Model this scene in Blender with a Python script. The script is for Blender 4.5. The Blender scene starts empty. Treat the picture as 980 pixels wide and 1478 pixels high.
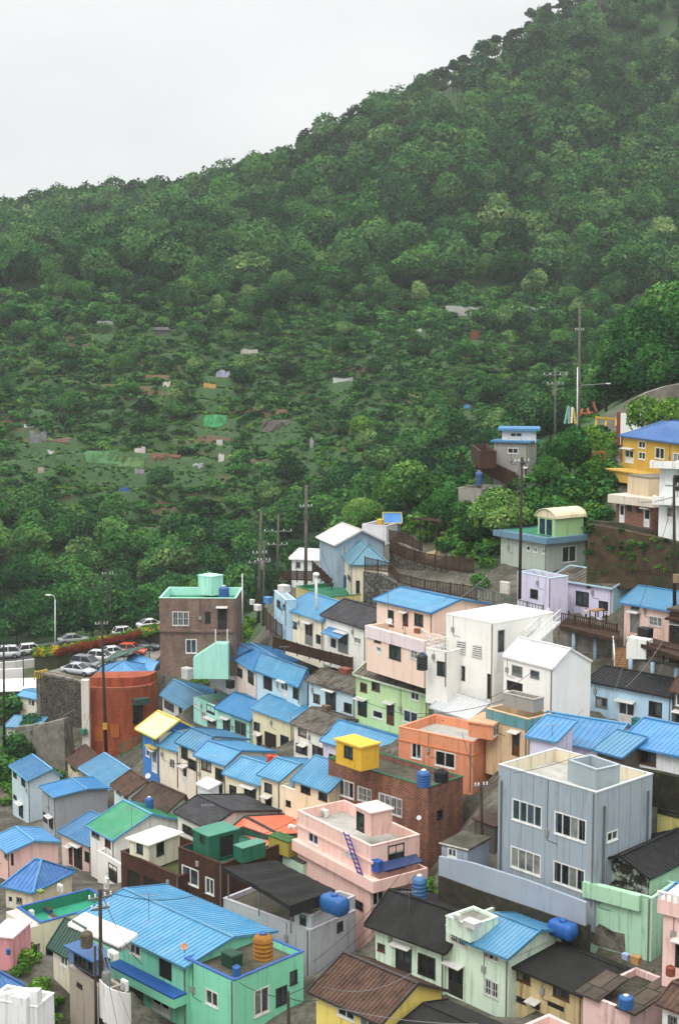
import bpy, math, random, time
import numpy as np
from mathutils import Vector, Matrix
random.seed(7)
RNG = np.random.default_rng(11)
SC = bpy.context.scene
COL = SC.collection
# ------------------------------------------------------------------ camera model (measures of the photograph)
F = 2053.0; PIT = math.radians(6.6); CP_, SP_ = math.cos(PIT), math.sin(PIT)
CAM = Vector((0, 0, 60.0))
ZW = {'0': (0, 0, 1), '1': (0, 1060, 2.97), '2': (300, 1060, 2.722), '3': (640, 1060, 2.882), '4': (0, 800, 2.97),
      '5': (280, 740, 2.882), '6': (560, 800, 2.333), '7': (620, 560, 2.722), 'A': (0, 1270, 4.0), 'B': (780, 820, 4.9),
      'C': (780, 1180, 4.9), 'D': (840, 560, 5.279), 'E': (470, 730, 3.92), 'F': (190, 920, 4.0), 'G': (370, 940, 4.0),
      'H': (0, 920, 4.0), 'I': (190, 1030, 4.0), 'J': (240, 1160, 4.0), 'K': (440, 1260, 4.0), 'L': (0, 1170, 4.9),
      'M': (520, 860, 4.558), 'N': (360, 740, 4.9), 'O': (730, 1020, 3.92), 'P': (640, 720, 4.4545)}
def px(Z, p):
    a, b, s = ZW[Z]; return (a + p[0] / s, b + p[1] / s)
def ray(p):
    x = (p[0] - 490) / F; y = (739 - p[1]) / F
    return Vector((x, CP_ + SP_ * y, -SP_ + CP_ * y))
def at_d(p, d):
    r = ray(p); return CAM + r * (d / r.y)
def at_z(p, z):
    r = ray(p); return CAM + r * ((z - CAM.z) / r.z)
def at_plane(p, o, n):
    r = ray(p); return CAM + r * ((o - CAM).dot(n) / r.dot(n))
def proj(w):
    q = w - CAM; dep = q.y * CP_ - q.z * SP_; up = q.y * SP_ + q.z * CP_
    return (490 + F * q.x / dep, 739 - F * up / dep)
# ------------------------------------------------------------------ materials
def lin(c):
    return tuple(((v / 255) / 12.92 if v / 255 <= .04045 else ((v / 255 + .055) / 1.055) ** 2.4) for v in c) + (1,)
MATS = {}
def newmat(key):
    m = bpy.data.materials.new(key); m.use_nodes = True
    nt = m.node_tree; b = nt.nodes['Principled BSDF']; b.inputs['Specular IOR Level'].default_value = .3
    return m, nt, b
def nd(nt, t, **k):
    n = nt.nodes.new(t)
    for a, v in k.items():
        if a in ('operation', 'blend_type', 'data_type', 'wave_type', 'bands_direction', 'musgrave_type', 'attribute_name', 'noise_dimensions', 'feature', 'attribute_type', 'offset', 'offset_frequency'):
            setattr(n, a, v)
        else: n.inputs[a].default_value = v
    return n
def lk(nt, a, b): nt.links.new(a, b)
def mixc(nt, fac, a, b, mode='MIX'):
    m = nt.nodes.new('ShaderNodeMix'); m.data_type = 'RGBA'; m.blend_type = mode
    for s, v in ((0, fac), (6, a), (7, b)):
        if isinstance(v, (int, float)): m.inputs[s].default_value = v
        elif isinstance(v, tuple): m.inputs[s].default_value = v
        else: lk(nt, v, m.inputs[s])
    return m.outputs[2]
def ramp(nt, fac, stops):
    r = nt.nodes.new('ShaderNodeValToRGB'); e = r.color_ramp.elements
    while len(e) < len(stops): e.new(.5)
    for i, (p, c) in enumerate(stops):
        e[i].position = p; e[i].color = c if len(c) == 4 else tuple(c) + (1,)
    lk(nt, fac, r.inputs[0]); return r.outputs[0]
def mulf(nt, a, k):
    m = nd(nt, 'ShaderNodeMath', operation='MULTIPLY'); lk(nt, a, m.inputs[0]); m.inputs[1].default_value = k; return m.outputs[0]
def posn(nt, scale=(1, 1, 1)):
    g = nt.nodes.new('ShaderNodeNewGeometry'); m = nt.nodes.new('ShaderNodeMapping'); m.inputs['Scale'].default_value = scale
    lk(nt, g.outputs['Position'], m.inputs[0]); return m.outputs[0]
def noise(nt, vec, scale, detail=4, rough=.6):
    n = nd(nt, 'ShaderNodeTexNoise', Scale=scale, Detail=detail, Roughness=rough)
    lk(nt, vec, n.inputs['Vector']); return n.outputs['Fac']
def bump(nt, b, h, strength=.3, dist=.02):
    n = nd(nt, 'ShaderNodeBump', Strength=strength, Distance=dist); lk(nt, h, n.inputs['Height']); lk(nt, n.outputs[0], b.inputs['Normal'])
def paint(c, stain=.5, rough=.75, scale=.5):
    """painted render with rain streaks, patches and grime"""
    key = 'paint_%s_%s' % ('_'.join(map(str, c)), stain)
    if key in MATS: return MATS[key]
    m, nt, b = newmat(key); col = lin(c); stain = min(1, stain * 1.45)
    s1 = noise(nt, posn(nt, (2.2, 2.2, .2)), 1.1, 6, .72); s2 = noise(nt, posn(nt), .45, 5, .65); s3 = noise(nt, posn(nt), 7, 3)
    dk = tuple(v * k for v, k in zip(col[:3], (.42, .41, .36))) + (1,)
    lt = tuple(min(.86, v * 1.08 + .01) for v in col[:3]) + (1,)
    base = mixc(nt, ramp(nt, s2, [(.35, (0, 0, 0)), (.65, (1, 1, 1))]), col, lt)
    f1 = ramp(nt, s1, [(.52, (0, 0, 0)), (.7, (1, 1, 1))])
    mm = nd(nt, 'ShaderNodeMath', operation='MULTIPLY'); lk(nt, f1, mm.inputs[0]); mm.inputs[1].default_value = stain
    base = mixc(nt, mm.outputs[0], base, dk)
    f2 = ramp(nt, s2, [(.62, (0, 0, 0)), (.75, (1, 1, 1))])
    m2 = nd(nt, 'ShaderNodeMath', operation='MULTIPLY'); lk(nt, f2, m2.inputs[0]); m2.inputs[1].default_value = stain * .45
    base = mixc(nt, m2.outputs[0], base, dk)
    lk(nt, base, b.inputs['Base Color']); b.inputs['Roughness'].default_value = rough
    bump(nt, b, s3, .25, .02); MATS[key] = m; return m
def metal(c, rough=.36, stain=.5):
    """painted sheet roofing: faded and dirty in patches"""
    key = 'sheet_%s' % '_'.join(map(str, c))
    if key in MATS: return MATS[key]
    m, nt, b = newmat(key); col = lin(c)
    oi = nt.nodes.new('ShaderNodeObjectInfo')
    s2 = noise(nt, posn(nt), .8, 6, .7); s1 = noise(nt, posn(nt), 3.5, 5, .7)
    lt = tuple(v * .9 + .045 + .06 * max(col[:3]) for v in col[:3]) + (1,); dk = tuple(v * .5 for v in col[:3]) + (1,)
    base = mixc(nt, ramp(nt, s2, [(.42, (0, 0, 0)), (.72, (1, 1, 1))]), col, lt)
    f = ramp(nt, s1, [(.55, (0, 0, 0)), (.72, (1, 1, 1))]); mm = nd(nt, 'ShaderNodeMath', operation='MULTIPLY'); lk(nt, f, mm.inputs[0]); mm.inputs[1].default_value = stain
    base = mixc(nt, mm.outputs[0], base, dk)
    uv = nt.nodes.new('ShaderNodeUVMap'); bt = nd(nt, 'ShaderNodeTexBrick', Scale=1.0); bt.inputs['Brick Width'].default_value = .96; bt.inputs['Row Height'].default_value = 2.3; bt.inputs['Mortar Size'].default_value = .012
    bt.inputs['Color1'].default_value = (1.08, 1.08, 1.08, 1); bt.inputs['Color2'].default_value = (.8, .82, .84, 1); bt.inputs['Mortar'].default_value = (.6, .6, .6, 1); lk(nt, uv.outputs[0], bt.inputs['Vector']); base = mixc(nt, .75, base, bt.outputs['Color'], 'MULTIPLY')
    s4 = noise(nt, posn(nt), 1.7, 8, .75); base = mixc(nt, mulf(nt, ramp(nt, s4, [(.63, (0, 0, 0)), (.72, (1, 1, 1))]), .55), base, (.16, .13, .1, 1))
    hsv = nd(nt, 'ShaderNodeHueSaturation'); mr = nd(nt, 'ShaderNodeMapRange'); lk(nt, oi.outputs['Random'], mr.inputs[0]); mr.inputs[3].default_value = .8; mr.inputs[4].default_value = 1.25
    m2 = nd(nt, 'ShaderNodeMath', operation='FRACT'); lk(nt, mulf(nt, oi.outputs['Random'], 7.31), m2.inputs[0]); base = mixc(nt, mulf(nt, m2.outputs[0], .38), base, lt)
    lk(nt, mr.outputs[0], hsv.inputs['Value']); lk(nt, base, hsv.inputs['Color'])
    lk(nt, hsv.outputs[0], b.inputs['Base Color']); b.inputs['Roughness'].default_value = rough; b.inputs['Specular IOR Level'].default_value = .5
    bump(nt, b, s1, .15, .02); MATS[key] = m; return m
def rough2(key, c1, c2, sc=1.0, rough=.85, bs=.6, bd=.05, stops=(.35, .65), c3=None):
    if key in MATS: return MATS[key]
    m, nt, b = newmat(key); n1 = noise(nt, posn(nt), sc, 8, .7); n2 = noise(nt, posn(nt), sc * 9, 4, .7)
    base = mixc(nt, ramp(nt, n1, [(stops[0], (0, 0, 0)), (stops[1], (1, 1, 1))]), lin(c1), lin(c2))
    if c3:
        n3 = noise(nt, posn(nt), sc * .6, 6, .7)
        base = mixc(nt, ramp(nt, n3, [(.52, (0, 0, 0)), (.62, (1, 1, 1))]), base, lin(c3))
    base = mixc(nt, .35, base, ramp(nt, n2, [(.3, (.35, .35, .35)), (.7, (1, 1, 1))]), 'MULTIPLY')
    lk(nt, base, b.inputs['Base Color']); b.inputs['Roughness'].default_value = rough; bump(nt, b, n2, bs, bd); MATS[key] = m; return m
def brick(key, c1, c2, mortar, w=.23, h=.075, ms=.012):
    if key in MATS: return MATS[key]
    m, nt, b = newmat(key); uv = nt.nodes.new('ShaderNodeUVMap')
    t = nd(nt, 'ShaderNodeTexBrick', Scale=1.0); t.inputs['Brick Width'].default_value = w; t.inputs['Row Height'].default_value = h; t.inputs['Mortar Size'].default_value = ms
    t.inputs['Color1'].default_value = lin(c1); t.inputs['Color2'].default_value = lin(c2); t.inputs['Mortar'].default_value = lin(mortar)
    lk(nt, uv.outputs[0], t.inputs['Vector'])
    n1 = noise(nt, posn(nt, (1.5, 1.5, .4)), .8, 6, .7)
    base = mixc(nt, .6, t.outputs['Color'], ramp(nt, n1, [(.35, (.35, .33, .3)), (.65, (1.1, 1.1, 1.1))]), 'MULTIPLY')
    lk(nt, base, b.inputs['Base Color']); b.inputs['Roughness'].default_value = .85
    MATS[key] = m; return m
def cobble(key, c1, c2, joint, scale=2.2):
    if key in MATS: return MATS[key]
    m, nt, b = newmat(key); v = posn(nt)
    t = nd(nt, 'ShaderNodeTexVoronoi', Scale=scale); lk(nt, v, t.inputs['Vector'])
    t2 = nd(nt, 'ShaderNodeTexVoronoi', Scale=scale, feature='DISTANCE_TO_EDGE'); lk(nt, v, t2.inputs['Vector'])
    base = mixc(nt, t.outputs['Color'], lin(c1), lin(c2))
    base = mixc(nt, ramp(nt, t2.outputs['Distance'], [(.03, (1, 1, 1)), (.1, (0, 0, 0))]), base, lin(joint))
    n1 = noise(nt, v, .7, 6, .7); base = mixc(nt, .7, base, ramp(nt, n1, [(.35, (.3, .32, .28)), (.65, (1, 1, 1))]), 'MULTIPLY')
    lk(nt, base, b.inputs['Base Color']); b.inputs['Roughness'].default_value = .9; bump(nt, b, t2.outputs['Distance'], .8, .12); MATS[key] = m; return m
def plain(key, c, rough=.5, metallic=0, spec=.4):
    if key in MATS: return MATS[key]
    m, nt, b = newmat(key); n1 = noise(nt, posn(nt), 2.5, 5, .7)
    col = lin(c); base = mixc(nt, ramp(nt, n1, [(.4, (0, 0, 0)), (.75, (1, 1, 1))]), col, tuple(v * .68 for v in col[:3]) + (1,))
    lk(nt, base, b.inputs['Base Color']); b.inputs['Roughness'].default_value = rough; b.inputs['Metallic'].default_value = metallic
    b.inputs['Specular IOR Level'].default_value = spec; MATS[key] = m; return m
def glassm(key, c, rough=.08):
    if key in MATS: return MATS[key]
    m, nt, b = newmat(key); n1 = noise(nt, posn(nt), 1.3, 3); col = lin(c)
    lk(nt, mixc(nt, ramp(nt, n1, [(.35, (0, 0, 0)), (.65, (1, 1, 1))]), col, tuple(v * .35 for v in col[:3]) + (1,)), b.inputs['Base Color'])
    b.inputs['Roughness'].default_value = rough; b.inputs['Specular IOR Level'].default_value = .45; MATS[key] = m; return m
def leafmat(key, stops, objmix=.45, transl=.14):
    if key in MATS: return MATS[key]
    m, nt, b = newmat(key); nt.nodes.remove(b); out = nt.nodes['Material Output']
    at = nd(nt, 'ShaderNodeAttribute', attribute_name='tone'); oi = nt.nodes.new('ShaderNodeObjectInfo')
    mr = nd(nt, 'ShaderNodeMapRange'); lk(nt, oi.outputs['Random'], mr.inputs[0]); mr.inputs[3].default_value = -objmix / 2; mr.inputs[4].default_value = objmix / 2
    ad = nd(nt, 'ShaderNodeMath', operation='ADD'); lk(nt, at.outputs['Fac'], ad.inputs[0]); lk(nt, mr.outputs[0], ad.inputs[1])
    c = ramp(nt, ad.outputs[0], [(p, tuple(v * .92 for v in lin(q)[:3])) for p, q in stops])
    d = nd(nt, 'ShaderNodeBsdfDiffuse'); t = nd(nt, 'ShaderNodeBsdfTranslucent'); mx = nd(nt, 'ShaderNodeMixShader', Fac=transl)
    lk(nt, c, d.inputs[0]); lk(nt, c, t.inputs[0]); lk(nt, d.outputs[0], mx.inputs[1]); lk(nt, t.outputs[0], mx.inputs[2]); lk(nt, mx.outputs[0], out.inputs[0])
    MATS[key] = m; return m
# ------------------------------------------------------------------ mesh builder
class MB:
    def __init__(s, off=(0, 0, 0)): s.v = []; s.f = []; s.off = Vector(off)
    def poly(s, pts):
        n = len(s.v); s.v += [Vector(p) for p in pts]; s.f.append(tuple(range(n, n + len(pts))))
    def box(s, a, b):
        x0, y0, z0 = a; x1, y1, z1 = b; n = len(s.v)
        s.v += [Vector(p) for p in ((x0, y0, z0), (x1, y0, z0), (x1, y1, z0), (x0, y1, z0), (x0, y0, z1), (x1, y0, z1), (x1, y1, z1), (x0, y1, z1))]
        s.f += [tuple(n + i for i in q) for q in ((3, 2, 1, 0), (4, 5, 6, 7), (0, 1, 5, 4), (1, 2, 6, 5), (2, 3, 7, 6), (3, 0, 4, 7))]
    def hexa(s, p):   # 8 corners, bottom ring then top ring
        n = len(s.v); s.v += [Vector(q) for q in p]
        s.f += [tuple(n + i for i in q) for q in ((3, 2, 1, 0), (4, 5, 6, 7), (0, 1, 5, 4), (1, 2, 6, 5), (2, 3, 7, 6), (3, 0, 4, 7))]
    def bar(s, p0, p1, w, h, up=(0, 0, 1)):
        p0, p1 = Vector(p0), Vector(p1); d = (p1 - p0).normalized(); up = Vector(up)
        if abs(d.dot(up)) > .98: up = Vector((1, 0, 0))
        a = d.cross(up).normalized() * w / 2; b = a.cross(d).normalized() * h / 2
        s.hexa([p0 - a - b, p0 + a - b, p1 + a - b, p1 - a - b, p0 - a + b, p0 + a + b, p1 + a + b, p1 - a + b])
    def tube(s, p0, p1, r0, r1=None, n=8, caps=True):
        p0, p1 = Vector(p0), Vector(p1); r1 = r0 if r1 is None else r1; d = (p1 - p0).normalized()
        up = Vector((0, 0, 1)) if abs(d.z) < .95 else Vector((1, 0, 0)); a = d.cross(up).normalized(); b = d.cross(a); k = len(s.v)
        for p, r in ((p0, r0), (p1, r1)):
            for i in range(n):
                t = 2 * math.pi * i / n; s.v.append(p + (a * math.cos(t) + b * math.sin(t)) * r)
        for i in range(n): s.f.append((k + i, k + (i + 1) % n, k + n + (i + 1) % n, k + n + i))
        if caps: s.f.append(tuple(range(k, k + n))[::-1]); s.f.append(tuple(range(k + n, k + 2 * n)))
    def path(s, pts, r, n=5):
        for a, b in zip(pts, pts[1:]): s.tube(a, b, r, r, n, True)
    def prism(s, ring, z0, z1):
        n = len(ring); k = len(s.v); s.v += [Vector((x, y, z0)) for x, y in ring] + [Vector((x, y, z1)) for x, y in ring]
        for i in range(n): s.f.append((k + i, k + (i + 1) % n, k + n + (i + 1) % n, k + n + i))
        s.f.append(tuple(range(k, k + n))[::-1]); s.f.append(tuple(range(k + n, k + 2 * n)))
    def lathe(s, prof, n=16, c=(0, 0, 0)):
        k = len(s.v); c = Vector(c)
        for r, z in prof:
            for i in range(n):
                t = 2 * math.pi * i / n; s.v.append(c + Vector((r * math.cos(t), r * math.sin(t), z)))
        for j in range(len(prof) - 1):
            for i in range(n): s.f.append((k + j * n + i, k + j * n + (i + 1) % n, k + (j + 1) * n + (i + 1) % n, k + (j + 1) * n + i))
        s.f.append(tuple(k + i for i in range(n))[::-1]); m = k + (len(prof) - 1) * n; s.f.append(tuple(m + i for i in range(n)))
    def mesh(s, name, mat, smooth=False):
        me = bpy.data.meshes.new(name); o = s.off
        vs = [(p.x - o.x, p.y - o.y, p.z - o.z) for p in s.v]; me.from_pydata(vs, [], s.f)
        uvl = me.uv_layers.new(name='UVMap'); me.update(); uvs = np.zeros((len(me.loops), 2), 'f')
        for pl in me.polygons:
            nx, ny, nz = pl.normal
            if abs(nz) > .9 or (nx * nx + ny * ny) < 1e-9:
                for li in pl.loop_indices: q = vs[me.loops[li].vertex_index]; uvs[li] = (q[0], q[1])
            else:
                k = math.hypot(nx, ny); tx, ty = -ny / k, nx / k
                for li in pl.loop_indices: q = vs[me.loops[li].vertex_index]; uvs[li] = (q[0] * tx + q[1] * ty, q[2] / max(.3, k))
        uvl.data.foreach_set('uv', uvs.ravel())
        if smooth:
            me.polygons.foreach_set('use_smooth', [True] * len(me.polygons))
        me.materials.append(mat); return me
    def build(s, name, mat, parent=None, smooth=False, loc=None, rotz=0):
        return link(name, s.mesh(name, mat, smooth), parent, loc, rotz)
def link(name, data, parent=None, loc=None, rotz=0):
    o = bpy.data.objects.new(name, data); COL.objects.link(o)
    if parent is not None: o.parent = parent
    if loc is not None: o.location = loc
    if rotz: o.rotation_euler = (0, 0, rotz)
    return o
def tag(o, label=None, cat=None, group=None, kind=None):
    if label and not 4 <= len(label.split()) <= 16: print('LABEL LENGTH', label)
    if label: o['label'] = label
    if cat: o['category'] = cat
    if group: o['group'] = group
    if kind: o['kind'] = kind
    return o
def empty(name, loc, rotz=0, label=None, cat=None, group=None):
    return tag(link(name, None, None, loc, rotz), label, cat, group)
# ------------------------------------------------------------------ shared materials
M_WHITE = plain('white_metal', (226, 226, 222), .45); M_DKMETAL = plain('dark_metal', (45, 44, 42), .5); M_STEEL = plain('galvanised_steel', (140, 143, 145), .4, .6)
M_BROWNF = plain('brown_wood_frame', (92, 58, 38), .6); M_GREYF = plain('grey_frame', (120, 122, 122), .5)
M_GL = [glassm('glass_dark', (38, 42, 44)), glassm('glass_slate', (78, 88, 94), .1), glassm('glass_green', (56, 70, 64)), glassm('glass_curtain', (150, 152, 146), .2)]
M_SHADE = plain('interior_shade', (32, 29, 26), .9)
M_CONC = rough2('concrete_weathered', (150, 146, 136), (104, 100, 90), .8, c3=(78, 78, 66))
M_CONCD = rough2('concrete_mossy', (96, 91, 78), (58, 56, 44), .7, c3=(52, 58, 34))
M_STONE = cobble('stone_wall', (128, 124, 114), (84, 80, 72), (44, 42, 36), 2.0)
M_WOOD = rough2('brown_timber', (78, 54, 38), (46, 33, 25), 2.0)
M_POLE = rough2('pole_concrete', (112, 106, 98), (84, 78, 70), 1.5)
M_POLED = rough2('pole_dark', (70, 60, 52), (50, 44, 39), 1.5)
M_RUBBER = plain('black_rubber', (22, 22, 22), .8)
BLUE_L = (66, 132, 168); BLUE = (42, 114, 162); BLUE_D = (34, 92, 150)
SLATE = rough2('slate_sheet', (72, 72, 74), (44, 44, 46), 1.2, .85); ASPH = rough2('asphalt_felt', (44, 43, 42), (28, 27, 26), 1.0, .9, 1, .05)
CEM = rough2('cement_sheet', (124, 118, 108), (84, 78, 70), 1.3, .9, c3=(70, 66, 58)); BRTILE = rough2('brown_tile', (104, 78, 64), (66, 48, 40), 1.6, .75)
BKTILE = rough2('black_tile', (44, 44, 46), (26, 26, 28), 1.6, .6)
BRICK_R = brick('red_brick', (150, 84, 62), (96, 54, 42), (146, 124, 108), .3, .11, .018); BRICK_B = brick('brown_brick_tile', (92, 54, 38), (70, 42, 32), (52, 40, 34))
BRICK_P = brick('brown_facing_tile', (146, 122, 110), (128, 104, 94), (96, 82, 74), .3, .12)
TERRA = brick('terracotta_tile', (178, 90, 58), (158, 76, 48), (140, 80, 56), .3, .1)
# ------------------------------------------------------------------ buildings
GROUND = []    # (footprint ring, base z)
STAT = []
def facade(mb, p0, u, n, W, h, rects, low=0.0, dep=.1):
    """grid of quads with real openings and reveals; p0 lower corner, u along, n outward"""
    us = sorted({0.0, W} | {r[0] for r in rects} | {r[2] for r in rects}); vs = sorted({-low, h} | {r[1] for r in rects} | {r[3] for r in rects})
    P = lambda a, b, k=0: p0 + u * a + Vector((0, 0, b)) + n * k
    for a, b in zip(us, us[1:]):
        for c, d in zip(vs, vs[1:]):
            m = ((a + b) / 2, (c + d) / 2)
            if any(r[0] < m[0] < r[2] and r[1] < m[1] < r[3] for r in rects): continue
            mb.poly([P(a, c), P(b, c), P(b, d), P(a, d)])
    for a, c, b, d in [r[:4] for r in rects]:
        k = -dep
        mb.poly([P(a, c), P(a, c, k), P(b, c, k), P(b, c)]); mb.poly([P(a, d), P(b, d), P(b, d, k), P(a, d, k)])
        mb.poly([P(a, c), P(a, d), P(a, d, k), P(a, c, k)]); mb.poly([P(b, c), P(b, c, k), P(b, d, k), P(b, d)])
FR = {'w': M_WHITE, 'b': M_BROWNF, 'k': M_DKMETAL, 'g': M_GREYF}
def opening(parent, off, p0, u, n, r, kind, sub=False):
    a, c, b, d = r; P = lambda x, y, k=0: p0 + u * x + Vector((0, 0, y)) + n * k
    up = Vector((0, 0, 1))
    def slab(mb, x0, y0, x1, y1, k0, k1): mb.hexa([P(x0, y0, k0), P(x1, y0, k0), P(x1, y0, k1), P(x0, y0, k1), P(x0, y1, k0), P(x1, y1, k0), P(x1, y1, k1), P(x0, y1, k1)])
    e = .003; g = random.choice(M_GL if kind[0] != 'k' else M_GL[:3])
    if kind == 'h':
        m = MB(off); slab(m, a + e, c + e, b - e, d - e, -.098, -.07); m.build('opening_shade', M_SHADE, parent); return  # flat near-black slab: shade of the room behind, put in as colour
    fm = FR[kind[0]] if kind[0] in FR else M_WHITE
    t = min(.07, (b - a) * .12); m = MB(off); k0, k1 = -.07, .015
    slab(m, a - .02, d - t, b + .02, d + .02, k0, k1); slab(m, a - .02, c - .02, b + .02, c + t, k0, k1)
    slab(m, a - .02, c + t, a + t, d - t, k0, k1); slab(m, b - t, c + t, b + .02, d - t, k0, k1)
    is_door = kind[1] == 'd'; nm = 'door' if is_door else 'window'
    if is_door:
        mid = c + (d - c) * .45
        slab(m, a + t, c + t, b - t, mid, -.06, -.02)
        if b - a > 1.2: slab(m, (a + b) / 2 - .04, mid, (a + b) / 2 + .04, d - t, -.06, -.0)
        y0 = mid
    else:
        k = int(kind[1]); y0 = c + t
        for i in range(1, k):
            x = a + (b - a) * i / k; slab(m, x - t * .45, c + t, x + t * .45, d - t, -.06, .002)
        slab(m, a - .05, c - .06, b + .05, c - .022, -.05, .05)
        if len(kind) > 2 and kind[2] == 'x':   # security bars
            nb = max(3, int((b - a) / .16))
            for i in range(nb + 1): x = a + (b - a) * i / nb; slab(m, x - .012, c, x + .012, d, .05, .075)
            for q in (.0, .5, 1.0): y = c + (d - c) * q; slab(m, a - .02, y - .014, b + .02, y + .014, .076, .09)
    fo = m.build(nm, fm, parent); pm = MB(off); kk = 1 if is_door else int(kind[1])
    for i in range(kk): xa, xb = a + (b - a) * i / kk, a + (b - a) * (i + 1) / kk; slab(pm, max(xa, a + t * .5), y0 - .01, min(xb, b - t * .5), d - t * .5, -.075 + .006 * (i % 2), -.055)
    po = pm.build('pane', g, parent if sub else fo); po.data.materials.append(random.choice(M_GL[:3] + [g])); po.data.materials.append(random.choice(M_GL))
    for i, pl in enumerate(po.data.polygons): pl.material_index = (i // 6) % 3
def ribplane(mb, e0, e1, up, lim=lambda t: 1.0, sp=.32, hg=.035, wd=.07, th=.07, corners=None):
    """sheet roof plane with raised ribs: eave e0-e1, up = vector eave->ridge"""
    e0, e1, up = Vector(e0), Vector(e1), Vector(up); ex = e1 - e0; W = ex.length; ex = ex / W
    n = ex.cross(up).normalized();  n = n if n.z > 0 else -n
    r = corners if corners else [e0, e1, e1 + up, e0 + up]
    k = len(r); nb = len(mb.v); mb.v += [p - n * th for p in r] + list(r)
    mb.f.append(tuple(range(nb, nb + k))[::-1]); mb.f.append(tuple(range(nb + k, nb + 2 * k)))
    for i in range(k): j = (i + 1) % k; mb.f.append((nb + i, nb + j, nb + k + j, nb + k + i))
    if sp <= 0: return
    q = int(W / sp)
    for i in range(1, q):
        t = i / q; l = max(0, min(1, lim(t)))
        if l < .06: continue
        c = e0 + ex * (W * t); a = c - ex * wd / 2; b = c + ex * wd / 2; A2, B2 = a + up * l, b + up * l; hh = n * hg; s = ex * wd * .22
        mb.poly([a, a + s + hh, A2 + s + hh, A2]); mb.poly([a + s + hh, b - s + hh, B2 - s + hh, A2 + s + hh]); mb.poly([b - s + hh, b, B2, B2 - s + hh]); mb.poly([a, b, b - s + hh, a + s + hh])
class House: pass
def house(label, Z, A, B, d, C=None, L=None, by=None, h=None, wall=None, wmat=None, roof='flat', rmat=None, R=None, RB=None, rise=None, D=None,
          wf=(), ws=(), ov=.22, ph=.45, floor=None, cap=None, sp=.32, trim=None, name='house', cat='house', group='houses of the hillside village',
          sub=None, low=1.6, dA=False, pm=None, rib=.035, band=None, ground=True, stain=.5, skip_roof=False, hipends=1.0, slab=.2, kd=.1):
    pA, pB = px(Z, A), px(Z, B)
    if dA: a3 = at_d(pA, d); b3 = at_z(pB, a3.z)
    else: b3 = at_d(pB, d); a3 = at_z(pA, b3.z)
    ux = Vector((b3.x - a3.x, b3.y - a3.y, 0)); W = ux.length; ux = ux / W; uy = Vector((-ux.y, ux.x, 0)); zt = b3.z
    if by is not None:
        zb = at_d(px(Z, (B[0], by)), b3.y).z; h = zt - zb
    elif h is None: h = 3.0
    zb = zt - h
    if C is not None:
        k = (px(Z, (C, 0))[0] - 490) / F; dz = zt - CAM.z
        L = (k * (b3.y * CP_ - dz * SP_) - b3.x) / (ux.y * -1 * 0 + uy.x - k * uy.y * CP_)
    D0, rise0 = D, rise
    if (R is not None or RB is not None) and D is None:
        o = a3 if R is not None else b3
        q = at_plane(px(Z, R if R is not None else RB), o, ux) - o; D, rise = q.dot(uy), q.z
        STAT.append('%-40s D=%.2f rise=%.2f' % (label[:40], D, rise))
        D = min(max(D, .8), 7.0); rise = rise0 if rise0 is not None else min(max(rise, .25), .9 * D)
        if L is None: L = D if roof == 'shed' else 2 * D
    if L is None: L = 5.0
    if D is None: D = L if roof == 'shed' else L / 2
    if rise is None: rise = .3 * D
    D = min(D, L if roof == 'shed' else L * .8)
    STAT.append('%-40s W=%.1f L=%.1f h=%.1f az=%.0f d=%.0f zb=%.1f' % (label[:40], W, L, h, math.degrees(math.atan2(ux.y, ux.x)), b3.y, zb))
    H = House(); H.W, H.L, H.h, H.zt, H.zb, H.a3, H.b3, H.ux, H.uy, H.label = W, L, h, zt, zb, a3, b3, ux, uy, label
    rz = math.atan2(ux.y, ux.x); ctr = a3 + ux * W / 2 + uy * L / 2; ctr.z = zb; off = (W / 2, L / 2, 0)
    wm = wmat or paint(wall or (225, 215, 195), stain)
    # local frames: f front (A->B), s right side (B->C), g left side (D->A), r rear
    fr = {'f': (Vector((0, 0, 0)), Vector((1, 0, 0)), Vector((0, -1, 0)), W), 's': (Vector((W, 0, 0)), Vector((0, 1, 0)), Vector((1, 0, 0)), L),
          'g': (Vector((0, L, 0)), Vector((0, -1, 0)), Vector((-1, 0, 0)), L), 'r': (Vector((W, L, 0)), Vector((-1, 0, 0)), Vector((0, 1, 0)), W)}
    H.fr = fr; H.ctr = ctr; H.rz = rz
    def loc2w(p): return a3 + ux * p.x + uy * p.y + Vector((0, 0, p.z - h))
    H.loc2w = loc2w
    def tow(face, zz, p):     # photo measure -> metres along the facade
        p0, u, n, ww = fr[face]; nw = ux * n.x + uy * n.y; ow = loc2w(p0); q = at_plane(px(zz, p), ow, nw) - ow
        return q.dot(ux * u.x + uy * u.y), q.z
    H.tow = tow
    rects = {'f': [], 's': [], 'g': [], 'r': []}
    for face, lst in (('f', wf), ('s', ws)):
        for w in lst:
            zz = w[5] if len(w) > 5 else Z
            (u0, v1), (u1, v0) = tow(face, zz, (w[0], w[1])), tow(face, zz, (w[2], w[3])); ww = fr[face][3]
            u0, u1 = max(u0, .12), min(u1, ww - .12); v0, v1 = max(v0, .05), min(v1, h - .08)
            if u1 - u0 < .15 or v1 - v0 < .15: STAT.append('   window dropped: %s %s %s' % (label[:30], face, w)); continue
            rects[face].append((u0, v0, u1, v1, w[4]))
    mb = MB(off)
    for face in 'fsgr':
        p0, u, n, ww = fr[face]; facade(mb, p0, u, n, ww, h, rects[face], low)
    mb.poly([(0, 0, -low), (W, 0, -low), (W, L, -low), (0, L, -low)])
    if roof == 'gx':
        for x in (0, W): mb.poly([(x, 0, h), (x, L, h), (x, D, h + rise)])
    if roof == 'gy':
        for y in (0, L): mb.poly([(0, y, h), (W, y, h), (W / 2, y, h + rise)])
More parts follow.
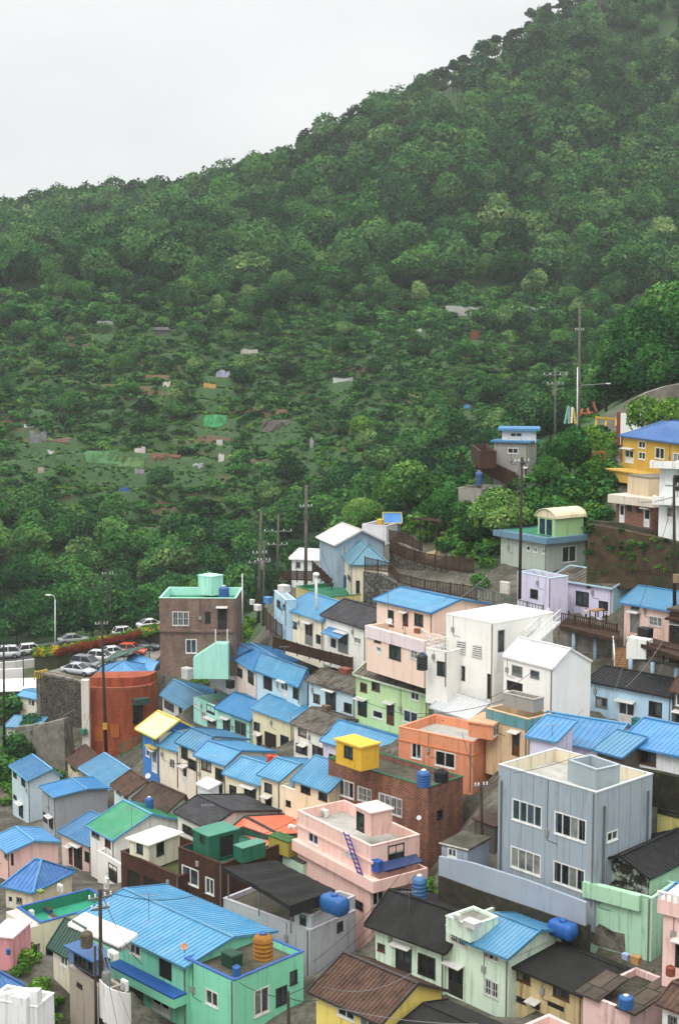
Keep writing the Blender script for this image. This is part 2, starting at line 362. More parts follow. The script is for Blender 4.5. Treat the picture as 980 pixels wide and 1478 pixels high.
    if roof == 'shed':
        mb.poly([(0, L, h), (W, L, h), (W, L, h + rise), (0, L, h + rise)])
        for x in (0, W): mb.poly([(x, 0, h), (x, L, h), (x, L, h + rise)])
    if sub is None:
        root = empty(name, ctr, rz, label, cat, group); H.root = root
        mb.build('wall', wm, root)
    else:
        root = mb.build(name, wm, sub.root); H.root = root
        dl = ctr - sub.ctr; root.location = (dl.dot(sub.ux), dl.dot(sub.uy), dl.z); root.rotation_euler = (0, 0, rz - sub.rz)
    for face in 'fs':
        p0, u, n, ww = fr[face]
        for r in rects[face]: opening(root, off, p0, u, n, r[:4], r[4], sub is not None)
    g_ = random.Random(label)
    if sub is None and by is not None and h > 1.9 and name == 'house' and cat == 'house':     # rainwater pipe, meter box with cable, canopies over doors
        m = MB(off); x = W - g_.uniform(.1, .2); m.tube((x, -.06, 0), (x, -.06, h - .05), .045, n=6); m.build('drainpipe', plain('pipe_%d' % g_.randrange(3), g_.choice([(196, 194, 188), (120, 116, 110), (150, 130, 110)]), .6), root)
        for r in rects['f']:
            if r[4][1:2] == 'd' and r[3] < h - .25:
                m = MB(off); a_, b_ = r[0] - .12, r[2] + .12; z_ = r[3] + .08; m.hexa([(a_, -.55, z_), (b_, -.55, z_), (b_, -.005, z_ + .1), (a_, -.005, z_ + .1), (a_, -.55, z_ + .05), (b_, -.55, z_ + .05), (b_, -.005, z_ + .16), (a_, -.005, z_ + .16)]); m.build('door_canopy', plain('canopy_%d' % g_.randrange(2), g_.choice([(206, 204, 198), (110, 112, 110)]), .6), root)
        for _ in range(8):
            u_, v_ = g_.uniform(.3, max(.4, W - .4)), g_.uniform(h * .45, h - .5)
            if all(not (r[0] - .3 < u_ < r[2] + .3 and r[1] - .4 < v_ < r[3] + .3) for r in rects['f']):
                m = MB(off); m.box((u_ - .13, -.13, v_ - .18), (u_ + .13, -.004, v_ + .18)); m.build('meter_box', plain('meter_grey', (150, 150, 146), .6), root)
                m = MB(off); m.tube((u_, -.03, v_ + .18), (u_ + .02, -.03, h - .06), .016, n=5); m.path([(u_, -.03, v_ - .18), (u_, -.035, v_ - .45), (min(W - .1, u_ + .8), -.035, v_ - .5)], .014, 5); m.build('conduit', M_DKMETAL, root); break
    tm = trim or rmat; sp = sp * g_.choice((.82, 1, 1, 1.3))
    if roof in ('gx', 'shed', 'hip', 'gy') and not skip_roof:
        rm = MB(off); s1 = rise / D; lift = .03
        if roof in ('gx',):
            s2 = rise / max(.5, L - D)
            ribplane(rm, (-ov, -ov, h - ov * s1 + lift), (W + ov, -ov, h - ov * s1 + lift), (0, D + ov, (D + ov) * s1), sp=sp, hg=rib)
            ribplane(rm, (W + ov, L + ov, h - ov * s2 + lift), (-ov, L + ov, h - ov * s2 + lift), (0, -(L - D + ov), (L - D + ov) * s2), sp=sp, hg=rib)
        elif roof == 'gy':
            s1 = rise / (W / 2)
            ribplane(rm, (-ov, L + ov, h - ov * s1 + lift), (-ov, -ov, h - ov * s1 + lift), (W / 2 + ov, 0, (W / 2 + ov) * s1), sp=sp, hg=rib)
            ribplane(rm, (W + ov, -ov, h - ov * s1 + lift), (W + ov, L + ov, h - ov * s1 + lift), (-W / 2 - ov, 0, (W / 2 + ov) * s1), sp=sp, hg=rib)
        elif roof == 'shed':
            ribplane(rm, (-ov, -ov, h - ov * s1 + lift), (W + ov, -ov, h - ov * s1 + lift), (0, L + 2 * ov, (L + 2 * ov) * s1), sp=sp, hg=rib)
        else:
            i = min(W / 2 - .05, D) * hipends; z0 = h - ov * s1 + lift; zr = h + rise + lift; fx = (i + ov) / (W + 2 * ov); fl = lambda t: min(1, t / fx, (1 - t) / fx)
            a0, a1, a2, a4 = (-ov, -ov, z0), (W + ov, -ov, z0), (W + ov, L + ov, z0), (-ov, L + ov, z0); r0, r1 = (i, L / 2, zr), (W - i, L / 2, zr)
            V = Vector
            ribplane(rm, a0, a1, (0, D + ov, (D + ov) * s1), fl, sp, rib, corners=[V(a0), V(a1), V(r1), V(r0)])
            ribplane(rm, a2, a4, (0, -L / 2 - ov, (D + ov) * s1), fl, sp, rib, corners=[V(a2), V(a4), V(r0), V(r1)])
            gl = lambda t: min(1, t * 2, (1 - t) * 2)
            ribplane(rm, a1, a2, (-i - ov, 0, zr - z0), gl, sp, rib, corners=[V(a1), V(a2), V(r1)])
            ribplane(rm, a4, a0, (i + ov, 0, zr - z0), gl, sp, rib, corners=[V(a4), V(a0), V(r0)])
        ro = rm.build('roof', rmat, root); cm = MB(off)
        if roof == 'gx':
            zr = h + rise + .06; cm.bar((-ov - .03, D, zr), (W + ov + .03, D, zr), .22, .07); ze = h - ov * s1; s2 = rise / max(.5, L - D)
            for x in (-ov - .03, W + ov + .03):
                cm.bar((x, -ov - .02, ze + .03), (x, D, zr - .03), .07, .16); cm.bar((x, L + ov, h - ov * s2 + .03), (x, D, zr - .03), .07, .16)
            cm.bar((-ov, -ov - .05, ze - .03), (W + ov, -ov - .05, ze - .03), .09, .13)
        elif roof == 'gy':
            zr = h + rise + .06; cm.bar((W / 2, -ov - .03, zr), (W / 2, L + ov, zr), .22, .07); ze = h - ov * s1
            for y in (-ov - .03, L + ov):
                cm.bar((-ov, y, ze + .03), (W / 2, y, zr - .03), .07, .16); cm.bar((W + ov, y, ze + .03), (W / 2, y, zr - .03), .07, .16)
        elif roof == 'shed':
            z0, z1 = h - ov * s1, h + (L + ov) * s1; cm.bar((-ov, -ov - .05, z0 - .01), (W + ov, -ov - .05, z0 - .01), .09, .13)
            for x in (-ov - .03, W + ov + .03): cm.bar((x, -ov, z0 + .02), (x, L + ov, z1 + .02), .07, .16)
            cm.bar((-ov, L + ov, z1 + .03), (W + ov, L + ov, z1 + .03), .12, .14)
        else:
            for p, q in ((a0, r0), (a1, r1), (a2, r1), (a4, r0), (r0, r1)): cm.bar(Vector(p) + Vector((0, 0, .05)), Vector(q) + Vector((0, 0, .05)), .16, .08)
            cm.bar((-ov, -ov - .05, z0 - .03), (W + ov, -ov - .05, z0 - .03), .09, .13); cm.bar((W + ov + .05, -ov, z0 - .03), (W + ov + .05, L + ov, z0 - .03), .09, .13)
        cm.build('roof_trim', tm, root)
    elif roof == 'flat':
        t = .16; fz = h - ph
        m = MB(off); m.box((.01, .01, fz - .12), (W - .01, L - .01, fz)); m.build('roof_floor', floor or M_CONC, root)
        m = MB(off); o = .03
        for a, b in (((0, -o, 0), (W + o, t, 0)), ((W - t, t, 0), (W + o, L + o, 0)), ((-o, L - t, 0), (W - t, L + o, 0)), ((-o, -o, 0), (t, L - t, 0))):
            pass
        # inner parapet skins and capping
        m.box((.004, .004, fz), (W - t, t, h - .001)); m.box((W - t, .004, fz), (W - .004, L - t, h - .001)); m.box((t, L - t, fz), (W - .004, L - .004, h - .001)); m.box((.004, t, fz), (t, L - .004, h - .001))
        m.build('parapet', pm or wm, root)
        m = MB(off); z0, z1 = h, h + .06
        m.box((-o, -o, z0), (W - t - .002, t + o, z1)); m.box((W - t, -o, z0), (W + o, L - t - .002, z1)); m.box((t + .002, L - t, z0), (W + o, L + o, z1)); m.box((-o, t + o + .002, z0), (t, L + o, z1))
        m.build('parapet_cap', cap or wm, root)
    elif roof == 'slab':
        m = MB(off); m.box((-ov, -ov, h), (W + ov, L + ov, h + slab)); m.build('roof', rmat, root)
        if trim: m = MB(off); m.box((-ov - .02, -ov - .02, h + slab - .06), (W + ov + .02, -ov - .004, h + slab + .03)); m.build('roof_trim', trim, root)
    if sub is None and ground:
        ring = [(loc2w(Vector(p)).x, loc2w(Vector(p)).y) for p in ((0, 0, 0), (W, 0, 0), (W, L, 0), (0, L, 0))]
        GROUND.append((ring, zb, W * L))
    return H
def ledge(H, face, u0, u1, z0, z1, dep, mat, name='ledge', t=None, floor=None, ends=True):
    """projecting slab or balcony parapet on a facade (t = wall thickness of a hollow balcony)"""
    p0, u, n, ww = H.fr[face]; m = MB((H.W / 2, H.L / 2, 0)); P = lambda a, b, k: p0 + u * a + Vector((0, 0, b)) + n * k
    def slab(a, b, c, d, k0, k1): m.hexa([P(a, c, k0), P(b, c, k0), P(b, c, k1), P(a, c, k1), P(a, d, k0), P(b, d, k0), P(b, d, k1), P(a, d, k1)])
    if t is None: slab(u0, u1, z0, z1, .004, dep)
    else:
        slab(u0, u1, z0, z0 + .14, .004, dep); slab(u0, u1, z0 + .14, z1, dep - t, dep)
        if ends: slab(u0, u0 + t, z0 + .14, z1, .004, dep - t); slab(u1 - t, u1, z0 + .14, z1, .004, dep - t)
    return m.build(name, mat, H.root)
def ledge_px(H, face, Z, p, q, dep, mat, **k):
    (u0, v1), (u1, v0) = H.tow(face, Z, p), H.tow(face, Z, q); v1b = v1
    return ledge(H, face, min(u0, u1), max(u0, u1), min(v0, v1), max(v0, v1), dep, mat, **k)
SKY0, SKY1, EXPO, HAZE = 8.1, 27.0, 0.3, 0.00017
DEBUG = 0
# ================================================================== THE HOUSES
BL, BM, BD = metal(BLUE_L), metal(BLUE), metal(BLUE_D)
GREENR = metal((44, 140, 96)); TRIMB = plain('pale_blue_trim', (120, 172, 214), .5)
CREAM, PINKC, LILAC, LBLUE, AQUA, MINT, LGREEN = (230, 220, 198), (236, 204, 186), (210, 206, 228), (178, 210, 230), (162, 220, 208), (132, 212, 178), (182, 210, 156)
WHT = (228, 226, 220); PALEM = (204, 224, 204)
# ---- upper right slope
yel = house('ochre yellow house with hipped royal blue roof at the right edge', 'D', (297, 356), (900, 436), 139, dA=True, L=8, by=668, roof='hip', R=(500, 240), rmat=BD, wall=(190, 152, 62), sp=.3, trim=BD,
      wf=[(325, 468, 388, 624, 'wd'), (428, 402, 478, 462, 'w2'), (428, 484, 478, 548, 'w2'), (555, 450, 622, 545, 'w2'), (690, 492, 760, 590, 'w2')])
m = MB((yel.W / 2, yel.L / 2, 0))
m.box((-.03, -.04, 0), (.3, -.004, yel.h - .2)); m.build('corner_post', paint((120, 62, 40), .3), yel.root)
m = MB(); 
yt = house('ochre painted terrace slab jutting out under the yellow house', 'D', (200, 622), (612, 688), 127.5, L=3.6, h=1.0, roof='slab', slab=.12, rmat=paint((190, 152, 62), .7), wall=(190, 152, 62), name='terrace', cat='terrace', group='terraces and decks', low=.02, ground=False, stain=.8)
house('beige concrete box under the ochre terrace, junk piled in front', 'D', (345, 668), (505, 690), 127, L=4, by=845, roof='slab', ov=.05, slab=.1, rmat=M_CONC, wall=(196, 178, 150), name='shed', cat='shed', group='sheds and huts', stain=.8)
rb = house('red brick house with white doors and a stained concrete terrace roof', 'D', (258, 872), (530, 905), 125.5, L=5, by=1072, roof='slab', ov=.55, slab=.75, rmat=paint((206, 196, 178), .8), wmat=BRICK_R, 
      wf=[(285, 888, 318, 1032, 'wd'), (342, 888, 375, 938, 'k1'), (415, 897, 450, 945, 'k1'), (470, 922, 513, 1062, 'wd')])
wh = house('white two storey house with parapet balconies cut by the right edge', 'D', (590, 600), (860, 610), 119.5, L=7, by=1120, roof='flat', ph=.7, wall=(226, 230, 228), wf=[(695, 665, 770, 780, 'k2'), (572, 905, 596, 985, 'k1'), (640, 905, 690, 1040, 'wd')], stain=.6)
ledge_px(wh, 'f', 'D', (535, 548), (850, 614), 1.0, paint((226, 226, 222), .8), name='balcony', t=.14); ledge_px(wh, 'f', 'D', (553, 815), (850, 893), 1.0, paint((226, 226, 222), .8), name='balcony', t=.14)
# ---- blue roofed grey house on the slope
gs = house('grey block house with brown stair flank and two flat blue roofs', '7', (252, 212), (388, 216), 158, L=6, by=385, roof='slab', ov=.3, slab=.22, rmat=BM, wall=(150, 148, 142), C=420, wf=[(306, 235, 347, 258, 'w2'), (360, 283, 375, 300, 'k1'), (372, 318, 392, 372, 'wd')], stain=.4)
house('upper', '7', (284, 167), (418, 168), 159, L=4.5, by=212, roof='slab', ov=.45, slab=.25, rmat=BM, wall=(206, 208, 206), wf=[(316, 175, 362, 193, 'w2')], sub=gs, name='rooftop_room', low=.1)
house('stairflank', '7', (163, 222), (196, 250), 155, C=262, by=312, roof='flat', ph=.8, wmat=BRICK_B, sub=gs, name='roof_terrace', low=.1)
m = MB((gs.W / 2, gs.L / 2, 0))
for (xa, ya, xb, yb) in ((190, 262, 345, 335),):
    (u0, v0), (u1, v1) = gs.tow('f', '7', (xa, ya)), gs.tow('f', '7', (xb, yb))
    m.hexa([(u0, -.9, v0 - 1.5), (u1, -.9, v1 - 1.7), (u1, -.55, v1 - 1.7), (u0, -.55, v0 - 1.5), (u0, -.9, v0 + .1), (u1, -.9, v1 + .1), (u1, -.55, v1 + .1), (u0, -.55, v0 + .1)])
    m.hexa([(u0, -.5, v0 - 1.5), (u1, -.5, v1 - 1.7), (u1, -.02, v1 - 1.7), (u0, -.02, v0 - 1.5), (u0, -.5, v0 - .9), (u1, -.5, v1 - .9), (u1, -.02, v1 - .9), (u0, -.02, v0 - .9)])
m.build('stair', BRICK_B, gs.root)
lo = house('grey concrete terrace annex with brown parapet below the stair flank', '7', (112, 392), (205, 398), 154, L=5, by=455, roof='flat', ph=.5, wall=(150, 146, 138), name='annex', cat='annex', group='sheds and huts')
# ---- dome house
dm = house('grey green block house with blue slab rim and arched rooftop room', 'P', (368, 236), (664, 286), 130, C=912, by=460, roof='slab', ov=.55, slab=.55, rmat=metal((98, 138, 160)), wall=(164, 176, 164), stain=.25,
      wf=[(532, 300, 556, 336, 'w1'), (577, 308, 603, 346, 'w2'), (632, 318, 656, 354, 'w2')], ws=[(760, 308, 850, 402, 'w2')])
q = dm.h + .55; W, L = dm.W, dm.L
m = MB((W / 2, L / 2, 0)); m.box((.3, .3, q + .004), (W - .3, L - .3, q + .03)); m.build('roof_floor', rough2('green_roof_coat', (58, 140, 104), (44, 108, 84), 1.0), dm.root)
m = MB((W / 2, L / 2, 0)); x0, x1, y0, y1 = W - 2.2, W + .1, .8, L - .4
m.box((x0, y0, q), (x1, y1, q + 1.7)); m.build('rooftop_room', paint((160, 196, 140), .4), dm.root)
m = MB((W / 2, L / 2, 0)); seg = 10; cx = (x0 + x1) / 2; rr = (x1 - x0) / 2 + .25
for i in range(seg):
    a, b = math.pi * i / seg, math.pi * (i + 1) / seg; g = lambda t, r: (cx + r * math.cos(t), q + 1.68 + .62 * r * math.sin(t))
    (ax, az), (bx, bz), (cx2, cz), (dx, dz) = g(a, rr), g(b, rr), g(b, rr - .08), g(a, rr - .08)
    m.hexa([(dx, y0 - .2, dz), (ax, y0 - .2, az), (ax, y1 + .2, az), (dx, y1 + .2, dz), (cx2, y0 - .2, cz), (bx, y0 - .2, bz), (bx, y1 + .2, bz), (cx2, y1 + .2, cz)])
m.poly([(cx + (rr - .1) * math.cos(math.pi * i / seg), y0 - .05, q + 1.68 + .62 * (rr - .1) * math.sin(math.pi * i / seg)) for i in range(seg + 1)])
m.build('arched_roof', paint((212, 200, 168), .6), dm.root)
m = MB((W / 2, L / 2, 0))
for x in (x0 + .3, x0 + 1.25): m.box((x, y0 - .06, q + .1), (x + .7, y0 - .01, q + 1.55))
m.build('door', glassm('navy_glass', (40, 62, 92)), dm.root)
# ---- lilac house pair with broken roof
house('lilac block house with flat mossy roof and pale blue rim', 'P', (475, 470), (690, 512), 121.5, L=2.0, by=705, roof='flat', ph=.3, wall=LILAC, cap=paint((190, 208, 226)), floor=M_CONCD, wf=[(558, 578, 605, 642, 'k1')])
lil = house('lilac house with broken grey cement roof and pale blue gable', 'B', (90, 68), (507, 134), 122, C=772, by=392, roof='gx', RB=(640, 48), rmat=CEM, wall=LILAC, sp=.5, rib=.05, trim=paint((176, 206, 222)),
      wf=[(137, 98, 184, 150, 'b1'), (135, 180, 183, 318, 'gd'), (250, 160, 338, 273, 'k2'), (412, 230, 474, 300, 'k2')])
m = MB((lil.W / 2, lil.L / 2, 0))
m.box((lil.W + .004, .05, 0), (lil.W + .03, lil.L - .05, lil.h)); m.poly([(lil.W + .03, .05, lil.h), (lil.W + .03, lil.L - .05, lil.h), (lil.W + .03, lil.L / 2, lil.h + (lil.L / 2) * .38)]); m.build('gable_cladding', paint((168, 208, 222), .3), lil.root)
pk = house('small dusty pink house with bright blue roof above the boardwalk', 'B', (592, 232), (928, 288), 113, L=5, by=522, roof='gx', R=(715, 128), rmat=BL, wall=(224, 190, 176), trim=BM, ov=.3,
      wf=[(636, 262, 698, 302, 'g2'), (635, 315, 696, 462, 'gd'), (765, 335, 855, 418, 'w3x')])
red = house('red brown house with white balcony rail cut by the right edge', 'B', (915, 300), (1150, 330), 109, L=6, by=560, roof='slab', ov=.2, slab=.2, rmat=M_CONCD, wmat=BRICK_B, wf=[(930, 400, 1000, 520, 'kd')])
ledge_px(red, 'f', 'B', (908, 340), (1140, 385), .8, BRICK_B, name='balcony', t=.12)
# ---- white modern pair
w1 = house('white modern block with louvred windows, roof terrace and long stair flank', 'M', (565, 122), (878, 184), 107, C=1267, by=705, roof='flat', ph=.2, floor=paint((226, 224, 218), .3), wall=(232, 230, 224), stain=.16,
      wf=[(635, 285, 692, 386, 'w2'), (738, 315, 798, 412, 'w2'), (620, 450, 687, 556, 'k2'), (832, 510, 880, 690, 'h')], ws=[(900, 225, 950, 490, 'wd')])
W, L = w1.W, w1.L
w1b = house('white terrace wing beside the white modern block, open railing on top', 'M', (432, 345), (572, 372), 108.3, L=5, by=600, roof='flat', ph=.3, wall=(232, 230, 224), stain=.2, wf=[(505, 428, 565, 530, 'k2')])
m = MB((w1b.W / 2, w1b.L / 2, 0)); hb_ = w1b.h + .06
for q in (.3, .6, .9): m.bar((0, .08, hb_ + q), (w1b.W, .08, hb_ + q), .04, .05); m.bar((.08, .1, hb_ + q), (.08, w1b.L, hb_ + q), .04, .05)
for i in range(6): m.bar((w1b.W * i / 5 + (.05 if i == 0 else -.05 if i == 5 else 0), .08, hb_), (w1b.W * i / 5 + (.05 if i == 0 else -.05 if i == 5 else 0), .08, hb_ + .92), .05, .05)
m.build('railing', M_WHITE, w1b.root)
for (a, b, c, dd) in ((635, 285, 692, 386), (738, 315, 798, 412)):
    (u0, v1), (u1, v0) = w1.tow('f', 'M', (a, b)), w1.tow('f', 'M', (c, dd))
    for i in range(6):
        m = MB((W / 2, L / 2, 0)); zz = v0 + (v1 - v0) * (i + .5) / 6; m.box((u0, -.12, zz - .04), (u1, -.06, zz + .05)); m.build('louvre', M_WHITE, w1.root)
w2 = house('white gabled house with three small windows and a blank end wall', '6', (389, 342), (556, 384), 101, C=682, by=548, roof='gx', RB=(612, 330), rmat=metal((232, 232, 230)), wall=(232, 231, 226), sp=.45, rib=.02, stain=.15, ov=.04, rise=1.2,
      wf=[(417, 372, 451, 413, 'g1'), (479, 388, 508, 420, 'g1'), (398, 422, 452, 472, 'h')])
tan = house('tan house with teal band and small colourful door', '6', (330, 520), (472, 557), 97, C=552, by=705, roof='flat', ph=.7, wall=(206, 178, 142), wf=[(418, 600, 441, 682, 'bd')], stain=.7)
ledge(tan, 'f', 0, tan.W, tan.h - .8, tan.h - .02, .05, paint((92, 140, 146), .6), name='teal_band'); ledge(tan, 's', 0, tan.L, tan.h - .8, tan.h - .02, .05, paint((92, 140, 146), .6), name='teal_band')
house('box', '6', (386, 468), (490, 492), 97.5, C=524, by=532, roof='flat', ph=.4, wall=(150, 146, 140), sub=tan, name='rooftop_room', low=.05)
# ---- light blue house with black roof
lb = house('pale blue house with long black roof and white door', 'B', (345, 790), (928, 905), 104, by=1178, L=5.4, roof='gx', R=(470, 695), rmat=BKTILE, wall=LBLUE, sp=.3, rib=.05,
      wf=[(388, 905, 470, 992, 'g2'), (552, 940, 660, 1122, 'wd'), (765, 938, 854, 1056, 'k2')], stain=.3)
house('narrow house with brown tiled roof cut by the right edge beside the pale blue house', 'B', (945, 850), (1200, 900), 101.5, L=5, by=1190, roof='gx', R=(985, 765), rmat=BRTILE, wall=(96, 92, 70), sp=.3, wf=[(958, 880, 1010, 980, 'w2'), (955, 1020, 1040, 1170, 'kd')])
# ---- lilac blue-roof and white blue-roof houses
house('lilac house with bright blue roof and green porch recess', 'O', (135, 165), (560, 236), 93, L=5.5, by=330, roof='gx', R=(235, 52), rmat=BM, wall=LILAC, trim=BL, wf=[(290, 165, 420, 235, 'h')], D=3.2)
house('lilac wing under a small blue lean-to roof beside the green porch', 'O', (140, 160), (280, 188), 91.5, L=2.2, by=300, roof='shed', rise=.75, rmat=BM, wall=LILAC, trim=BL, sp=.3, name='wing', group='sheds and huts', cat='wing')
house('white house with bright blue roof over dark mossy stonework', 'O', (672, 196), (1010, 268), 87, L=6, by=400, roof='gx', R=(745, 150), rmat=BM, wall=(226, 228, 228), trim=BM, ov=.35, wf=[(757, 220, 846, 337, 'b2')], D=3)
house('small shed with brown sheet roof between brick building and grey block', '3', (128, 352), (212, 384), 88, L=2.5, by=440, roof='slab', ov=.15, slab=.08, rmat=rough2('brown_sheet', (84, 62, 52), (56, 44, 38), 1.2), wall=(88, 82, 74), name='shed', cat='shed', group='sheds and huts')
house('small blue lean-to roof left of the white house', 'O', (515, 238), (655, 276), 88, by=350, roof='shed', R=(632, 145), rmat=BL, wall=(90, 86, 76), trim=BM, name='lean_to', cat='lean-to', group='sheds and huts')
# ---- big grey building
gr = house('large grey block building with cream roof deck and rows of white windows', '3', (229, 127), (635, 244), 79, C=869, by=715, roof='flat', ph=.75, wall=(150, 161, 170), stain=.34, pm=paint((216, 206, 182), .5), cap=paint((186, 190, 190), .3), floor=rough2('pale_deck', (190, 188, 180), (160, 158, 150), 1.0),
      wf=[(286, 265, 407, 391, 'w4'), (462, 318, 591, 452, 'w4'), (280, 462, 403, 593, 'w4'), (457, 523, 585, 658, 'w4')], ws=[(679, 410, 723, 434, 'w2')])
W, L = gr.W, gr.L; m = MB((W / 2, L / 2, 0))
for y in (.7, L - .5): m.tube((W + .09, y, 0), (W + .09, y, gr.h - .9), .06, n=6)
m.tube((.3, -.09, 0), (.3, -.09, gr.h - .9), .06, n=6)
m.build('drainpipe', plain('grey_pipe', (96, 104, 110), .5), gr.root)
m = MB((W / 2, L / 2, 0))
for i in range(1, 8):
    x = W * i / 8
    m.box((x - .012, -.012, 0), (x + .012, -.001, gr.h))
for i in range(1, 5): y = L * i / 5; m.box((W + .001, y - .012, 0), (W + .012, y + .012, gr.h))
m.build('cladding_joint', plain('joint', (132, 144, 154), .7), gr.root)
m = MB((W / 2, L / 2, 0)); fz = gr.h - .75      # open topped stair box on the deck
bx = house('stair box', '3', (516, 108), (636, 150), 80.0, C=733, by=236, roof='flat', ph=1.0, wall=(158, 170, 176), stain=.2, sub=gr, name='rooftop_room', low=.02, floor=M_CONC)
an = house('small grey block annex with brown flat roof beside the large grey building', '3', (-8, 458), (100, 484), 84, C=190, by=600, roof='slab', ov=.1, slab=.12, rmat=M_CONCD, trim=paint((206, 200, 190), .5), wall=(146, 156, 168), wf=[(18, 470, 54, 514, 'w2')], name='annex', cat='annex', group='sheds and huts')
# ---- orange, brick and pink blocks
og = house('orange block house with rooftop stair tower', '6', (36, 582), (286, 634), 99, C=404, by=800, roof='flat', ph=.6, wall=(214, 142, 106), stain=.42, floor=rough2('pale_deck', (190, 188, 180), (160, 158, 150), 1.0), wf=[(79, 632, 112, 692, 'w2'), (158, 658, 225, 724, 'w2')], ws=[(198, 214, 225, 252, 'w2', '3')])
house('tower', '6', (270, 566), (352, 578), 98.5, C=404, by=626, roof='slab', ov=.12, slab=.14, rmat=paint((222, 156, 122), .3), wall=(214, 140, 102), ws=[(352, 574, 372, 606, 'w2')], sub=og, name='rooftop_room', low=.02)
ledge(og, 'f', 0, og.W, og.h - 1.0, og.h - .9, .06, paint((196, 122, 86), .3), name='string_course'); ledge(og, 's', 0, og.L, og.h - 1.0, og.h - .9, .06, paint((196, 122, 86), .3), name='string_course')
bk = house('brown brick building with green parapet rim and barred windows', '0', (474, 1094), (618, 1137), 94, C=668, h=7.5, roof='flat', ph=.35, wmat=BRICK_R, cap=paint((30, 92, 66), .4), floor=M_CONCD,
      wf=[(496, 167, 574, 256, 'w4', '2'), (590, 202, 642, 273, 'w3x', '2'), (673, 228, 762, 326, 'w4x', '2')], ws=[(900, 300, 922, 326, 'k1', '2')])
house('hut', 'G', (459, 512), (604, 560), 95.5, C=708, by=694, roof='slab', ov=.12, slab=.12, rmat=paint((222, 178, 66), .4), wall=(206, 164, 48), wf=[(507, 542, 556, 624, 'k2')], sub=bk, name='rooftop_room', low=.02)
pn = house('pale pink block house with roof deck, blue awning and open corner balcony', '2', (352, 300), (640, 442), 88, C=832, h=7.4, roof='flat', ph=.7, wall=(232, 192, 180), stain=.42, floor=rough2('pale_deck', (190, 188, 180), (160, 158, 150), 1.0),
      wf=[(395, 374, 434, 440, 'w2'), (541, 456, 579, 490, 'w3x'), (552, 632, 609, 692, 'k2x'), (638, 482, 690, 536, 'h')], ws=[(708, 440, 770, 520, 'k2'), (646, 622, 690, 664, 'w2')])
house('tower', '2', (581, 282), (641, 312), 89, C=724, by=402, roof='slab', ov=.1, slab=.1, rmat=paint((226, 204, 196), .3), wall=(232, 190, 178), wf=[(584, 300, 614, 388, 'k1')], sub=pn, name='rooftop_room', low=.02)
W, L, hh = pn.W, pn.L, pn.h; PK = paint((232, 190, 178), .3)
zz = pn.tow('f', '2', (630, 585))[1]; ledge(pn, 'f', -.02, W + .9, zz - .2, zz + .55, .45, PK, name='balcony_slab'); ledge(pn, 's', -.02, L, zz - .2, zz + .55, .9, PK, name='balcony', t=.14)
ledge(pn, 'f', -.02, W + .3, hh - 1.05, hh - .9, .1, PK, name='string_course')
m = MB((W / 2, L / 2, 0)); z1 = hh - 1.2; m.hexa([(W + .005, .6, z1 - .1), (W + .7, .6, z1 - .38), (W + .7, L - .3, z1 - .38), (W + .005, L - .3, z1 - .1), (W + .005, .6, z1), (W + .7, .6, z1 - .3), (W + .7, L - .3, z1 - .3), (W + .005, L - .3, z1)])
m.build('awning', plain('navy_awning', (42, 60, 104), .4), pn.root)
m = MB((W / 2, L / 2, 0))
for x in (W - .9, W - .35): m.bar((x, -.35, zz + .5), (x - 1.3, -.6, hh + .5), .06, .06)
for i in range(9):
    t = (i + .5) / 9; m.bar((W - .9 - 1.3 * t, -.35 - .25 * t, zz + .5 + (hh - zz) * t), (W - .35 - 1.3 * t, -.35 - .25 * t, zz + .5 + (hh - zz) * t), .12, .04)
m.build('ladder', plain('blue_steel', (66, 72, 150), .5), pn.root)
# ---- tarp roofed house and brown walled house
tp = house('grey rendered house under a big black tarpaulin canopy', '2', (62, 645), (402, 772), 84, C=580, by=1000, roof='flat', ph=.25, wall=(178, 178, 184), stain=.45, floor=M_CONCD, wf=[(100, 730, 174, 790, 'k2')], ws=[(508, 742, 530, 768, 'k1')])
W, L = tp.W, tp.L; m = MB((W / 2, L / 2, 0)); q = tp.h
rt = house('block', '2', (340, 694), (404, 716), 84.3, C=579, by=775, roof='flat', ph=.2, wall=(178, 178, 184), stain=.5, floor=rough2('mossy_roof', (92, 98, 52), (66, 60, 44), 1.2), sub=tp, name='rooftop_room', low=.02, wf=[(362, 705, 386, 770, 'k1')], ws=[(508, 712, 531, 738, 'k1')])
tc = [at_z(px('J', p), tp.zt + z) for p, z in (((332, 366), 2.2), ((712, 588), 1.9), ((975, 498), 2.1), ((628, 326), 2.6))]
def toloc(H, w): dlt = w - H.a3; return Vector((dlt.dot(H.ux), dlt.dot(H.uy), w.z - H.zb))
tl = [toloc(tp, w) for w in tc]; nx, ny = 14, 8; vv = []
for j in range(ny + 1):
    for i in range(nx + 1):
        s, t = i / nx, j / ny; p = (tl[0] * (1 - s) + tl[1] * s) * (1 - t) + (tl[3] * (1 - s) + tl[2] * s) * t
        p = p + Vector((0, 0, -.22 * math.sin(math.pi * s * 4) ** 2 * math.sin(math.pi * t) + random.uniform(-.03, .03))); vv.append(p)
k0 = len(m.v); m.v += vv
for j in range(ny):
    for i in range(nx): a = k0 + j * (nx + 1) + i; m.f.append((a, a + 1, a + nx + 2, a + nx + 1))
for i in range(nx): m.poly([vv[i], vv[i + 1], vv[i + 1] - Vector((0, 0, .28)), vv[i] - Vector((0, 0, .28))])
for j in range(ny): a, b = vv[j * (nx + 1) + nx], vv[(j + 1) * (nx + 1) + nx]; m.poly([a, b, b - Vector((0, 0, .75)), a - Vector((0, 0, .75))])
m.build('tarpaulin', ASPH, tp.root, smooth=False)
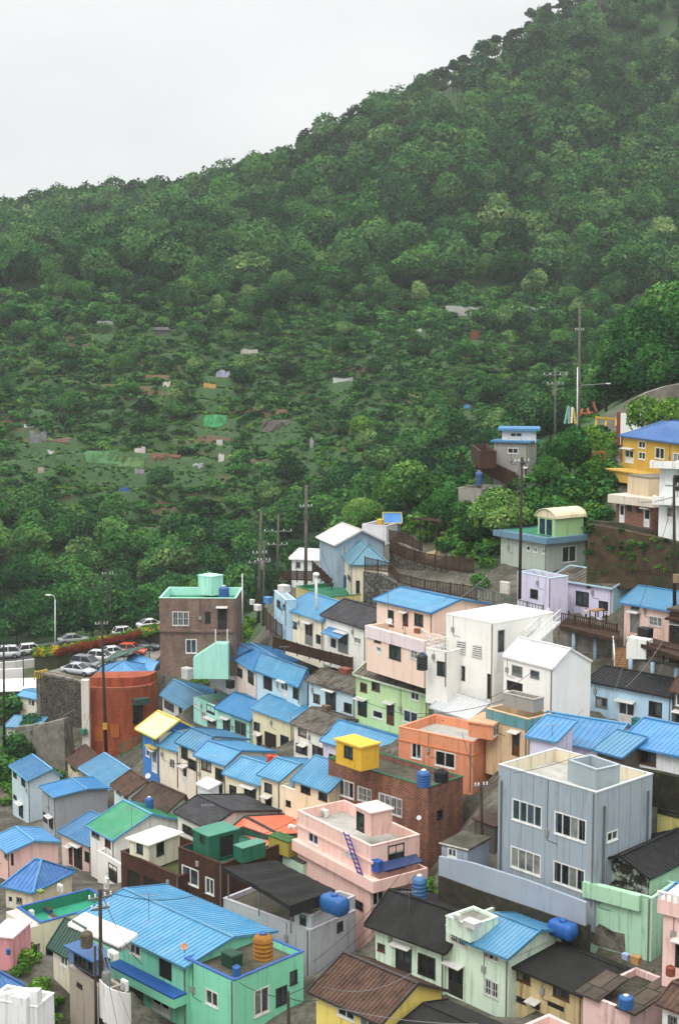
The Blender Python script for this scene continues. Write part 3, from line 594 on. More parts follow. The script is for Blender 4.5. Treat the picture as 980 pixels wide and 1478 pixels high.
for s in (.02, .5, .97):
    p = tl[0] * (1 - s) + tl[1] * s; m = MB((W / 2, L / 2, 0)); m.tube((p.x + .05, p.y + .25, q), (p.x + .05, p.y + .25, p.z - .05), .05, n=6); m.build('canopy_post', M_STEEL, tp.root)
bw = house('dark brown tiled house with white windows under the green rooftop hut', 'J', (71, 254), (324, 352), 92, L=6, by=700, roof='flat', ph=.5, wmat=BRICK_B, floor=paint((34, 84, 66), .5), pm=paint((34, 84, 66), .5), wf=[(92, 350, 188, 485, 'w2'), (228, 420, 277, 532, 'w2'), (230, 600, 322, 680, 'g3')])
house('hut', 'J', (155, 152), (246, 194), 93.5, C=420, by=338, roof='slab', ov=.06, slab=.08, rmat=metal((46, 130, 104)), wall=(26, 92, 72), ws=[(310, 196, 390, 318, 'h')], wf=[(195, 178, 222, 226, 'k1')], sub=bw, name='rooftop_room', low=.02)
house('hut2', 'J', (390, 240), (440, 262), 92.3, C=575, by=345, roof='slab', ov=.03, slab=.05, rmat=metal((60, 140, 114)), wall=(26, 92, 72), sub=bw, name='rooftop_room', low=.02)
bb = house('house with brown tiled balcony band above dark ground floor openings', '1', (519, 502), (768, 612), 94, L=5, by=760, roof='flat', ph=.8, wmat=BRICK_B, floor=rough2('weedy_roof', (84, 104, 48), (70, 62, 46), 1.5), wf=[(548, 575, 602, 690, 'h'), (618, 605, 688, 700, 'h'), (700, 650, 760, 720, 'k2')])
house('cream hut with flat white sheet roof above the brown balcony band', '1', (556, 448), (640, 474), 97, C=771, by=560, roof='slab', ov=.22, slab=.1, rmat=metal((226, 220, 204)), wall=(214, 210, 190), wf=[(587, 453, 614, 514, 'k1')], ws=[(672, 458, 704, 510, 'k1')], name='hut', cat='hut', group='sheds and huts', ground=False, low=.4)
# ---- green gable and neighbours on the left
gg = house('white house with green and blue gabled roof', 'L', (640, 100), (812, 196), 107, L=6.5, by=560, roof='gx', R=(868, -4), rmat=GREENR, wall=(226, 224, 218), trim=BL, sp=.35, D=3.2, rise=1.3,
      wf=[(650, 118, 706, 206, 'g2'), (744, 160, 786, 268, 'b1'), (702, 318, 740, 412, 'k1')])
house('white lower storey with open terrace in front of the green gable', 'L', (690, 285), (890, 405), 104.5, L=3.2, by=566, roof='flat', ph=.7, wall=(226, 224, 218), wf=[(770, 365, 833, 540, 'kd')], name='annex', cat='annex', group='sheds and huts')
house('small pale pink house with blue roof and brown door in the alley', 'L', (436, 142), (645, 244), 112, by=460, roof='shed', R=(640, 18), rmat=BM, wall=(216, 190, 178), sp=.35, wf=[(490, 255, 517, 402, 'bd'), (525, 236, 586, 432, 'kd'), (602, 284, 646, 372, 'k2')])
house('pink gabled house with wide blue roof at the left edge', 'L', (-40, 196), (70, 288), 106, C=412, by=480, roof='gx', RB=(238, 212), rmat=BM, wall=(226, 186, 178), trim=BL, sp=.35, wf=[(34, 288, 56, 346, 'g1')], ws=[(78, 308, 98, 376, 'k1')], stain=.25)
house('low cream house with hipped blue roof below the pink gable', 'L', (42, 520), (232, 562), 99, C=508, by=720, roof='hip', rise=1.3, hipends=.8, rmat=BD, wall=(216, 204, 178), trim=BM, sp=.35, wf=[(60, 600, 95, 700, 'wd'), (120, 610, 160, 660, 'g2')])
tl_ = house('cream house with green flat roof, blue rim and columned porch', 'A', (100, 160), (232, 252), 87, C=660, by=520, roof='flat', ph=.7, wall=(220, 210, 184), pm=paint((34, 120, 92), .4), floor=rough2('teal_roof_coat', (52, 158, 124), (40, 128, 100), .8), cap=paint((44, 86, 150), .4),
      wf=[(140, 290, 156, 470, 'h'), (180, 320, 220, 488, 'h')], ws=[(268, 384, 330, 530, 'kd'), (352, 420, 390, 520, 'w2')])
for x in (116, 170, 224):
    u = max(.15, tl_.tow('f', 'A', (x, 300))[0]); m = MB((tl_.W / 2, tl_.L / 2, 0)); m.lathe([(.2, 0), (.2, .4), (.13, .5), (.12, tl_.h - 1.4), (.18, tl_.h - 1.3)], 10, (u, -.5, 0)); m.build('column', paint((220, 210, 184), .4), tl_.root, smooth=True)
ledge(tl_, 'f', -.02, tl_.W, tl_.h - 1.3, tl_.h - .1, .75, paint((220, 210, 184), .5), name='porch_canopy')
# ---- houses with blue gables, left row
house('pale blue house with blue gabled roof, leftmost of its row', '1', (52, 133), (128, 194), 140, C=258, by=392, roof='gx', RB=(222, 148), rmat=BM, wall=(190, 208, 216), trim=BL, sp=.35, wf=[(58, 158, 74, 190, 'k1'), (93, 182, 111, 226, 'k1'), (60, 255, 74, 282, 'k1'), (82, 292, 102, 366, 'kd')], stain=.35)
house('grey house with wide blue gabled roof and blank grey end wall', '1', (182, 224), (240, 268), 128, C=462, by=480, roof='gx', RB=(372, 236), rmat=BM, wall=(158, 162, 168), trim=BL, sp=.35, wf=[(186, 330, 205, 380, 'k1'), (212, 350, 230, 410, 'kd')], ws=[], stain=.35)
house('house under a pale blue roof with white rake, behind the brown roofs', '1', (350, 142), (478, 232), 140, C=612, by=310, roof='gx', R=(455, 82), rmat=BL, wall=(140, 140, 140), trim=TRIMB, sp=.35, wf=[(380, 190, 410, 240, 'k2')])
house('low cream house with brown roof at the foot of the concrete slope', '1', (292, 100), (340, 148), 150, C=440, by=190, roof='gx', R=(372, 46), rmat=BRTILE, wall=(206, 196, 170), sp=.3, wf=[(305, 130, 325, 160, 'k1')])
house('pale blue house with brown sheet roof in the alley', '1', (490, 212), (552, 256), 120, C=650, by=318, roof='gx', R=(590, 152), rmat=BRTILE, wall=(196, 212, 216), sp=.3, wf=[(500, 230, 521, 264, 'g1'), (534, 254, 561, 292, 'g1')])
house('shabby house with rusty dark brown roof and rubble on it', 'I', (25, 488), (198, 568), 112, C=332, by=690, roof='gx', R=(140, 392), rmat=rough2('rusty_roof', (92, 74, 60), (58, 50, 44), .9), wall=(206, 208, 204), sp=.4, wf=[(60, 540, 110, 610, 'h')], stain=.8)
house('white house with charcoal gabled roof and barred window', 'I', (268, 562), (452, 652), 100, L=6, by=760, roof='gx', R=(392, 476), rmat=SLATE, wall=(224, 222, 214), sp=0, wf=[(297, 635, 356, 748, 'k2x')])
house('house under a low orange roof with dark ridge', 'I', (592, 662), (778, 762), 97, L=5, h=3, roof='gx', R=(665, 602), rmat=metal((206, 100, 62)), trim=SLATE, wall=(190, 210, 180), sp=.4)
house('mustard rooftop box with moss green top beside the pink house', 'I', (790, 705), (905, 748), 95, C=965, by=800, roof='slab', ov=.04, slab=.08, rmat=rough2('moss_top', (70, 112, 62), (50, 86, 52), 2), wall=(166, 148, 64), name='shed', cat='shed', group='sheds and huts', low=.4)
house('pale green wall house hidden behind the black tarpaulin', 'J', (576, 246), (790, 350), 94, L=2.5, h=3.6, roof='slab', ov=.03, slab=.1, rmat=M_CONCD, wall=(176, 204, 180), wf=[])
# ---- foreground
mi = house('mint green two storey house with long ribbed blue roof', '1', (360, 772), (800, 985), 78, L=6.6, by=1262, roof='gx', R=(545, 668), rmat=BL, wall=MINT, trim=BL, sp=.26, rib=.045, ov=.25,
      wf=[(556, 886, 604, 958, 'w2'), (680, 935, 738, 1066, 'h'), (796, 1010, 825, 1075, 'w1'), (560, 1060, 616, 1150, 'g2x'), (655, 1106, 729, 1245, 'wd')], stain=.45)
(u0, _), (u1, v) = mi.tow('f', '1', (516, 1000)), mi.tow('f', '1', (812, 1120)); u1 = min(u1, mi.W)
ledge(mi, 'f', u0, u1, v - .55, v - .02, .95, paint(MINT, .2), name='balcony', t=.12); ledge(mi, 'f', u0, u1, v + .0, v + .1, .97, plain('blue_cap', (40, 88, 160), .5), name='balcony_rail')
m = MB((mi.W / 2, mi.L / 2, 0))
for z in (px('1', (556, 886)),): pass
mf = house('mint green block with cluttered brown roof deck and blue rim', '0', (267, 1383), (337.5, 1416), 75.5, C=438, by=1490, roof='flat', ph=.4, wall=MINT, cap=plain('blue_cap', (40, 88, 160), .5), floor=M_CONCD, stain=.42,
      wf=[(883, 1086, 936, 1176, 'w2', '1')], ws=[(182, 1010, 241, 1086, 'w2', '2'), (268, 1002, 311, 1051, 'k2', '2'), (323, 935, 351, 973, 'k1', '2')])
cg = house('weathered grey concrete house with blue framed rooftop enclosure', 'A', (402, 500), (604, 642), 73.5, C=700, h=5.2, roof='flat', ph=.1, wall=(158, 148, 134), stain=.9, wf=[(446, 588, 477, 628, 'k1'), (374, 728, 392, 756, 'k1')], floor=M_CONCD)
house('enclosure', 'A', (396, 388), (545, 470), 74.2, C=640, by=556, roof='slab', ov=.2, slab=.1, rmat=BD, wall=(92, 120, 156), wf=[(430, 418, 540, 540, 'k4')], sub=cg, name='rooftop_room', low=.02)
house('low house with dark green sheet roof beside the columned porch', 'A', (308, 362), (400, 416), 78, C=470, by=520, roof='shed', rise=.9, rmat=metal((20, 66, 50)), wall=(206, 200, 178), wf=[(352, 420, 395, 510, 'w2')], sp=.3)
house('white lean-to with curved white sheet roof under the mint house eave', 'A', (432, 252), (700, 366), 76.6, L=.75, h=.5, roof='shed', rise=.16, rmat=metal((228, 226, 222)), wall=(150, 160, 150), sp=.4, low=.02, name='lean_to', cat='lean-to', group='sheds and huts')
# stepped white gable at the bottom left corner
w = house('white rendered house with stepped gable in the bottom left corner', 'A', (-60, 690), (215, 738), 66, L=1.6, h=4.5, roof='flat', ph=.3, wall=(222, 222, 224), stain=.5)
m = MB((w.W / 2, w.L / 2, 0)); W = w.W; a = w.tow('f', 'A', (75, 650))[0]; m.hexa([(a, .02, w.h), (W, .02, w.h), (W, .5, w.h), (a, .5, w.h), (a, .02, w.h + .6), (W, .02, w.h + .8), (W, .5, w.h + .8), (a, .5, w.h + .6)])
m.hexa([(0, .02, w.h), (a - .004, .02, w.h), (a - .004, .5, w.h), (0, .5, w.h), (0, .02, w.h + .1), (a - .004, .02, w.h + .55), (a - .004, .5, w.h + .55), (0, .5, w.h + .1)])
m.box((a + .1, -.25, -1), (a + .9, -.004, w.h + .5)); m.build('gable_wall', paint((226, 226, 228), .5), w.root)
house('small pink hut with pale flat roof at the left edge', 'A', (-60, 326), (74, 340), 80, L=2.4, by=385, roof='slab', ov=.08, slab=.1, rmat=paint((226, 196, 196), .3), wall=(206, 140, 146), name='hut', cat='hut', group='sheds and huts')
house('house with deep blue sheet roof cut by the left edge', 'A', (-170, 598), (-15, 652), 71, C=106, h=3, roof='hip', rise=.7, rmat=BD, wall=(190, 190, 190), sp=.3)
dr = house('pale mint house with black felt roof and barred window', 'K', (408, 270), (806, 412), 79, L=5.5, by=700, roof='gx', R=(520, 108), rmat=ASPH, wall=PALEM, sp=0, wf=[(420, 402, 461, 458, 'b1'), (525, 410, 614, 592, 'kd'), (656, 460, 751, 612, 'k2x')], stain=.55, ov=.45)
mw = house('pale mint two storey house with small blue gable and white barred windows', '3', (10, 795), (272, 906), 75.5, L=5.2, by=1195, roof='flat', ph=.15, wall=PALEM, stain=.6, floor=M_CONC,
      wf=[(26, 803, 93, 888, 'w2x'), (168, 878, 229, 952, 'w3'), (22, 950, 79, 1108, 'kd'), (170, 1010, 227, 1104, 'w2x')])
house('pblock', '3', (10, 757), (112, 802), 76.6, L=2.2, h=.9, roof='flat', ph=.1, wall=PALEM, stain=.6, floor=M_CONC, sub=mw, name='roof_terrace', low=.02)
house('roofed', '3', (114, 852), (268, 915), 75.2, L=5.0, h=.25, roof='gx', rmat=BL, wall=PALEM, trim=BL, sub=mw, name='gabled_roof', low=.02, sp=.26, ov=.3, D=2.4, rise=.75)
tn = house('tan rendered house with broad black felt roof', '3', (277, 945), (578, 1072), 72.5, L=4.2, by=1230, roof='gx', R=(452, 850), rmat=ASPH, wall=(196, 176, 132), sp=0, stain=.9, ov=.35,
      wf=[(302, 978, 360, 1042, 'b2'), (455, 1045, 521, 1112, 'b2'), (284, 1078, 341, 1142, 'k2'), (366, 1110, 396, 1215, 'kd'), (430, 1105, 500, 1160, 'h')])
pr = house('low pink house with brown plank roof panels around an open tank well', '3', (580, 1078), (775, 1160), 69.5, L=4.6, h=3, roof='flat', ph=.3, wall=(222, 190, 186), stain=.8, floor=M_CONCD)
W, L = pr.W, pr.L; PLANK = brick('plank_roof', (92, 82, 70), (72, 64, 56), (44, 40, 36), .9, 1.6, .05)
m = MB((W / 2, L / 2, 0)); q = pr.h; m.hexa([(-.3, -.3, q + .02), (W * .4, -.3, q + .02), (W * .4, L * .5, q + .45), (-.3, L * .5, q + .45), (-.3, -.3, q + .12), (W * .4, -.3, q + .12), (W * .4, L * .5, q + .55), (-.3, L * .5, q + .55)])
m.build('roof', PLANK, pr.root)
m = MB((W / 2, L / 2, 0)); m.hexa([(W * .75, -.3, q + .1), (W + .5, -.3, q + .1), (W + .5, L + .3, q + .6), (W * .75, L + .3, q + .6), (W * .75, -.3, q + .2), (W + .5, -.3, q + .2), (W + .5, L + .3, q + .7), (W * .75, L + .3, q + .7)]); m.build('roof', PLANK, pr.root)
mp = house('peeling mint house with bare concrete patch and protruding parapet', 'C', (320, 455), (790, 575), 77, L=3, by=1015, roof='flat', ph=.3, wall=(170, 212, 182), stain=.8, wf=[(539, 563, 607, 642, 'h')], floor=M_CONCD)
(u0, v1), (u1, v0) = mp.tow('f', 'C', (385, 740)), mp.tow('f', 'C', (600, 985)); m = MB((mp.W / 2, mp.L / 2, 0))
rg = [(u0 + .1, v0), (u1, v0), (u1 - .05, (v0 + v1) / 2), (u1 - .1, v1 - .2), (u0 + (u1 - u0) * .6, v1 - .25), (u0 + .3, v1), (u0 - .15, v1 - .5), (u0 - .5, v0 + .4)]
k = len(m.v); m.v += [Vector((x, -.03, max(.02, z))) for x, z in rg]; m.f.append(tuple(range(k, k + len(rg)))); m.build('bare_render', rough2('bare_render', (142, 136, 126), (98, 92, 84), 2.2, c3=(62, 56, 48)), mp.root)
u1 = mp.tow('f', 'C', (715, 560))[0]; ledge(mp, 'f', -.05, u1, mp.h - .8, mp.h + .1, .35, paint((166, 208, 176), .6), name='parapet_box')
mp2 = house('upper', 'C', (398, 300), (768, 408), 78.3, L=9, by=560, roof='gy', rise=.75, rmat=BKTILE, wmat=rough2('peeling_paint', (168, 178, 166), (40, 38, 34), 1.6, stops=(.44, .52)), sp=.3, rib=.05, ov=.3, sub=mp, name='upper_storey', low=.02)
m = MB((mp2.W / 2, mp2.L / 2, 0)); m.box((mp2.W + .004, .02, 0), (mp2.W + .06, 9, mp2.h)); m.build('side_render', paint((166, 208, 176), .4), mp2.root)
pe = house('pink house with white balustrade and blue roof cut by the right edge', 'C', (868, 670), (1100, 730), 70.5, L=5, by=1100, roof='slab', ov=.25, slab=.75, rmat=paint((230, 194, 186), .3), wall=(230, 194, 186), wf=[(955, 870, 1040, 1085, 'kd')])
m = MB((pe.W / 2, pe.L / 2, 0)); q = pe.h + .75
m.box((-.28, -.28, q + .35), (pe.W + .3, -.14, q + .45))
for i in range(int(pe.W / .35)): x = -.2 + i * .35; m.box((x, -.26, q), (x + .1, -.16, q + .35))
m.build('balustrade', M_WHITE, pe.root)
house('upper', 'C', (872, 580), (1100, 640), 71.5, L=4.5, by=660, roof='gx', R=(985, 480), rmat=BM, wall=(214, 206, 190), sub=pe, name='upper_storey', low=.02, sp=.28)
house('flat roofed house with pink parapet at the bottom edge', 'C', (-320, 1560), (140, 1800), 61.5, C=520, h=3, roof='flat', ph=.6, wall=(232, 190, 182), floor=M_CONCD, stain=.3)
house('white house with brown tiled roof in the bottom right corner', 'C', (862, 1302), (1120, 1400), 64.5, L=5, h=3.5, roof='gx', R=(960, 1180), rmat=BRTILE, wall=(216, 216, 216), sp=.3, wf=[(905, 1395, 960, 1490, 'g2x')])
yb = house('yellow house with brown pantiled roof at the bottom edge', 'K', (66, 668), (440, 838), 68, L=4.6, h=3.4, roof='gx', rmat=BRTILE, wall=(226, 206, 110), sp=.24, rib=.05, wf=[(190, 740, 287, 862, 'w2'), (317, 816, 406, 930, 'w2')], trim=plain('dark_ridge', (58, 52, 50), .6), ov=.3, D=2.4, rise=1.1)
house('house with black felt roof beside the yellow house', 'K', (575, 872), (900, 1020), 65.5, L=3.4, h=3, roof='gx', rmat=ASPH, wall=(200, 196, 188), sp=0, wf=[(605, 806, 650, 880, 'b1')], D=1.7, rise=.4)
# ---- row along the upper lane
house('cream house with pale blue roof at the bend of the lane', '5', (378, 392), (538, 446), 128, L=5.5, by=580, roof='gx', R=(487, 334), rmat=BL, wall=CREAM, trim=BL, wf=[(402, 448, 429, 484, 'k1'), (463, 456, 494, 556, 'gd'), (505, 500, 530, 555, 'w1')])
cs = house('white house with charcoal slate roof and small blue awning', '5', (540, 422), (716, 476), 122, L=6, by=618, roof='gx', R=(632, 360), rmat=SLATE, wall=(228, 226, 220), sp=0, wf=[(600, 496, 641, 594, 'gd'), (665, 514, 694, 550, 'w2'), (570, 522, 590, 560, 'k1')], stain=.3)
p0 = cs.tow('f', '5', (562, 472)); p1_ = cs.tow('f', '5', (640, 498)); m = MB((cs.W / 2, cs.L / 2, 0)); m.hexa([(p0[0], -.9, p0[1] - .55), (p1_[0], -.9, p0[1] - .55), (p1_[0], -.01, p0[1] - .1), (p0[0], -.01, p0[1] - .1), (p0[0], -.9, p0[1] - .48), (p1_[0], -.9, p0[1] - .48), (p1_[0], -.01, p0[1]), (p0[0], -.01, p0[1])]); m.build('awning', BM, cs.root)
pc = house('peach two storey house with blue roof and wide white balcony', 'M', (108, 22), (474, 106), 113.5, C=838, by=480, roof='gx', RB=(648, 24), rmat=BL, wall=PINKC, trim=BM, wf=[(182, 92, 219, 202, 'k1'), (280, 112, 313, 226, 'bd'), (356, 114, 412, 202, 'k2')], stain=.2)
pl = house('peach ground storey carrying the wide white balcony', 'M', (42, 196), (420, 300), 110.5, L=2.4, by=478, roof='flat', ph=.9, wall=PINKC, stain=.2, wf=[(92, 256, 134, 312, 'b1'), (106, 330, 138, 405, 'wd'), (190, 312, 266, 446, 'k2'), (330, 345, 375, 420, 'w2x')], name='annex', cat='annex', group='sheds and huts')
ledge(pl, 'f', -.1, pl.W + .1, pl.h - .95, pl.h + .03, .12, paint((222, 206, 206), .3), name='balcony_band')
house('pale blue house with tarpaulins and white boards on its flat roof', 'N', (176, 552), (262, 622), 133, C=330, by=800, roof='flat', ph=.25, wall=LBLUE, floor=rough2('pale_junk_roof', (196, 190, 186), (150, 142, 140), 1.5), wf=[(195, 610, 222, 682, 'k1'), (238, 640, 255, 690, 'k1')])
house('low mustard house with green flat roof deck', 'N', (330, 520), (560, 600), 137, L=5, by=640, roof='flat', ph=.3, wall=(200, 186, 120), floor=rough2('green_roof_coat', (58, 140, 104), (44, 108, 84), 1.0), pm=paint((44, 112, 78), .4), cap=paint((44, 112, 78), .4))
house('white house with wide white roof in front of the forest', 'N', (300, 320), (560, 335), 152, L=5.5, by=440, roof='gx', R=(368, 254), rmat=metal((224, 220, 216)), wall=(226, 226, 222), sp=.5, wf=[(330, 350, 360, 390, 'g2')])
tg = house('cream house with teal sheet hipped roof by the fenced path', 'E', (98, 264), (150, 326), 138.5, C=352, by=520, roof='hip', rise=1.5, hipends=1.0, rmat=metal((70, 120, 136)), wall=(222, 210, 186), ws=[(172, 425, 192, 492, 'k1')], wf=[(126, 385, 142, 428, 'k1')], sp=.3, ov=.2)
house('house with broad white gabled roof rising behind the teal hipped roof', 'E', (62, 215), (335, 203), 146, L=6, by=420, roof='gy', rise=1.3, rmat=metal((222, 218, 208)), wall=(150, 168, 184), sp=.35, ov=.35, wf=[(100, 230, 112, 300, 'w1')])
house('white block house with yellow tank on its flat roof', 'E', (205, 108), (342, 116), 155, L=4, by=190, roof='flat', ph=.4, wall=(214, 212, 216))
house('blue house with blue and yellow roof at the end of the fenced path', 'E', (338, 92), (420, 92), 158, L=4, by=190, roof='gx', rise=.8, rmat=metal((66, 126, 190)), wall=(84, 140, 190), trim=plain('yellow_trim', (220, 196, 90), .5), sp=.3)
# ---- second row
house('lavender house with small blue roof next to the mint stair', 'F', (452, 80), (556, 130), 142, L=5, by=238, roof='gx', R=(575, 18), rmat=BM, wall=(212, 210, 218), sp=.35, wf=[(482, 118, 506, 192, 'gd'), (530, 145, 554, 214, 'gd')])
house('pinkish house with stepped blue roof and dark doors', 'F', (560, 96), (718, 190), 137, L=5.5, by=290, roof='gx', R=(690, 36), rmat=BM, wall=(222, 204, 194), trim=BL, sp=.35, wf=[(572, 118, 598, 168, 'k1'), (612, 170, 641, 254, 'kd'), (672, 186, 706, 280, 'kd')])
house('pale blue house with large blue roof and ridge finials', '5', (262, 638), (440, 706), 128, C=472, by=795, roof='gx', R=(362, 574), rmat=BL, wall=(182, 208, 220), trim=BM, wf=[(288, 672, 326, 748, 'h'), (362, 700, 391, 768, 'wd'), (412, 724, 448, 782, 'k2')])
house('pale blue house with grey brown roof and plant pots', '5', (478, 694), (672, 748), 120, L=5, by=866, roof='gx', R=(537, 650), rmat=CEM, wall=(188, 212, 222), sp=.4, wf=[(497, 752, 524, 794, 'k2'), (548, 738, 590, 824, 'kd'), (624, 788, 656, 834, 'k2')])
lg = house('light green two storey house with dark and brown roof halves', '0', (513.5, 972), (618, 1001), 112, C=672, by=1064, roof='gx', R=(537, 951), rmat=CEM, wall=LGREEN, sp=.45, trim=paint((206, 218, 190)), stain=.3, ov=.15,
      wf=[(0, 568, 43, 636, 'b2', 'M'), (75, 558, 128, 632, 'b2', 'M'), (332, 627, 386, 694, 'w2', 'M'), (80, 745, 148, 817, 'w1', 'M'), (174, 706, 221, 892, 'bd', 'M'), (284, 744, 376, 852, 'w2', 'M'), (682, 775, 719, 868, 'kd', '5')])
m = MB((lg.W / 2, lg.L / 2, 0)); s_ = lg.L / 2; 
house('low white house with pale grey lean-to roof behind the orange block', 'M', (482, 726), (722, 804), 105, by=905, roof='shed', R=(590, 640), rmat=metal((176, 178, 178)), wall=(214, 216, 216), sp=.4, wf=[(490, 800, 541, 852, 'g2'), (550, 806, 634, 864, 'k2')])
# ---- third row
house('grey white house with curved blue roof above the yellow roofed house', 'F', (180, 322), (352, 418), 146, L=5.5, by=530, roof='gx', R=(250, 226), rmat=BL, wall=(196, 196, 192), trim=BL, wf=[(190, 360, 246, 432, 'k2'), (274, 400, 293, 452, 'k1'), (306, 414, 339, 472, 'k2'), (354, 420, 379, 502, 'kd')])
aq = house('aqua house with flat roof and small blue roof piece', 'F', (358, 346), (534, 422), 138, L=6, by=565, roof='flat', ph=.6, wall=AQUA, floor=rough2('pale_junk_roof', (196, 190, 186), (150, 142, 140), 1.5), wf=[(434, 384, 481, 447, 'k2'), (440, 464, 491, 552, 'gd'), (404, 424, 431, 482, 'w2x'), (362, 352, 386, 402, 'w1')], stain=.3)
house('aqua house with neat blue gable and large window', 'F', (496, 402), (690, 474), 132, L=5.5, by=652, roof='gx', R=(605, 320), rmat=BM, wall=(166, 216, 206), trim=BM, sp=.35, wf=[(529, 464, 571, 588, 'kd'), (596, 474, 663, 578, 'g2')], stain=.3)
house('cream house with patched blue roof above the orange tanks', 'F', (700, 402), (930, 484), 126, L=6, by=712, roof='gx', R=(800, 330), rmat=BL, wall=(216, 210, 178), trim=BL, wf=[(706, 484, 741, 542, 'k1'), (724, 560, 753, 668, 'kd'), (766, 538, 836, 680, 'h'), (860, 560, 908, 660, 'k2')])
house('white house with mottled grey roof above the blue sheet roof', 'G', (218, 408), (396, 474), 117, L=6, by=648, roof='gx', R=(330, 326), rmat=CEM, wall=(224, 222, 214), sp=.4, wf=[(242, 434, 289, 500, 'b1'), (229, 528, 266, 592, 'k1'), (265, 544, 294, 652, 'kd'), (324, 538, 387, 630, 'k2')])
house('lilac house with long pale blue roof behind the yellow rooftop hut', 'G', (388, 508), (800, 634), 110, L=6, by=735, roof='gx', R=(490, 400), rmat=BL, wall=LILAC, trim=BM, wf=[(420, 590, 450, 620, 'k1')])
# ---- fourth row, cream terrace
yr = house('narrow blue corner house with pale yellow gabled roof', 'F', (66, 512), (158, 556), 124, C=360, by=808, roof='gx', RB=(262, 474), rmat=metal((236, 214, 140)), wall=(62, 124, 196), trim=plain('yellow_trim', (220, 196, 90), .5), sp=0, ov=.5, wf=[(84, 630, 106, 692, 'w1'), (118, 648, 149, 788, 'wd'), (84, 530, 106, 558, 'k1')], stain=.2)
ledge_px(yr, 'f', 'F', (103, 618), (155, 640), .5, plain('yellow_trim', (220, 196, 90), .5), name='door_canopy')
m = MB((yr.W / 2, yr.L / 2, 0)); m.box((yr.W + .003, .02, 0), (yr.W + .03, yr.L - .02, yr.h)); m.build('side_render', paint(CREAM, .4), yr.root)
house('cream terrace house with low blue roof next to the blue corner house', 'I', (163, 170), (272, 206), 122, L=5, by=428, roof='gx', R=(235, 96), rmat=BL, wall=CREAM, wf=[(220, 256, 251, 322, 'w2')], sp=.32)
house('cream terrace house with blue roof, barred window and white door', 'I', (270, 156), (384, 204), 118, L=5, by=468, roof='gx', R=(355, 86), rmat=BL, trim=BM, wall=(230, 218, 200), wf=[(288, 188, 326, 268, 'k1'), (329, 256, 373, 328, 'k2x'), (296, 306, 322, 412, 'wd')])
house('cream terrace house with blue roof and two brown windows', 'I', (380, 232), (548, 288), 111.5, L=5, by=512, roof='gx', R=(457, 160), rmat=BL, trim=BM, wall=(228, 218, 198), wf=[(404, 252, 461, 338, 'b2'), (484, 310, 536, 396, 'b1'), (500, 402, 526, 500, 'kd')])
house('white garden shed against the cream terrace', 'I', (384, 404), (452, 434), 108.5, C=505, by=492, roof='shed', rise=.25, rmat=metal((226, 226, 224)), wall=(206, 212, 216), sp=.4, name='shed', cat='shed', group='sheds and huts', ov=.08)
house('cream terrace house with blue roof and wide dark gate', 'I', (548, 338), (748, 402), 107, L=5, by=600, roof='gx', R=(652, 252), rmat=BL, wall=(228, 220, 192), wf=[(566, 410, 606, 478, 'k1'), (652, 418, 719, 568, 'kd')])
house('cream terrace house with blue roof over a narrow dark door', 'I', (748, 344), (858, 378), 104, L=5, by=626, roof='gx', R=(850, 258), rmat=BL, wall=(226, 216, 186), wf=[(768, 397, 811, 461, 'k1'), (774, 480, 809, 608, 'kd')])
house('cream annex with small roof terrace at the end of the terrace row', 'I', (856, 416), (950, 448), 102.5, L=4, by=660, roof='flat', ph=.6, wall=(226, 216, 188), wf=[(892, 498, 919, 538, 'k2')], name='annex', cat='annex', group='sheds and huts', stain=.7)
house('cream house with steep blue lean-to roof beside the brick building', 'G', (224, 732), (418, 800), 99.5, by=935, roof='shed', R=(340, 618), rmat=BL, wall=(222, 212, 180), sp=.3, wf=[(258, 748, 312, 828, 'k2'), (360, 798, 410, 868, 'k2')])
# ---- brown house, terracotta building and the car deck, upper left
br = house('brown tiled three storey house with mint roof terrace', '4', (684, 188), (1012, 190), 142, C=1040, by=455, roof='flat', ph=.8, wmat=BRICK_P, pm=paint((168, 222, 206), .2), cap=paint((168, 222, 206), .2), floor=rough2('green_roof_coat', (58, 140, 104), (44, 108, 84), 1.0),
      wf=[(740, 246, 811, 306, 'w3x'), (880, 247, 903, 294, 'k1'), (934, 232, 973, 322, 'kd'), (797, 364, 844, 424, 'w2')])
ledge(br, 'f', -.05, br.W * .98, br.h * .46, br.h * .5, .25, BRICK_P, name='string_course')
house('tower', '4', (850, 92), (908, 100), 146, C=957, by=178, roof='slab', ov=.05, slab=.1, rmat=paint((168, 222, 206), .2), wall=(168, 222, 206), sub=br, name='rooftop_room', low=.02)
(ua, za), (ub, zb_) = br.tow('f', '4', (838, 478)), br.tow('f', '4', (985, 372)); um = br.tow('f', '4', (930, 372))[0]; m = MB((br.W / 2, br.L / 2, 0)); zt1, zt0 = zb_, br.tow('f', '4', (838, 432))[1]
m.hexa([(ua, -1.5, -1.6), (um, -1.5, -1.6), (um, -.004, -1.6), (ua, -.004, -1.6), (ua, -1.5, zt0), (um, -1.5, zt1), (um, -.004, zt1), (ua, -.004, zt0)]); m.hexa([(um, -1.5, -1.6), (ub, -1.5, -1.6), (ub, -.004, -1.6), (um, -.004, -1.6), (um, -1.5, zt1), (ub, -1.5, zt1), (ub, -.004, zt1), (um, -.004, zt1)])
m.build('stair', paint((166, 222, 206), .25), br.root)
for x_ in (um + .06, ub - .06): m = MB((br.W / 2, br.L / 2, 0)); m.box((x_ - .06, -1.48, zt1 + .004), (x_ + .06, -1.36, zt1 + 1.5)); m.build('stair_post', M_WHITE, br.root)
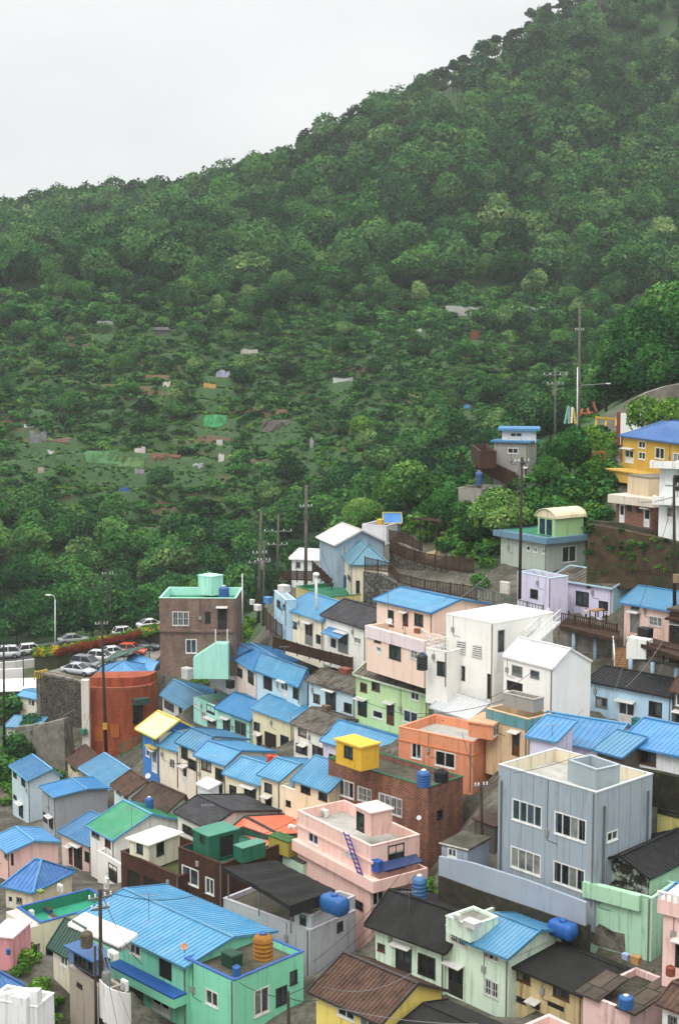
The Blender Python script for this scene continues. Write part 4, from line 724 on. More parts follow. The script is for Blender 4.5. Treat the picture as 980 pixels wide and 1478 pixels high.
# terracotta building with a rounded front
ring = [at_z(px('H', p), at_d(px('H', (600, 300)), 158).z) for p in ((508, 300), (600, 303), (680, 303), (760, 300), (820, 293), (862, 284))]
zt = ring[0].z; zb = at_d(px('H', (600, 655)), 158).z; rr = [(p.x, p.y) for p in ring]; rr += [(rr[-1][0] + .5, rr[-1][1] + 3.6), (rr[0][0] + .5, rr[0][1] + 4.5)]
base = Vector((sum(p[0] for p in rr) / len(rr), sum(p[1] for p in rr) / len(rr), zb))
te = empty('round_fronted_building', base, 0, 'terracotta tiled building with rounded front and white corner pillar', 'building', 'houses of the hillside village')
m = MB(base); m.prism(rr, zb - 3, zt); m.build('wall', TERRA, te)
m = MB(base)
ins = [(x * .97 + base.x * .03, y * .97 + base.y * .03 + .1) for x, y in rr]
for a, b in zip(rr[:6], rr[1:6]): m.bar((a[0], a[1] + .1, zt + .12), (b[0], b[1] + .1, zt + .12), .22, .24)
m.build('parapet_cap', plain('red_cap', (150, 84, 60), .6), te)
m = MB(base); up = [(x, y + 1.6) for x, y in rr[:6]]; up += [(rr[6][0], rr[6][1]), (rr[7][0], rr[7][1])]; m.prism(up, zt + .02, zt + 1.0); m.build('upper_band', TERRA, te)
m = MB(base); a = at_d(px('H', (490, 245)), 157); m.box((a.x - .35, a.y - .3, zb - 3), (a.x + .5, a.y + .5, a.z)); m.build('corner_pillar', paint((214, 206, 196), .6), te)
def onface(mb, p, q, i, dep):
    a, b = ring[i], ring[i + 1]; n = Vector(((b - a).y, -(b - a).x, 0)).normalized(); w0, w1 = at_plane(px('H', p), a, n), at_plane(px('H', q), a, n)
    n2 = n if n.y < 0 else -n; c = [Vector((w0.x, w0.y, w1.z)), Vector((w1.x, w1.y, w1.z))]; o1, o2 = n2 * .01, n2 * dep
    up_ = Vector((0, 0, w0.z - w1.z)); mb.hexa([c[0] + o1, c[1] + o1, c[1] + o2, c[0] + o2, c[0] + o1 + up_, c[1] + o1 + up_, c[1] + o2 + up_, c[0] + o2 + up_])
m = MB(base); onface(m, (768, 380), (826, 495), 3, .08); m.build('door', M_GL[0], te)
m = MB(base); onface(m, (764, 352), (850, 376), 3, .9); m.build('awning', plain('dark_green_awning', (60, 84, 78), .5), te)
for p, q, i in (((548, 515), (598, 600), 0), ((640, 500), (692, 578), 1)): m = MB(base); onface(m, p, q, i, .1); m.build('door', plain('orange_board', (176, 96, 44), .7), te)
GROUND.append((rr, zb, 150))
# ================================================================== WALLS, FENCES, ROADS
PADS = []; PINS = []
def pt(Z, p, d): return at_d(px(Z, p), d)
def strip(name, label, cat, Z, pts, thick, mat, group, foot=1.5, capm=None, cap=.0):
    T = [pt(Z, (x, yt), d) for x, yt, yb, d in pts]; B = [pt(Z, (x, yb), d).z - foot for x, yt, yb, d in pts]
    o = (T[0] + T[-1]) / 2; o.z = min(B) + foot; m = MB(o); c = MB(o); nrm = []
    for i in range(len(T)):
        a, b = T[max(0, i - 1)], T[min(len(T) - 1, i + 1)]; n = Vector((-(b - a).y, (b - a).x, 0)).normalized(); nrm.append(n if n.y > 0 else -n)
    for i in range(len(T) - 1):
        a, b = T[i], T[i + 1]; na, nb = nrm[i] * thick, nrm[i + 1] * thick
        f = lambda p, z: Vector((p.x, p.y, z))
        m.hexa([f(a, B[i]), f(b, B[i + 1]), f(b + nb, B[i + 1]), f(a + na, B[i]), a, b, b + nb, a + na])
        if capm:
            e, g = -nrm[i] * .05, -nrm[i + 1] * .05; u = Vector((0, 0, .01)); v = Vector((0, 0, cap))
            c.hexa([a + e + u, b + g + u, b + nb - g + u, a + na - e + u, a + e + v, b + g + v, b + nb - g + v, a + na - e + v])
    if capm:
        r = empty(name, o, 0, label, cat, group); m.build('wall', mat, r); c.build('coping', capm, r); return r
    return tag(m.build(name, mat, None, loc=o), label, cat, group)
WG, FG = 'retaining walls and garden walls', 'brown timber fences'
def fence(label, Z, pts, mat=None, post=1.8, slat=.17, sw=.09, group=FG, name='timber_fence', r=.05):
    mat = mat or M_WOOD; T = [pt(Z, (x, yt), d) for x, yt, yb, d in pts]; Hs = [T[i].z - pt(Z, (p[0], p[2]), p[3]).z for i, p in enumerate(pts)]
    o = T[0].copy(); o.z -= Hs[0]; root = empty(name, o, 0, label, 'fence', group); m = MB(o); rl = MB(o); pm = None
    for i in range(len(T) - 1):
        a, b = T[i], T[i + 1]; L = (b - a).length; up = Vector((0, 0, 1)); n = max(1, int(L / slat))
        for k in range(n):
            t = (k + .5) / n; p = a.lerp(b, t); h = Hs[i] * (1 - t) + Hs[i + 1] * t; q = b - a; q.z = 0; q.normalize(); w_ = q * sw / 2; nn = Vector((-q.y, q.x, 0)) * .012
            z0 = Vector((0, 0, -h + .08)); z1 = Vector((0, 0, random.uniform(-.06, -.03))); m.hexa([p - w_ - nn + z0, p + w_ - nn + z0, p + w_ + nn + z0, p - w_ + nn + z0, p - w_ - nn + z1, p + w_ - nn + z1, p + w_ + nn + z1, p - w_ + nn + z1])
        for f in (.0, .82): rl.bar(a - up * Hs[i] * f, b - up * Hs[i + 1] * f, .09, .07)
        np_ = max(1, round(L / post))
        for k in range(np_ + (i == len(T) - 2)):
            t = k / np_; p = a.lerp(b, t); h = Hs[i] * (1 - t) + Hs[i + 1] * t
            if pm is None: pm = MB(); pm.box((-r, -r, -1.1), (r, r, .12)); pm = pm.mesh('post', mat)
            po = link('post', pm, root); po.location = (p.x - o.x, p.y - o.y, p.z - o.z); po.scale = (1, 1, max(.4, h))
    m.build('slats', mat, root); rl.build('rail', mat, root); return root
# long grey wall of the big block and the stone below it
strip('garden_wall', 'long grey rendered wall in front of the large grey block building', 'wall', '3', [(-20, 508, 592, 84.5), (110, 533, 640, 83.2), (345, 607, 720, 80.2), (590, 700, 805, 77.6)], .2, paint((150, 160, 172), .3), WG, foot=.0)
strip('stone_wall', 'dark mossy stone wall under the long grey rendered wall', 'wall', '3', [(-22, 590, 690, 84.3), (110, 638, 720, 83.0), (345, 718, 800, 80.0), (592, 803, 870, 77.4)], .5, rough2('mossy_stone', (86, 80, 66), (46, 44, 36), 1.6, .9, 1, .2, c3=(60, 64, 40)), WG)
BANK = []
# upper right retaining walls
strip('retaining_wall', 'tall grey concrete retaining wall curving up at the right edge', 'wall', '0', [(903, 592, 640, 170), (915, 576, 640, 170), (935, 566, 640, 171), (960, 558, 640, 172), (1000, 550, 640, 174), (1060, 540, 640, 176)], .6, rough2('streaked_concrete', (150, 144, 132), (96, 90, 80), .5, c3=(70, 68, 58)), WG)
strip('screen_wall', 'plain white screen wall behind the yellow house', 'wall', 'D', [(292, 190, 330, 156), (438, 186, 325, 154)], .15, paint((226, 226, 224), .2), WG)
strip('gate_pillar', 'red brown pillar left of the white screen wall', 'pillar', 'D', [(262, 185, 330, 156.5), (288, 185, 330, 156)], .5, paint((122, 58, 42), .4), WG)
strip('retaining_wall', 'brown earth bank with weeds below the red brick house', 'wall', 'D', [(40, 1040, 1400, 124), (200, 1062, 1400, 123), (380, 1100, 1400, 121.5), (560, 1140, 1400, 120), (800, 1200, 1420, 118)], .8, rough2('earth_bank', (108, 90, 66), (62, 56, 38), .8, .95, 1, .25, c3=(62, 74, 36)), WG)
_b = [(40, 1040, 1400, 124), (200, 1062, 1400, 123), (380, 1100, 1400, 121.5), (560, 1140, 1400, 120), (800, 1200, 1420, 118)]; BANK.append(([pt('D', (x, yt), d) for x, yt, yb, d in _b], [pt('D', (x, yb), d).z for x, yt, yb, d in _b]))
strip('retaining_wall', 'low dark concrete wall along the foot of the red brick house', 'wall', 'D', [(90, 1010, 1080, 127), (320, 1030, 1110, 126), (530, 1085, 1150, 124.5)], .3, M_CONCD, WG)
strip('retaining_wall', 'rubble stone wall under the brown path fence', 'wall', 'E', [(212, 372, 530, 136), (300, 385, 500, 134), (400, 440, 510, 131), (560, 480, 540, 127.5), (860, 540, 600, 122)], .5, M_STONE, WG)
strip('stone_wall', 'grey stone wall below the fenced pergola platform', 'wall', 'E', [(362, 262, 345, 147), (450, 300, 385, 144), (560, 335, 415, 141), (680, 365, 430, 138), (795, 385, 440, 136)], .6, M_STONE, WG)
strip('stone_wall', 'dark stone wall behind the sandy pergola platform', 'wall', 'E', [(640, 140, 260, 154), (720, 150, 270, 153), (800, 190, 290, 150), (880, 225, 320, 147)], .5, M_STONE, WG)
strip('gate_pillar', 'pale concrete gate pillar at the end of the platform wall', 'pillar', 'E', [(872, 212, 340, 146), (903, 215, 340, 145.6)], .4, M_CONC, WG)
pf = [pt('E', p, d) for p, d in (((545, 262), 148), ((640, 250), 152), ((760, 268), 150), ((840, 300), 146), ((700, 300), 143), ((560, 290), 145))]
m = MB(); z = PFZ = sum(p.z for p in pf) / 6; m.prism([(p.x, p.y) for p in pf], z - 2.5, z); tag(m.build('platform', rough2('sand', (190, 172, 138), (160, 142, 112), 1.0)), kind='structure')
fence('dark brown slatted fence curving around the pergola platform', 'E', [(362, 190, 265, 147), (450, 235, 305, 144), (560, 270, 338, 141), (680, 285, 368, 138), (835, 300, 388, 135.5)], slat=.14)
fence('long brown fence along the lane above the rubble stone wall', 'E', [(222, 292, 370, 135.8), (370, 325, 385, 132.5), (410, 385, 440, 131), (560, 420, 480, 127.3), (855, 460, 540, 121.8)], slat=.2)
fence('short brown fence running downhill beside the teal roofed house', 'N', [(445, 345, 430, 146), (510, 400, 480, 140), (582, 470, 540, 135)], slat=.18)
fence('brown board fence behind the pale blue flat roof', 'N', [(232, 412, 478, 142), (445, 415, 490, 139)], slat=.13)
fence('dark fence climbing behind the pergola platform', 'E', [(360, 140, 205, 152), (440, 150, 215, 150), (545, 215, 262, 148)], slat=.14)
fence('brown timber deck fence in front of the lilac house', 'B', [(140, 318, 405, 120), (345, 355, 445, 118), (540, 400, 500, 116)], slat=.2)
fence('brown boardwalk fence below the small pink house', 'B', [(752, 525, 630, 109), (870, 555, 650, 108), (1060, 600, 700, 106)], slat=.2)
fence('low dark picket fence in front of the pale blue house', 'B', [(190, 1062, 1100, 100), (345, 1075, 1122, 99), (560, 1118, 1170, 97.6), (760, 1150, 1195, 96.5), (1000, 1195, 1240, 95.5)], slat=.25)
fence('brown garden fence at the foot of the earth bank', 'D', [(330, 1390, 1425, 118), (520, 1385, 1430, 117), (700, 1390, 1440, 116)], slat=.22)
fence('dark railing before the white two storey house', 'D', [(540, 1030, 1130, 126), (700, 1045, 1140, 124), (800, 1055, 1150, 123)], slat=.3, sw=.05)
fence('grey green lane railing behind the peach house roof', 'P', [(205, 560, 650, 121), (440, 640, 700, 119), (640, 690, 760, 117)], slat=.3, mat=plain('grey_green_metal', (78, 96, 92), .6), sw=.05)
fence('brown lane railing bending along the cream house', 'N', [(92, 650, 784, 139), (150, 730, 850, 136), (230, 800, 900, 133)], slat=.25)
fence('green mesh fence beside the blue corner house', 'H', [(700, 620, 690, 128), (820, 560, 640, 127)], slat=.3, mat=plain('green_mesh', (28, 110, 76), .6), sw=.05)
fence('dark wooden railing below the mossy lane wall', '5', [(330, 515, 565, 131), (480, 560, 605, 127), (660, 605, 655, 122)], slat=.12)
strip('garden_wall', 'pale yellow wall with dark mossy top right of the large grey block', 'wall', 'C', [(826, -30, 150, 85), (1060, 30, 210, 83.5)], .4, paint((206, 198, 120), .8), WG, foot=1, capm=M_CONCD, cap=.35)
strip('stone_wall', 'dark mossy stonework under the white house with blue roof', 'wall', 'O', [(640, 335, 420, 86.6), (850, 372, 480, 84.6), (1060, 420, 520, 83.2)], .5, rough2('black_moss', (58, 54, 40), (34, 32, 26), 1.4, .9, 1, .2, c3=(62, 72, 34)), WG, foot=1)
# decks
def deck(label, Z, pts, d_list, th, mat, name='deck', cat='deck', group='terraces and decks', kind=None):
    P = [pt(Z, p, d) for p, d in zip(pts, d_list)]; z = P[0].z; P = [at_z(px(Z, p), z) for p in pts]; m = MB((P[0].x, P[0].y, z)); m.prism([(p.x, p.y) for p in P], z - th, z)
    return tag(m.build(name, mat, None, loc=(P[0].x, P[0].y, z)), label, cat, group, kind)
deck('timber deck in front of the lilac house', 'B', [(130, 405), (545, 505), (560, 440), (190, 350)], [119] * 4, .3, M_WOOD)
strip('retaining_wall', 'pale concrete wall with pipe columns under the lilac house deck', 'wall', 'B', [(120, 430, 620, 119.3), (345, 470, 640, 117.6), (545, 530, 660, 115.8)], .4, M_CONC, WG)
strip('retaining_wall', 'dim concrete wall under the boardwalk at the right edge', 'wall', 'B', [(610, 640, 740, 111), (800, 670, 770, 109), (1060, 730, 840, 106.5)], .4, M_CONC, WG)
deck('boardwalk deck in front of the small pink house', 'B', [(600, 500), (1050, 650), (1050, 560), (690, 470)], [111.5] * 4, .3, M_WOOD)
strip('planter_wall', 'white rendered box wall at the boardwalk corner', 'wall', 'B', [(607, 488, 642, 110.4), (752, 512, 645, 109.2)], .9, paint((222, 222, 216), .4), WG, foot=.0)
for lab, x, y0, y1, d in (('left', 235, 455, 590, 117.9), ('middle', 388, 490, 625, 116.6), ('right', 520, 520, 640, 115.4)):
    p, q = pt('B', (x, y0), d), pt('B', (x, y1), d); m = MB(q); m.tube(Vector((p.x, p.y, q.z - 1)), p, .17, n=10); tag(m.build('support_column', plain('pale_blue_pipe', (150, 172, 190), .5), None, True, loc=q), 'pale blue pipe column under the lilac house deck, the %s one' % lab, 'column', 'pipe columns under the decks')
for lab, x, y0, y1, d in (('left', 635, 640, 715, 109.9), ('middle', 792, 665, 745, 108.6), ('right', 958, 710, 775, 107.2)):
    p, q = pt('B', (x, y0), d), pt('B', (x, y1), d); m = MB(q); m.tube(Vector((p.x, p.y, q.z - 1)), p, .17, n=10); tag(m.build('support_column', plain('pale_blue_pipe', (150, 172, 190), .5), None, True, loc=q), 'pale blue pipe column under the boardwalk, the %s one' % lab, 'column', 'pipe columns under the decks')
# stairs between deck and boardwalk
a, b = pt('B', (575, 560), 114), pt('B', (588, 695), 110.8); root = empty('outdoor_stairs', b, 0, 'orange brown steps with white handrails climbing to the boardwalk', 'stairs', 'outdoor stairs'); m = MB(b); n = 11; dv = (b - a); side = Vector((dv.y, -dv.x, 0)).normalized() * .75
for i in range(n):
    p = a + dv * (i + .5) / n; st_ = Vector((dv.x, dv.y, 0)) / n * .5; m.hexa([p - side - st_ + Vector((0, 0, -.9)), p + side - st_ + Vector((0, 0, -.9)), p + side + st_ + Vector((0, 0, -.9)), p - side + st_ + Vector((0, 0, -.9)), p - side - st_, p + side - st_, p + side + st_, p - side + st_])
m.build('step', rough2('step', (168, 128, 88), (128, 96, 66), 2), root)
for s_ in (-1, 1):
    m = MB(b); u = Vector((0, 0, .9)); m.bar(a + side * s_ + u, b + side * s_ + u, .07, .07); m.bar(a + side * s_ + u * .5, b + side * s_ + u * .5, .05, .05)
    for t in (0, .33, .66, 1): p = a.lerp(b, t) + side * s_; m.bar(p, p + u, .06, .06)
    m.build('handrail', M_WHITE, root)
# white open stair at the white modern block
a, b = pt('6', (560, 225), 111.5), pt('6', (480, 300), 108); root = empty('outdoor_stairs', b, 0, 'white steel stair with open railing behind the white modern block', 'stairs', 'outdoor stairs'); m = MB(b); dv = b - a; side = Vector((dv.y, -dv.x, 0)).normalized() * .5
for i in range(12): p = a + dv * (i + .5) / 12; st_ = Vector((dv.x, dv.y, 0)) / 12 * .5; m.hexa([p - side - st_ - Vector((0, 0, .08)), p + side - st_ - Vector((0, 0, .08)), p + side + st_ - Vector((0, 0, .08)), p - side + st_ - Vector((0, 0, .08)), p - side - st_, p + side - st_, p + side + st_, p - side + st_])
m.build('step', M_WHITE, root)
for s_ in (-1, 1):
    m = MB(b); u = Vector((0, 0, 1)); m.bar(a + side * s_, b + side * s_, .06, .2)
    for f in (.5, 1): m.bar(a + side * s_ + u * f, b + side * s_ + u * f, .05, .05)
    for t in (0, .2, .4, .6, .8, 1): p = a.lerp(b, t) + side * s_; m.bar(p, p + u, .05, .05)
    m.build('handrail', M_WHITE, root)
# ------------------------------------------------------------------ lower left: road, parking deck, retaining wall
RZ = at_d((120, 951), 190).z
def zpoly(Z, pts, z): return [at_z(px(Z, p), z) for p in pts]
road = [at_z(p, RZ) for p in [(-260, 985), (-20, 961), (60, 951), (130, 944), (200, 930), (262, 915), (330, 900)]]; far = [at_z(p, RZ) for p in [(330, 888), (262, 898), (200, 907), (130, 920), (60, 929), (-20, 937), (-260, 955)]]
m = MB(); nq = len(road)
for i in range(nq - 1): m.poly([road[i], road[i + 1], far[nq - 2 - i], far[nq - 1 - i]])
tag(m.build('road', rough2('asphalt', (78, 78, 78), (58, 58, 58), 1.2)), kind='structure'); PADS.append(([(p.x, p.y) for p in road + far], lambda x, y: np.full(np.shape(x), RZ)))
m = MB()
for i in range(nq - 1):
    a, b = road[i], road[i + 1]; n = (far[nq - 1 - i] - a).normalized(); a2, b2 = a + n * .3, b + n * .3; m.poly([a2 + Vector((0, 0, .006)), b2 + Vector((0, 0, .006)), b2 + n * .15 + Vector((0, 0, .006)), a2 + n * .15 + Vector((0, 0, .006))])
tag(m.build('road_marking', plain('road_paint', (214, 212, 204), .7)), kind='structure')
PZ = at_d(px('H', (440, 222)), 172).z; park = zpoly('H', [(255, 198), (560, 240), (860, 170), (960, 70), (820, 60), (560, 130)], PZ)
m = MB(); m.prism([(p.x, p.y) for p in park], PZ - 6, PZ); tag(m.build('parking_deck', M_CONC), kind='structure'); PADS.append(([(p.x, p.y) for p in park], lambda x, y: np.full(np.shape(x), PZ - 2)))
strip('retaining_wall', 'sloping cobble patterned retaining wall under the parking deck', 'wall', 'H', [(232, 215, 330, 170), (330, 232, 480, 168.5), (478, 268, 470, 166.5)], 1.2, cobble('cobble_wall', (112, 106, 96), (84, 80, 72), (44, 42, 38), 3.0), WG, foot=4, capm=M_CONC, cap=.3)
strip('parapet_wall', 'low pale parapet along the parking deck edge', 'wall', 'H', [(250, 190, 232, 170.6), (480, 232, 275, 167)], .2, rough2('old_parapet', (150, 138, 118), (108, 98, 84), 1), WG, foot=.0)
m = MB(); p = pt('H', (238, 300), 170.2); m.box((p.x - .5, p.y - .2, p.z - 4), (p.x + .6, p.y + .5, pt('H', (238, 200), 170.2).z)); tag(m.build('corner_pillar', M_CONC), 'square concrete pillar at the left corner of the cobble wall', 'pillar', WG)
m = MB(); a = pt('H', (205, 200), 169.8)
for i in range(5): q = pt('H', (206 + i * 16, 190 + (i % 2) * 6), 169.8); m.tube(q, pt('H', (200 + i * 15, 245 - i * 4), 169.8), .09, n=6)
m.tube(pt('H', (205, 200), 169.8), pt('H', (275, 186), 169.8), .1, n=6); tag(m.build('guard_rail', plain('yellow_rail', (190, 160, 52), .6)), 'yellow steel guard rail at the corner of the parking deck', 'railing', 'railings')
hb = house('cream house with small blue roof beside the cobble wall', 'H', (85, 420), (300, 440), 168, L=4, by=560, roof='flat', ph=.2, wall=(216, 210, 196), stain=.5) if False else None
house('cream house with narrow blue roof left of the cobble wall', 'H', (118, 330), (228, 352), 171, L=4, by=520, roof='gx', R=(135, 305), rmat=BL, wall=(218, 212, 196), sp=.4, wf=[(164, 356, 204, 400, 'w2')])
house('low lean-to with blue sheet roof at the foot of the cream house', 'H', (40, 510), (212, 522), 163, L=2.4, by=560, roof='shed', rise=.5, rmat=BL, wall=(190, 188, 180), sp=.4, name='lean_to', cat='lean-to', group='sheds and huts')
house('open shed under a wide white sheet roof at the left edge', 'H', (-80, 312), (210, 300), 175, L=4, by=420, roof='shed', rise=.4, rmat=metal((222, 220, 218)), wall=(70, 72, 66), sp=.6, name='shed', cat='shed', group='sheds and huts')
strip('parapet_wall', 'white parapet of the road bridge at the left edge', 'wall', 'H', [(-60, 190, 245, 180), (135, 178, 230, 181)], .3, paint((220, 218, 214), .3), WG, foot=.5)
strip('parapet_wall', 'long pale road barrier behind the white shed', 'wall', 'H', [(-60, 150, 172, 186), (90, 138, 168, 187), (225, 122, 150, 188.5)], .3, paint((206, 204, 200), .4), WG, foot=.5)
strip('retaining_wall', 'steep grey concrete slope wall below the cobble wall', 'wall', 'H', [(90, 520, 700, 160), (250, 500, 740, 158), (372, 470, 720, 157)], 1.0, M_CONC, WG, foot=2)
# planting strip along the parking
strip('hedge_bed', 'raised planting bed between road and parking deck', 'planter', 'H', [(200, 120, 165, 184), (330, 110, 160, 182), (560, 60, 110, 184), (780, 10, 60, 186), (930, -25, 60, 190)], 3.0, rough2('bed_soil', (70, 74, 44), (52, 52, 36), 1), WG, foot=1)
BEDL = [pt('H', (x, y), d) for x, y, d in ((200, 120, 184), (330, 110, 182), (560, 60, 184), (780, 10, 186), (930, -25, 190))]
# blue canopy roofs over the terracotta building
house('open parking canopy with blue hipped roof on the terracotta building', 'H', (556, 236), (842, 232), 163, L=6.5, h=2.2, roof='hip', rise=1.3, rmat=BM, wall=(120, 126, 128), trim=BL, sp=.4, name='canopy', cat='canopy', group='canopies', low=.0, ground=False, ov=.1)
cz = at_d(px('H', (900, 210)), 168).z; root = empty('canopy', Vector((at_d(px('H', (820, 200)), 168).x, 168, cz - 2.5)), 0, 'large curved blue metal canopy behind the terracotta building', 'canopy', 'canopies'); m = MB(root.location)
A4 = [pt('H', (700, 195), 169), pt('H', (880, 228), 165), pt('H', (945, 160), 171), pt('H', (800, 100), 182)]
for i in range(8):
    s, t = i / 8, (i + 1) / 8; f = lambda k: (A4[0].lerp(A4[3], k) + Vector((0, 0, .9 * math.sin(math.pi * k))), A4[1].lerp(A4[2], k) + Vector((0, 0, .9 * math.sin(math.pi * k)))); a, b = f(s); c, d = f(t); u = Vector((0, 0, .1)); m.hexa([a, b, d, c, a + u, b + u, d + u, c + u])
m.build('roof', BM, root)
for p in A4: m = MB(root.location); m.tube(Vector((p.x, p.y, cz - 4)), p, .09, n=6); m.build('post', M_STEEL, root)
root = empty('canopy', pt('H', (700, 190), 171), 0, 'slanted dark green net canopy over the parked cars', 'canopy', 'canopies'); m = MB(root.location)
q4 = [pt('H', (556, 185), 168), pt('H', (700, 128), 168.5), pt('H', (882, 62), 178), pt('H', (690, 96), 180)]; q4 = [q + Vector((0, 0, .4)) for q in q4]; u = Vector((0, 0, .06)); m.hexa(q4 + [q + u for q in q4]); m.build('net', plain('green_net', (62, 78, 64), .7), root)
m = MB(root.location)
for i in range(6): t = i / 5; m.bar(q4[0].lerp(q4[1], t) + u * 2, q4[3].lerp(q4[2], t) + u * 2, .08, .06)
m.build('frame', plain('green_frame', (92, 130, 112), .5), root)
for t in (0.1, .5, .9):
    p = q4[1].lerp(q4[2], t); m = MB(root.location); m.tube(p - Vector((0, 0, 2.6)), p, .07, n=6); m.build('post', M_STEEL, root)
for Z_, lst in (('E', [((450, 395), 142.8), ((560, 425), 139.8), ((680, 442), 136.6), ((790, 450), 134.5), ((500, 440), 133), ((700, 470), 128), ((400, 400), 138)]), ('B', [((240, 640), 118.5), ((380, 660), 116.8), ((500, 680), 115), ((650, 760), 110), ((800, 790), 108), ((950, 830), 106)])):
    for p, d in lst: q = pt(Z_, p, d); PINS.append((q.x, q.y, q.z - .2, 2.6))
for p, d in (((600, 275), 150), ((700, 280), 147), ((640, 262), 151.5)): q = pt('E', p, d); PINS.append((q.x, q.y, PFZ - .5, 3.0))
# ------------------------------------------------------------------ cars
CAR = {}
def car_meshes(kind, col):
    key = (kind, col)
    if key in CAR: return CAR[key]
    suv = kind == 'suv'; L, W, hh, roof = (4.5, 1.82, 1.0, 1.66) if suv else ((3.9, 1.68, .92, 1.5) if kind == 'hatch' else (4.6, 1.8, .92, 1.42))
    body = MB(); st = [(-L / 2, .62, .42, .72), (-L / 2 + .12, .86, .28, hh - .04), (-L * .3, .97, .22, hh), (0, 1, .2, hh), (L * .22, .98, .2, hh - .02), (L / 2 - .35, .93, .24, hh - .16), (L / 2 - .05, .82, .3, .66), (L / 2, .6, .42, .58)]
    rings = []
    for x, w, z0, z1 in st: y = W / 2 * w; rings.append([(x, -y * .92, z0), (x, -y, (z0 + z1) * .5), (x, -y * .94, z1 - .06), (x, -y * .8, z1), (x, y * .8, z1), (x, y * .94, z1 - .06), (x, y, (z0 + z1) * .5), (x, y * .92, z0)])
    def loft(m, rs):
        k = len(m.v); n = len(rs[0])
        for r in rs: m.v += [Vector(p) for p in r]
        for j in range(len(rs) - 1):
            for i in range(n): m.f.append((k + j * n + i, k + j * n + (i + 1) % n, k + (j + 1) * n + (i + 1) % n, k + (j + 1) * n + i))
        m.f.append(tuple(k + i for i in range(n))); m.f.append(tuple(k + (len(rs) - 1) * n + i for i in range(n))[::-1])
    loft(body, rings)
    xs = (-L / 2 + .15, -L * .36, L * .08, L * .27) if kind != 'sedan' else (-L * .38, -L * .2, L * .06, L * .25)
    cab = MB(); b0, b1 = W / 2 * .86, W / 2 * .68
    def quadring(x0, x1, x2, x3, za, zb, e=0): return None
    v = [(xs[0], -b0, hh - .02), (xs[3], -b0, hh - .04), (xs[3], b0, hh - .04), (xs[0], b0, hh - .02), (xs[1], -b1, roof - .04), (xs[2], -b1, roof), (xs[2], b1, roof), (xs[1], b1, roof - .04)]; cab.hexa(v)
    body_cab = MB(); rf = MB(); rf.hexa([(xs[1] - .03, -b1 - .02, roof - .06), (xs[2] + .03, -b1 - .02, roof - .03), (xs[2] + .03, b1 + .02, roof - .03), (xs[1] - .03, b1 + .02, roof - .06), (xs[1] + .1, -b1 * .85, roof + .02), (xs[2] - .1, -b1 * .85, roof + .04), (xs[2] - .1, b1 * .85, roof + .04), (xs[1] + .1, b1 * .85, roof + .02)])
    for s_ in (-1, 1):
        for (p, q) in (((xs[0], b0 * s_, hh - .03), (xs[1], b1 * s_, roof - .03)), ((xs[3], b0 * s_, hh - .05), (xs[2], b1 * s_, roof)), ((xs[1] * .45 + xs[2] * .55, b0 * s_, hh), (xs[1] * .45 + xs[2] * .55, b1 * s_, roof))): rf.bar(p, q, .08, .07)
    paintm = plain('car_paint_%s' % '_'.join(map(str, col)), col, .25, .0, .6)
    tyre = MB(); tyre.tube((0, -.1, 0), (0, .1, 0), .32, n=16); rim = MB(); rim.tube((0, -.115, 0), (0, .115, 0), .19, n=12)
    hl = MB(); hl.box((-.05, -.17, -.07), (.05, .17, .07))
    CAR[key] = (body.mesh('body', paintm, True), rf.mesh('roof', paintm), cab.mesh('glazing', M_GL[0]), tyre.mesh('tyre', M_RUBBER), rim.mesh('rim', M_STEEL), hl.mesh('headlight', plain('lamp_lens', (220, 222, 220), .2)), hl.mesh('tail_light', plain('red_lens', (150, 26, 24), .2)), L, W)
    return CAR[key]
def car(label, kind, col, p, z, heading):
    B, R_, G, T, I, Hl, Tl, L, W = car_meshes(kind, col); w = at_z(p, z); r = empty('parked_car', w, math.radians(heading), label, 'car', 'parked cars')
    link('body', B, r); link('roof', R_, r); link('glazing', G, r)
    for x in (-L * .31, L * .31):
        for y in (-W / 2 + .08, W / 2 - .08): t = link('wheel', T, r, (x, y, .32)); link('rim', I, t)
    for y in (-W * .33, W * .33): link('headlight', Hl, r, (L / 2 - .06, y, .62)); link('tail_light', Tl, r, (-L / 2 + .1, y, .78))
car('silver sedan parked at the deck edge above the cobble wall', 'sedan', (188, 190, 194), px('H', (455, 214)), PZ, -24)
car('dark silver car behind the silver sedan', 'suv', (120, 124, 130), px('H', (508, 178)), PZ, -24)
car('white sedan parked beside the orange covered car', 'sedan', (214, 216, 218), px('H', (662, 112)), PZ, 20)
car('white hatchback half hidden under the green net canopy', 'hatch', (206, 208, 210), px('H', (590, 140)), PZ, -15)
car('dark grey car at the back of the parking deck', 'sedan', (74, 78, 84), px('H', (830, 70)), PZ, -10)
car('bright orange red car on the parking deck', 'hatch', (206, 72, 36), px('H', (762, 98)), PZ, -12)
car('white hatchback on the road under the forest', 'hatch', (206, 206, 204), px('H', (188, 96)), RZ, 20)
car('white sport utility car cut by the left edge on the road', 'suv', (204, 206, 208), px('H', (26, 118)), RZ, -165)
car('grey green car passing behind the street lamp hedge', 'sedan', (128, 138, 130), px('4', (318, 382)), RZ, 22)
car('white car on the road beside the brown tiled house', 'sedan', (214, 214, 212), px('4', (650, 316)), RZ, 24)
car('white car partly hidden by the flower bed', 'hatch', (210, 210, 208), px('4', (540, 352)), RZ, 22)
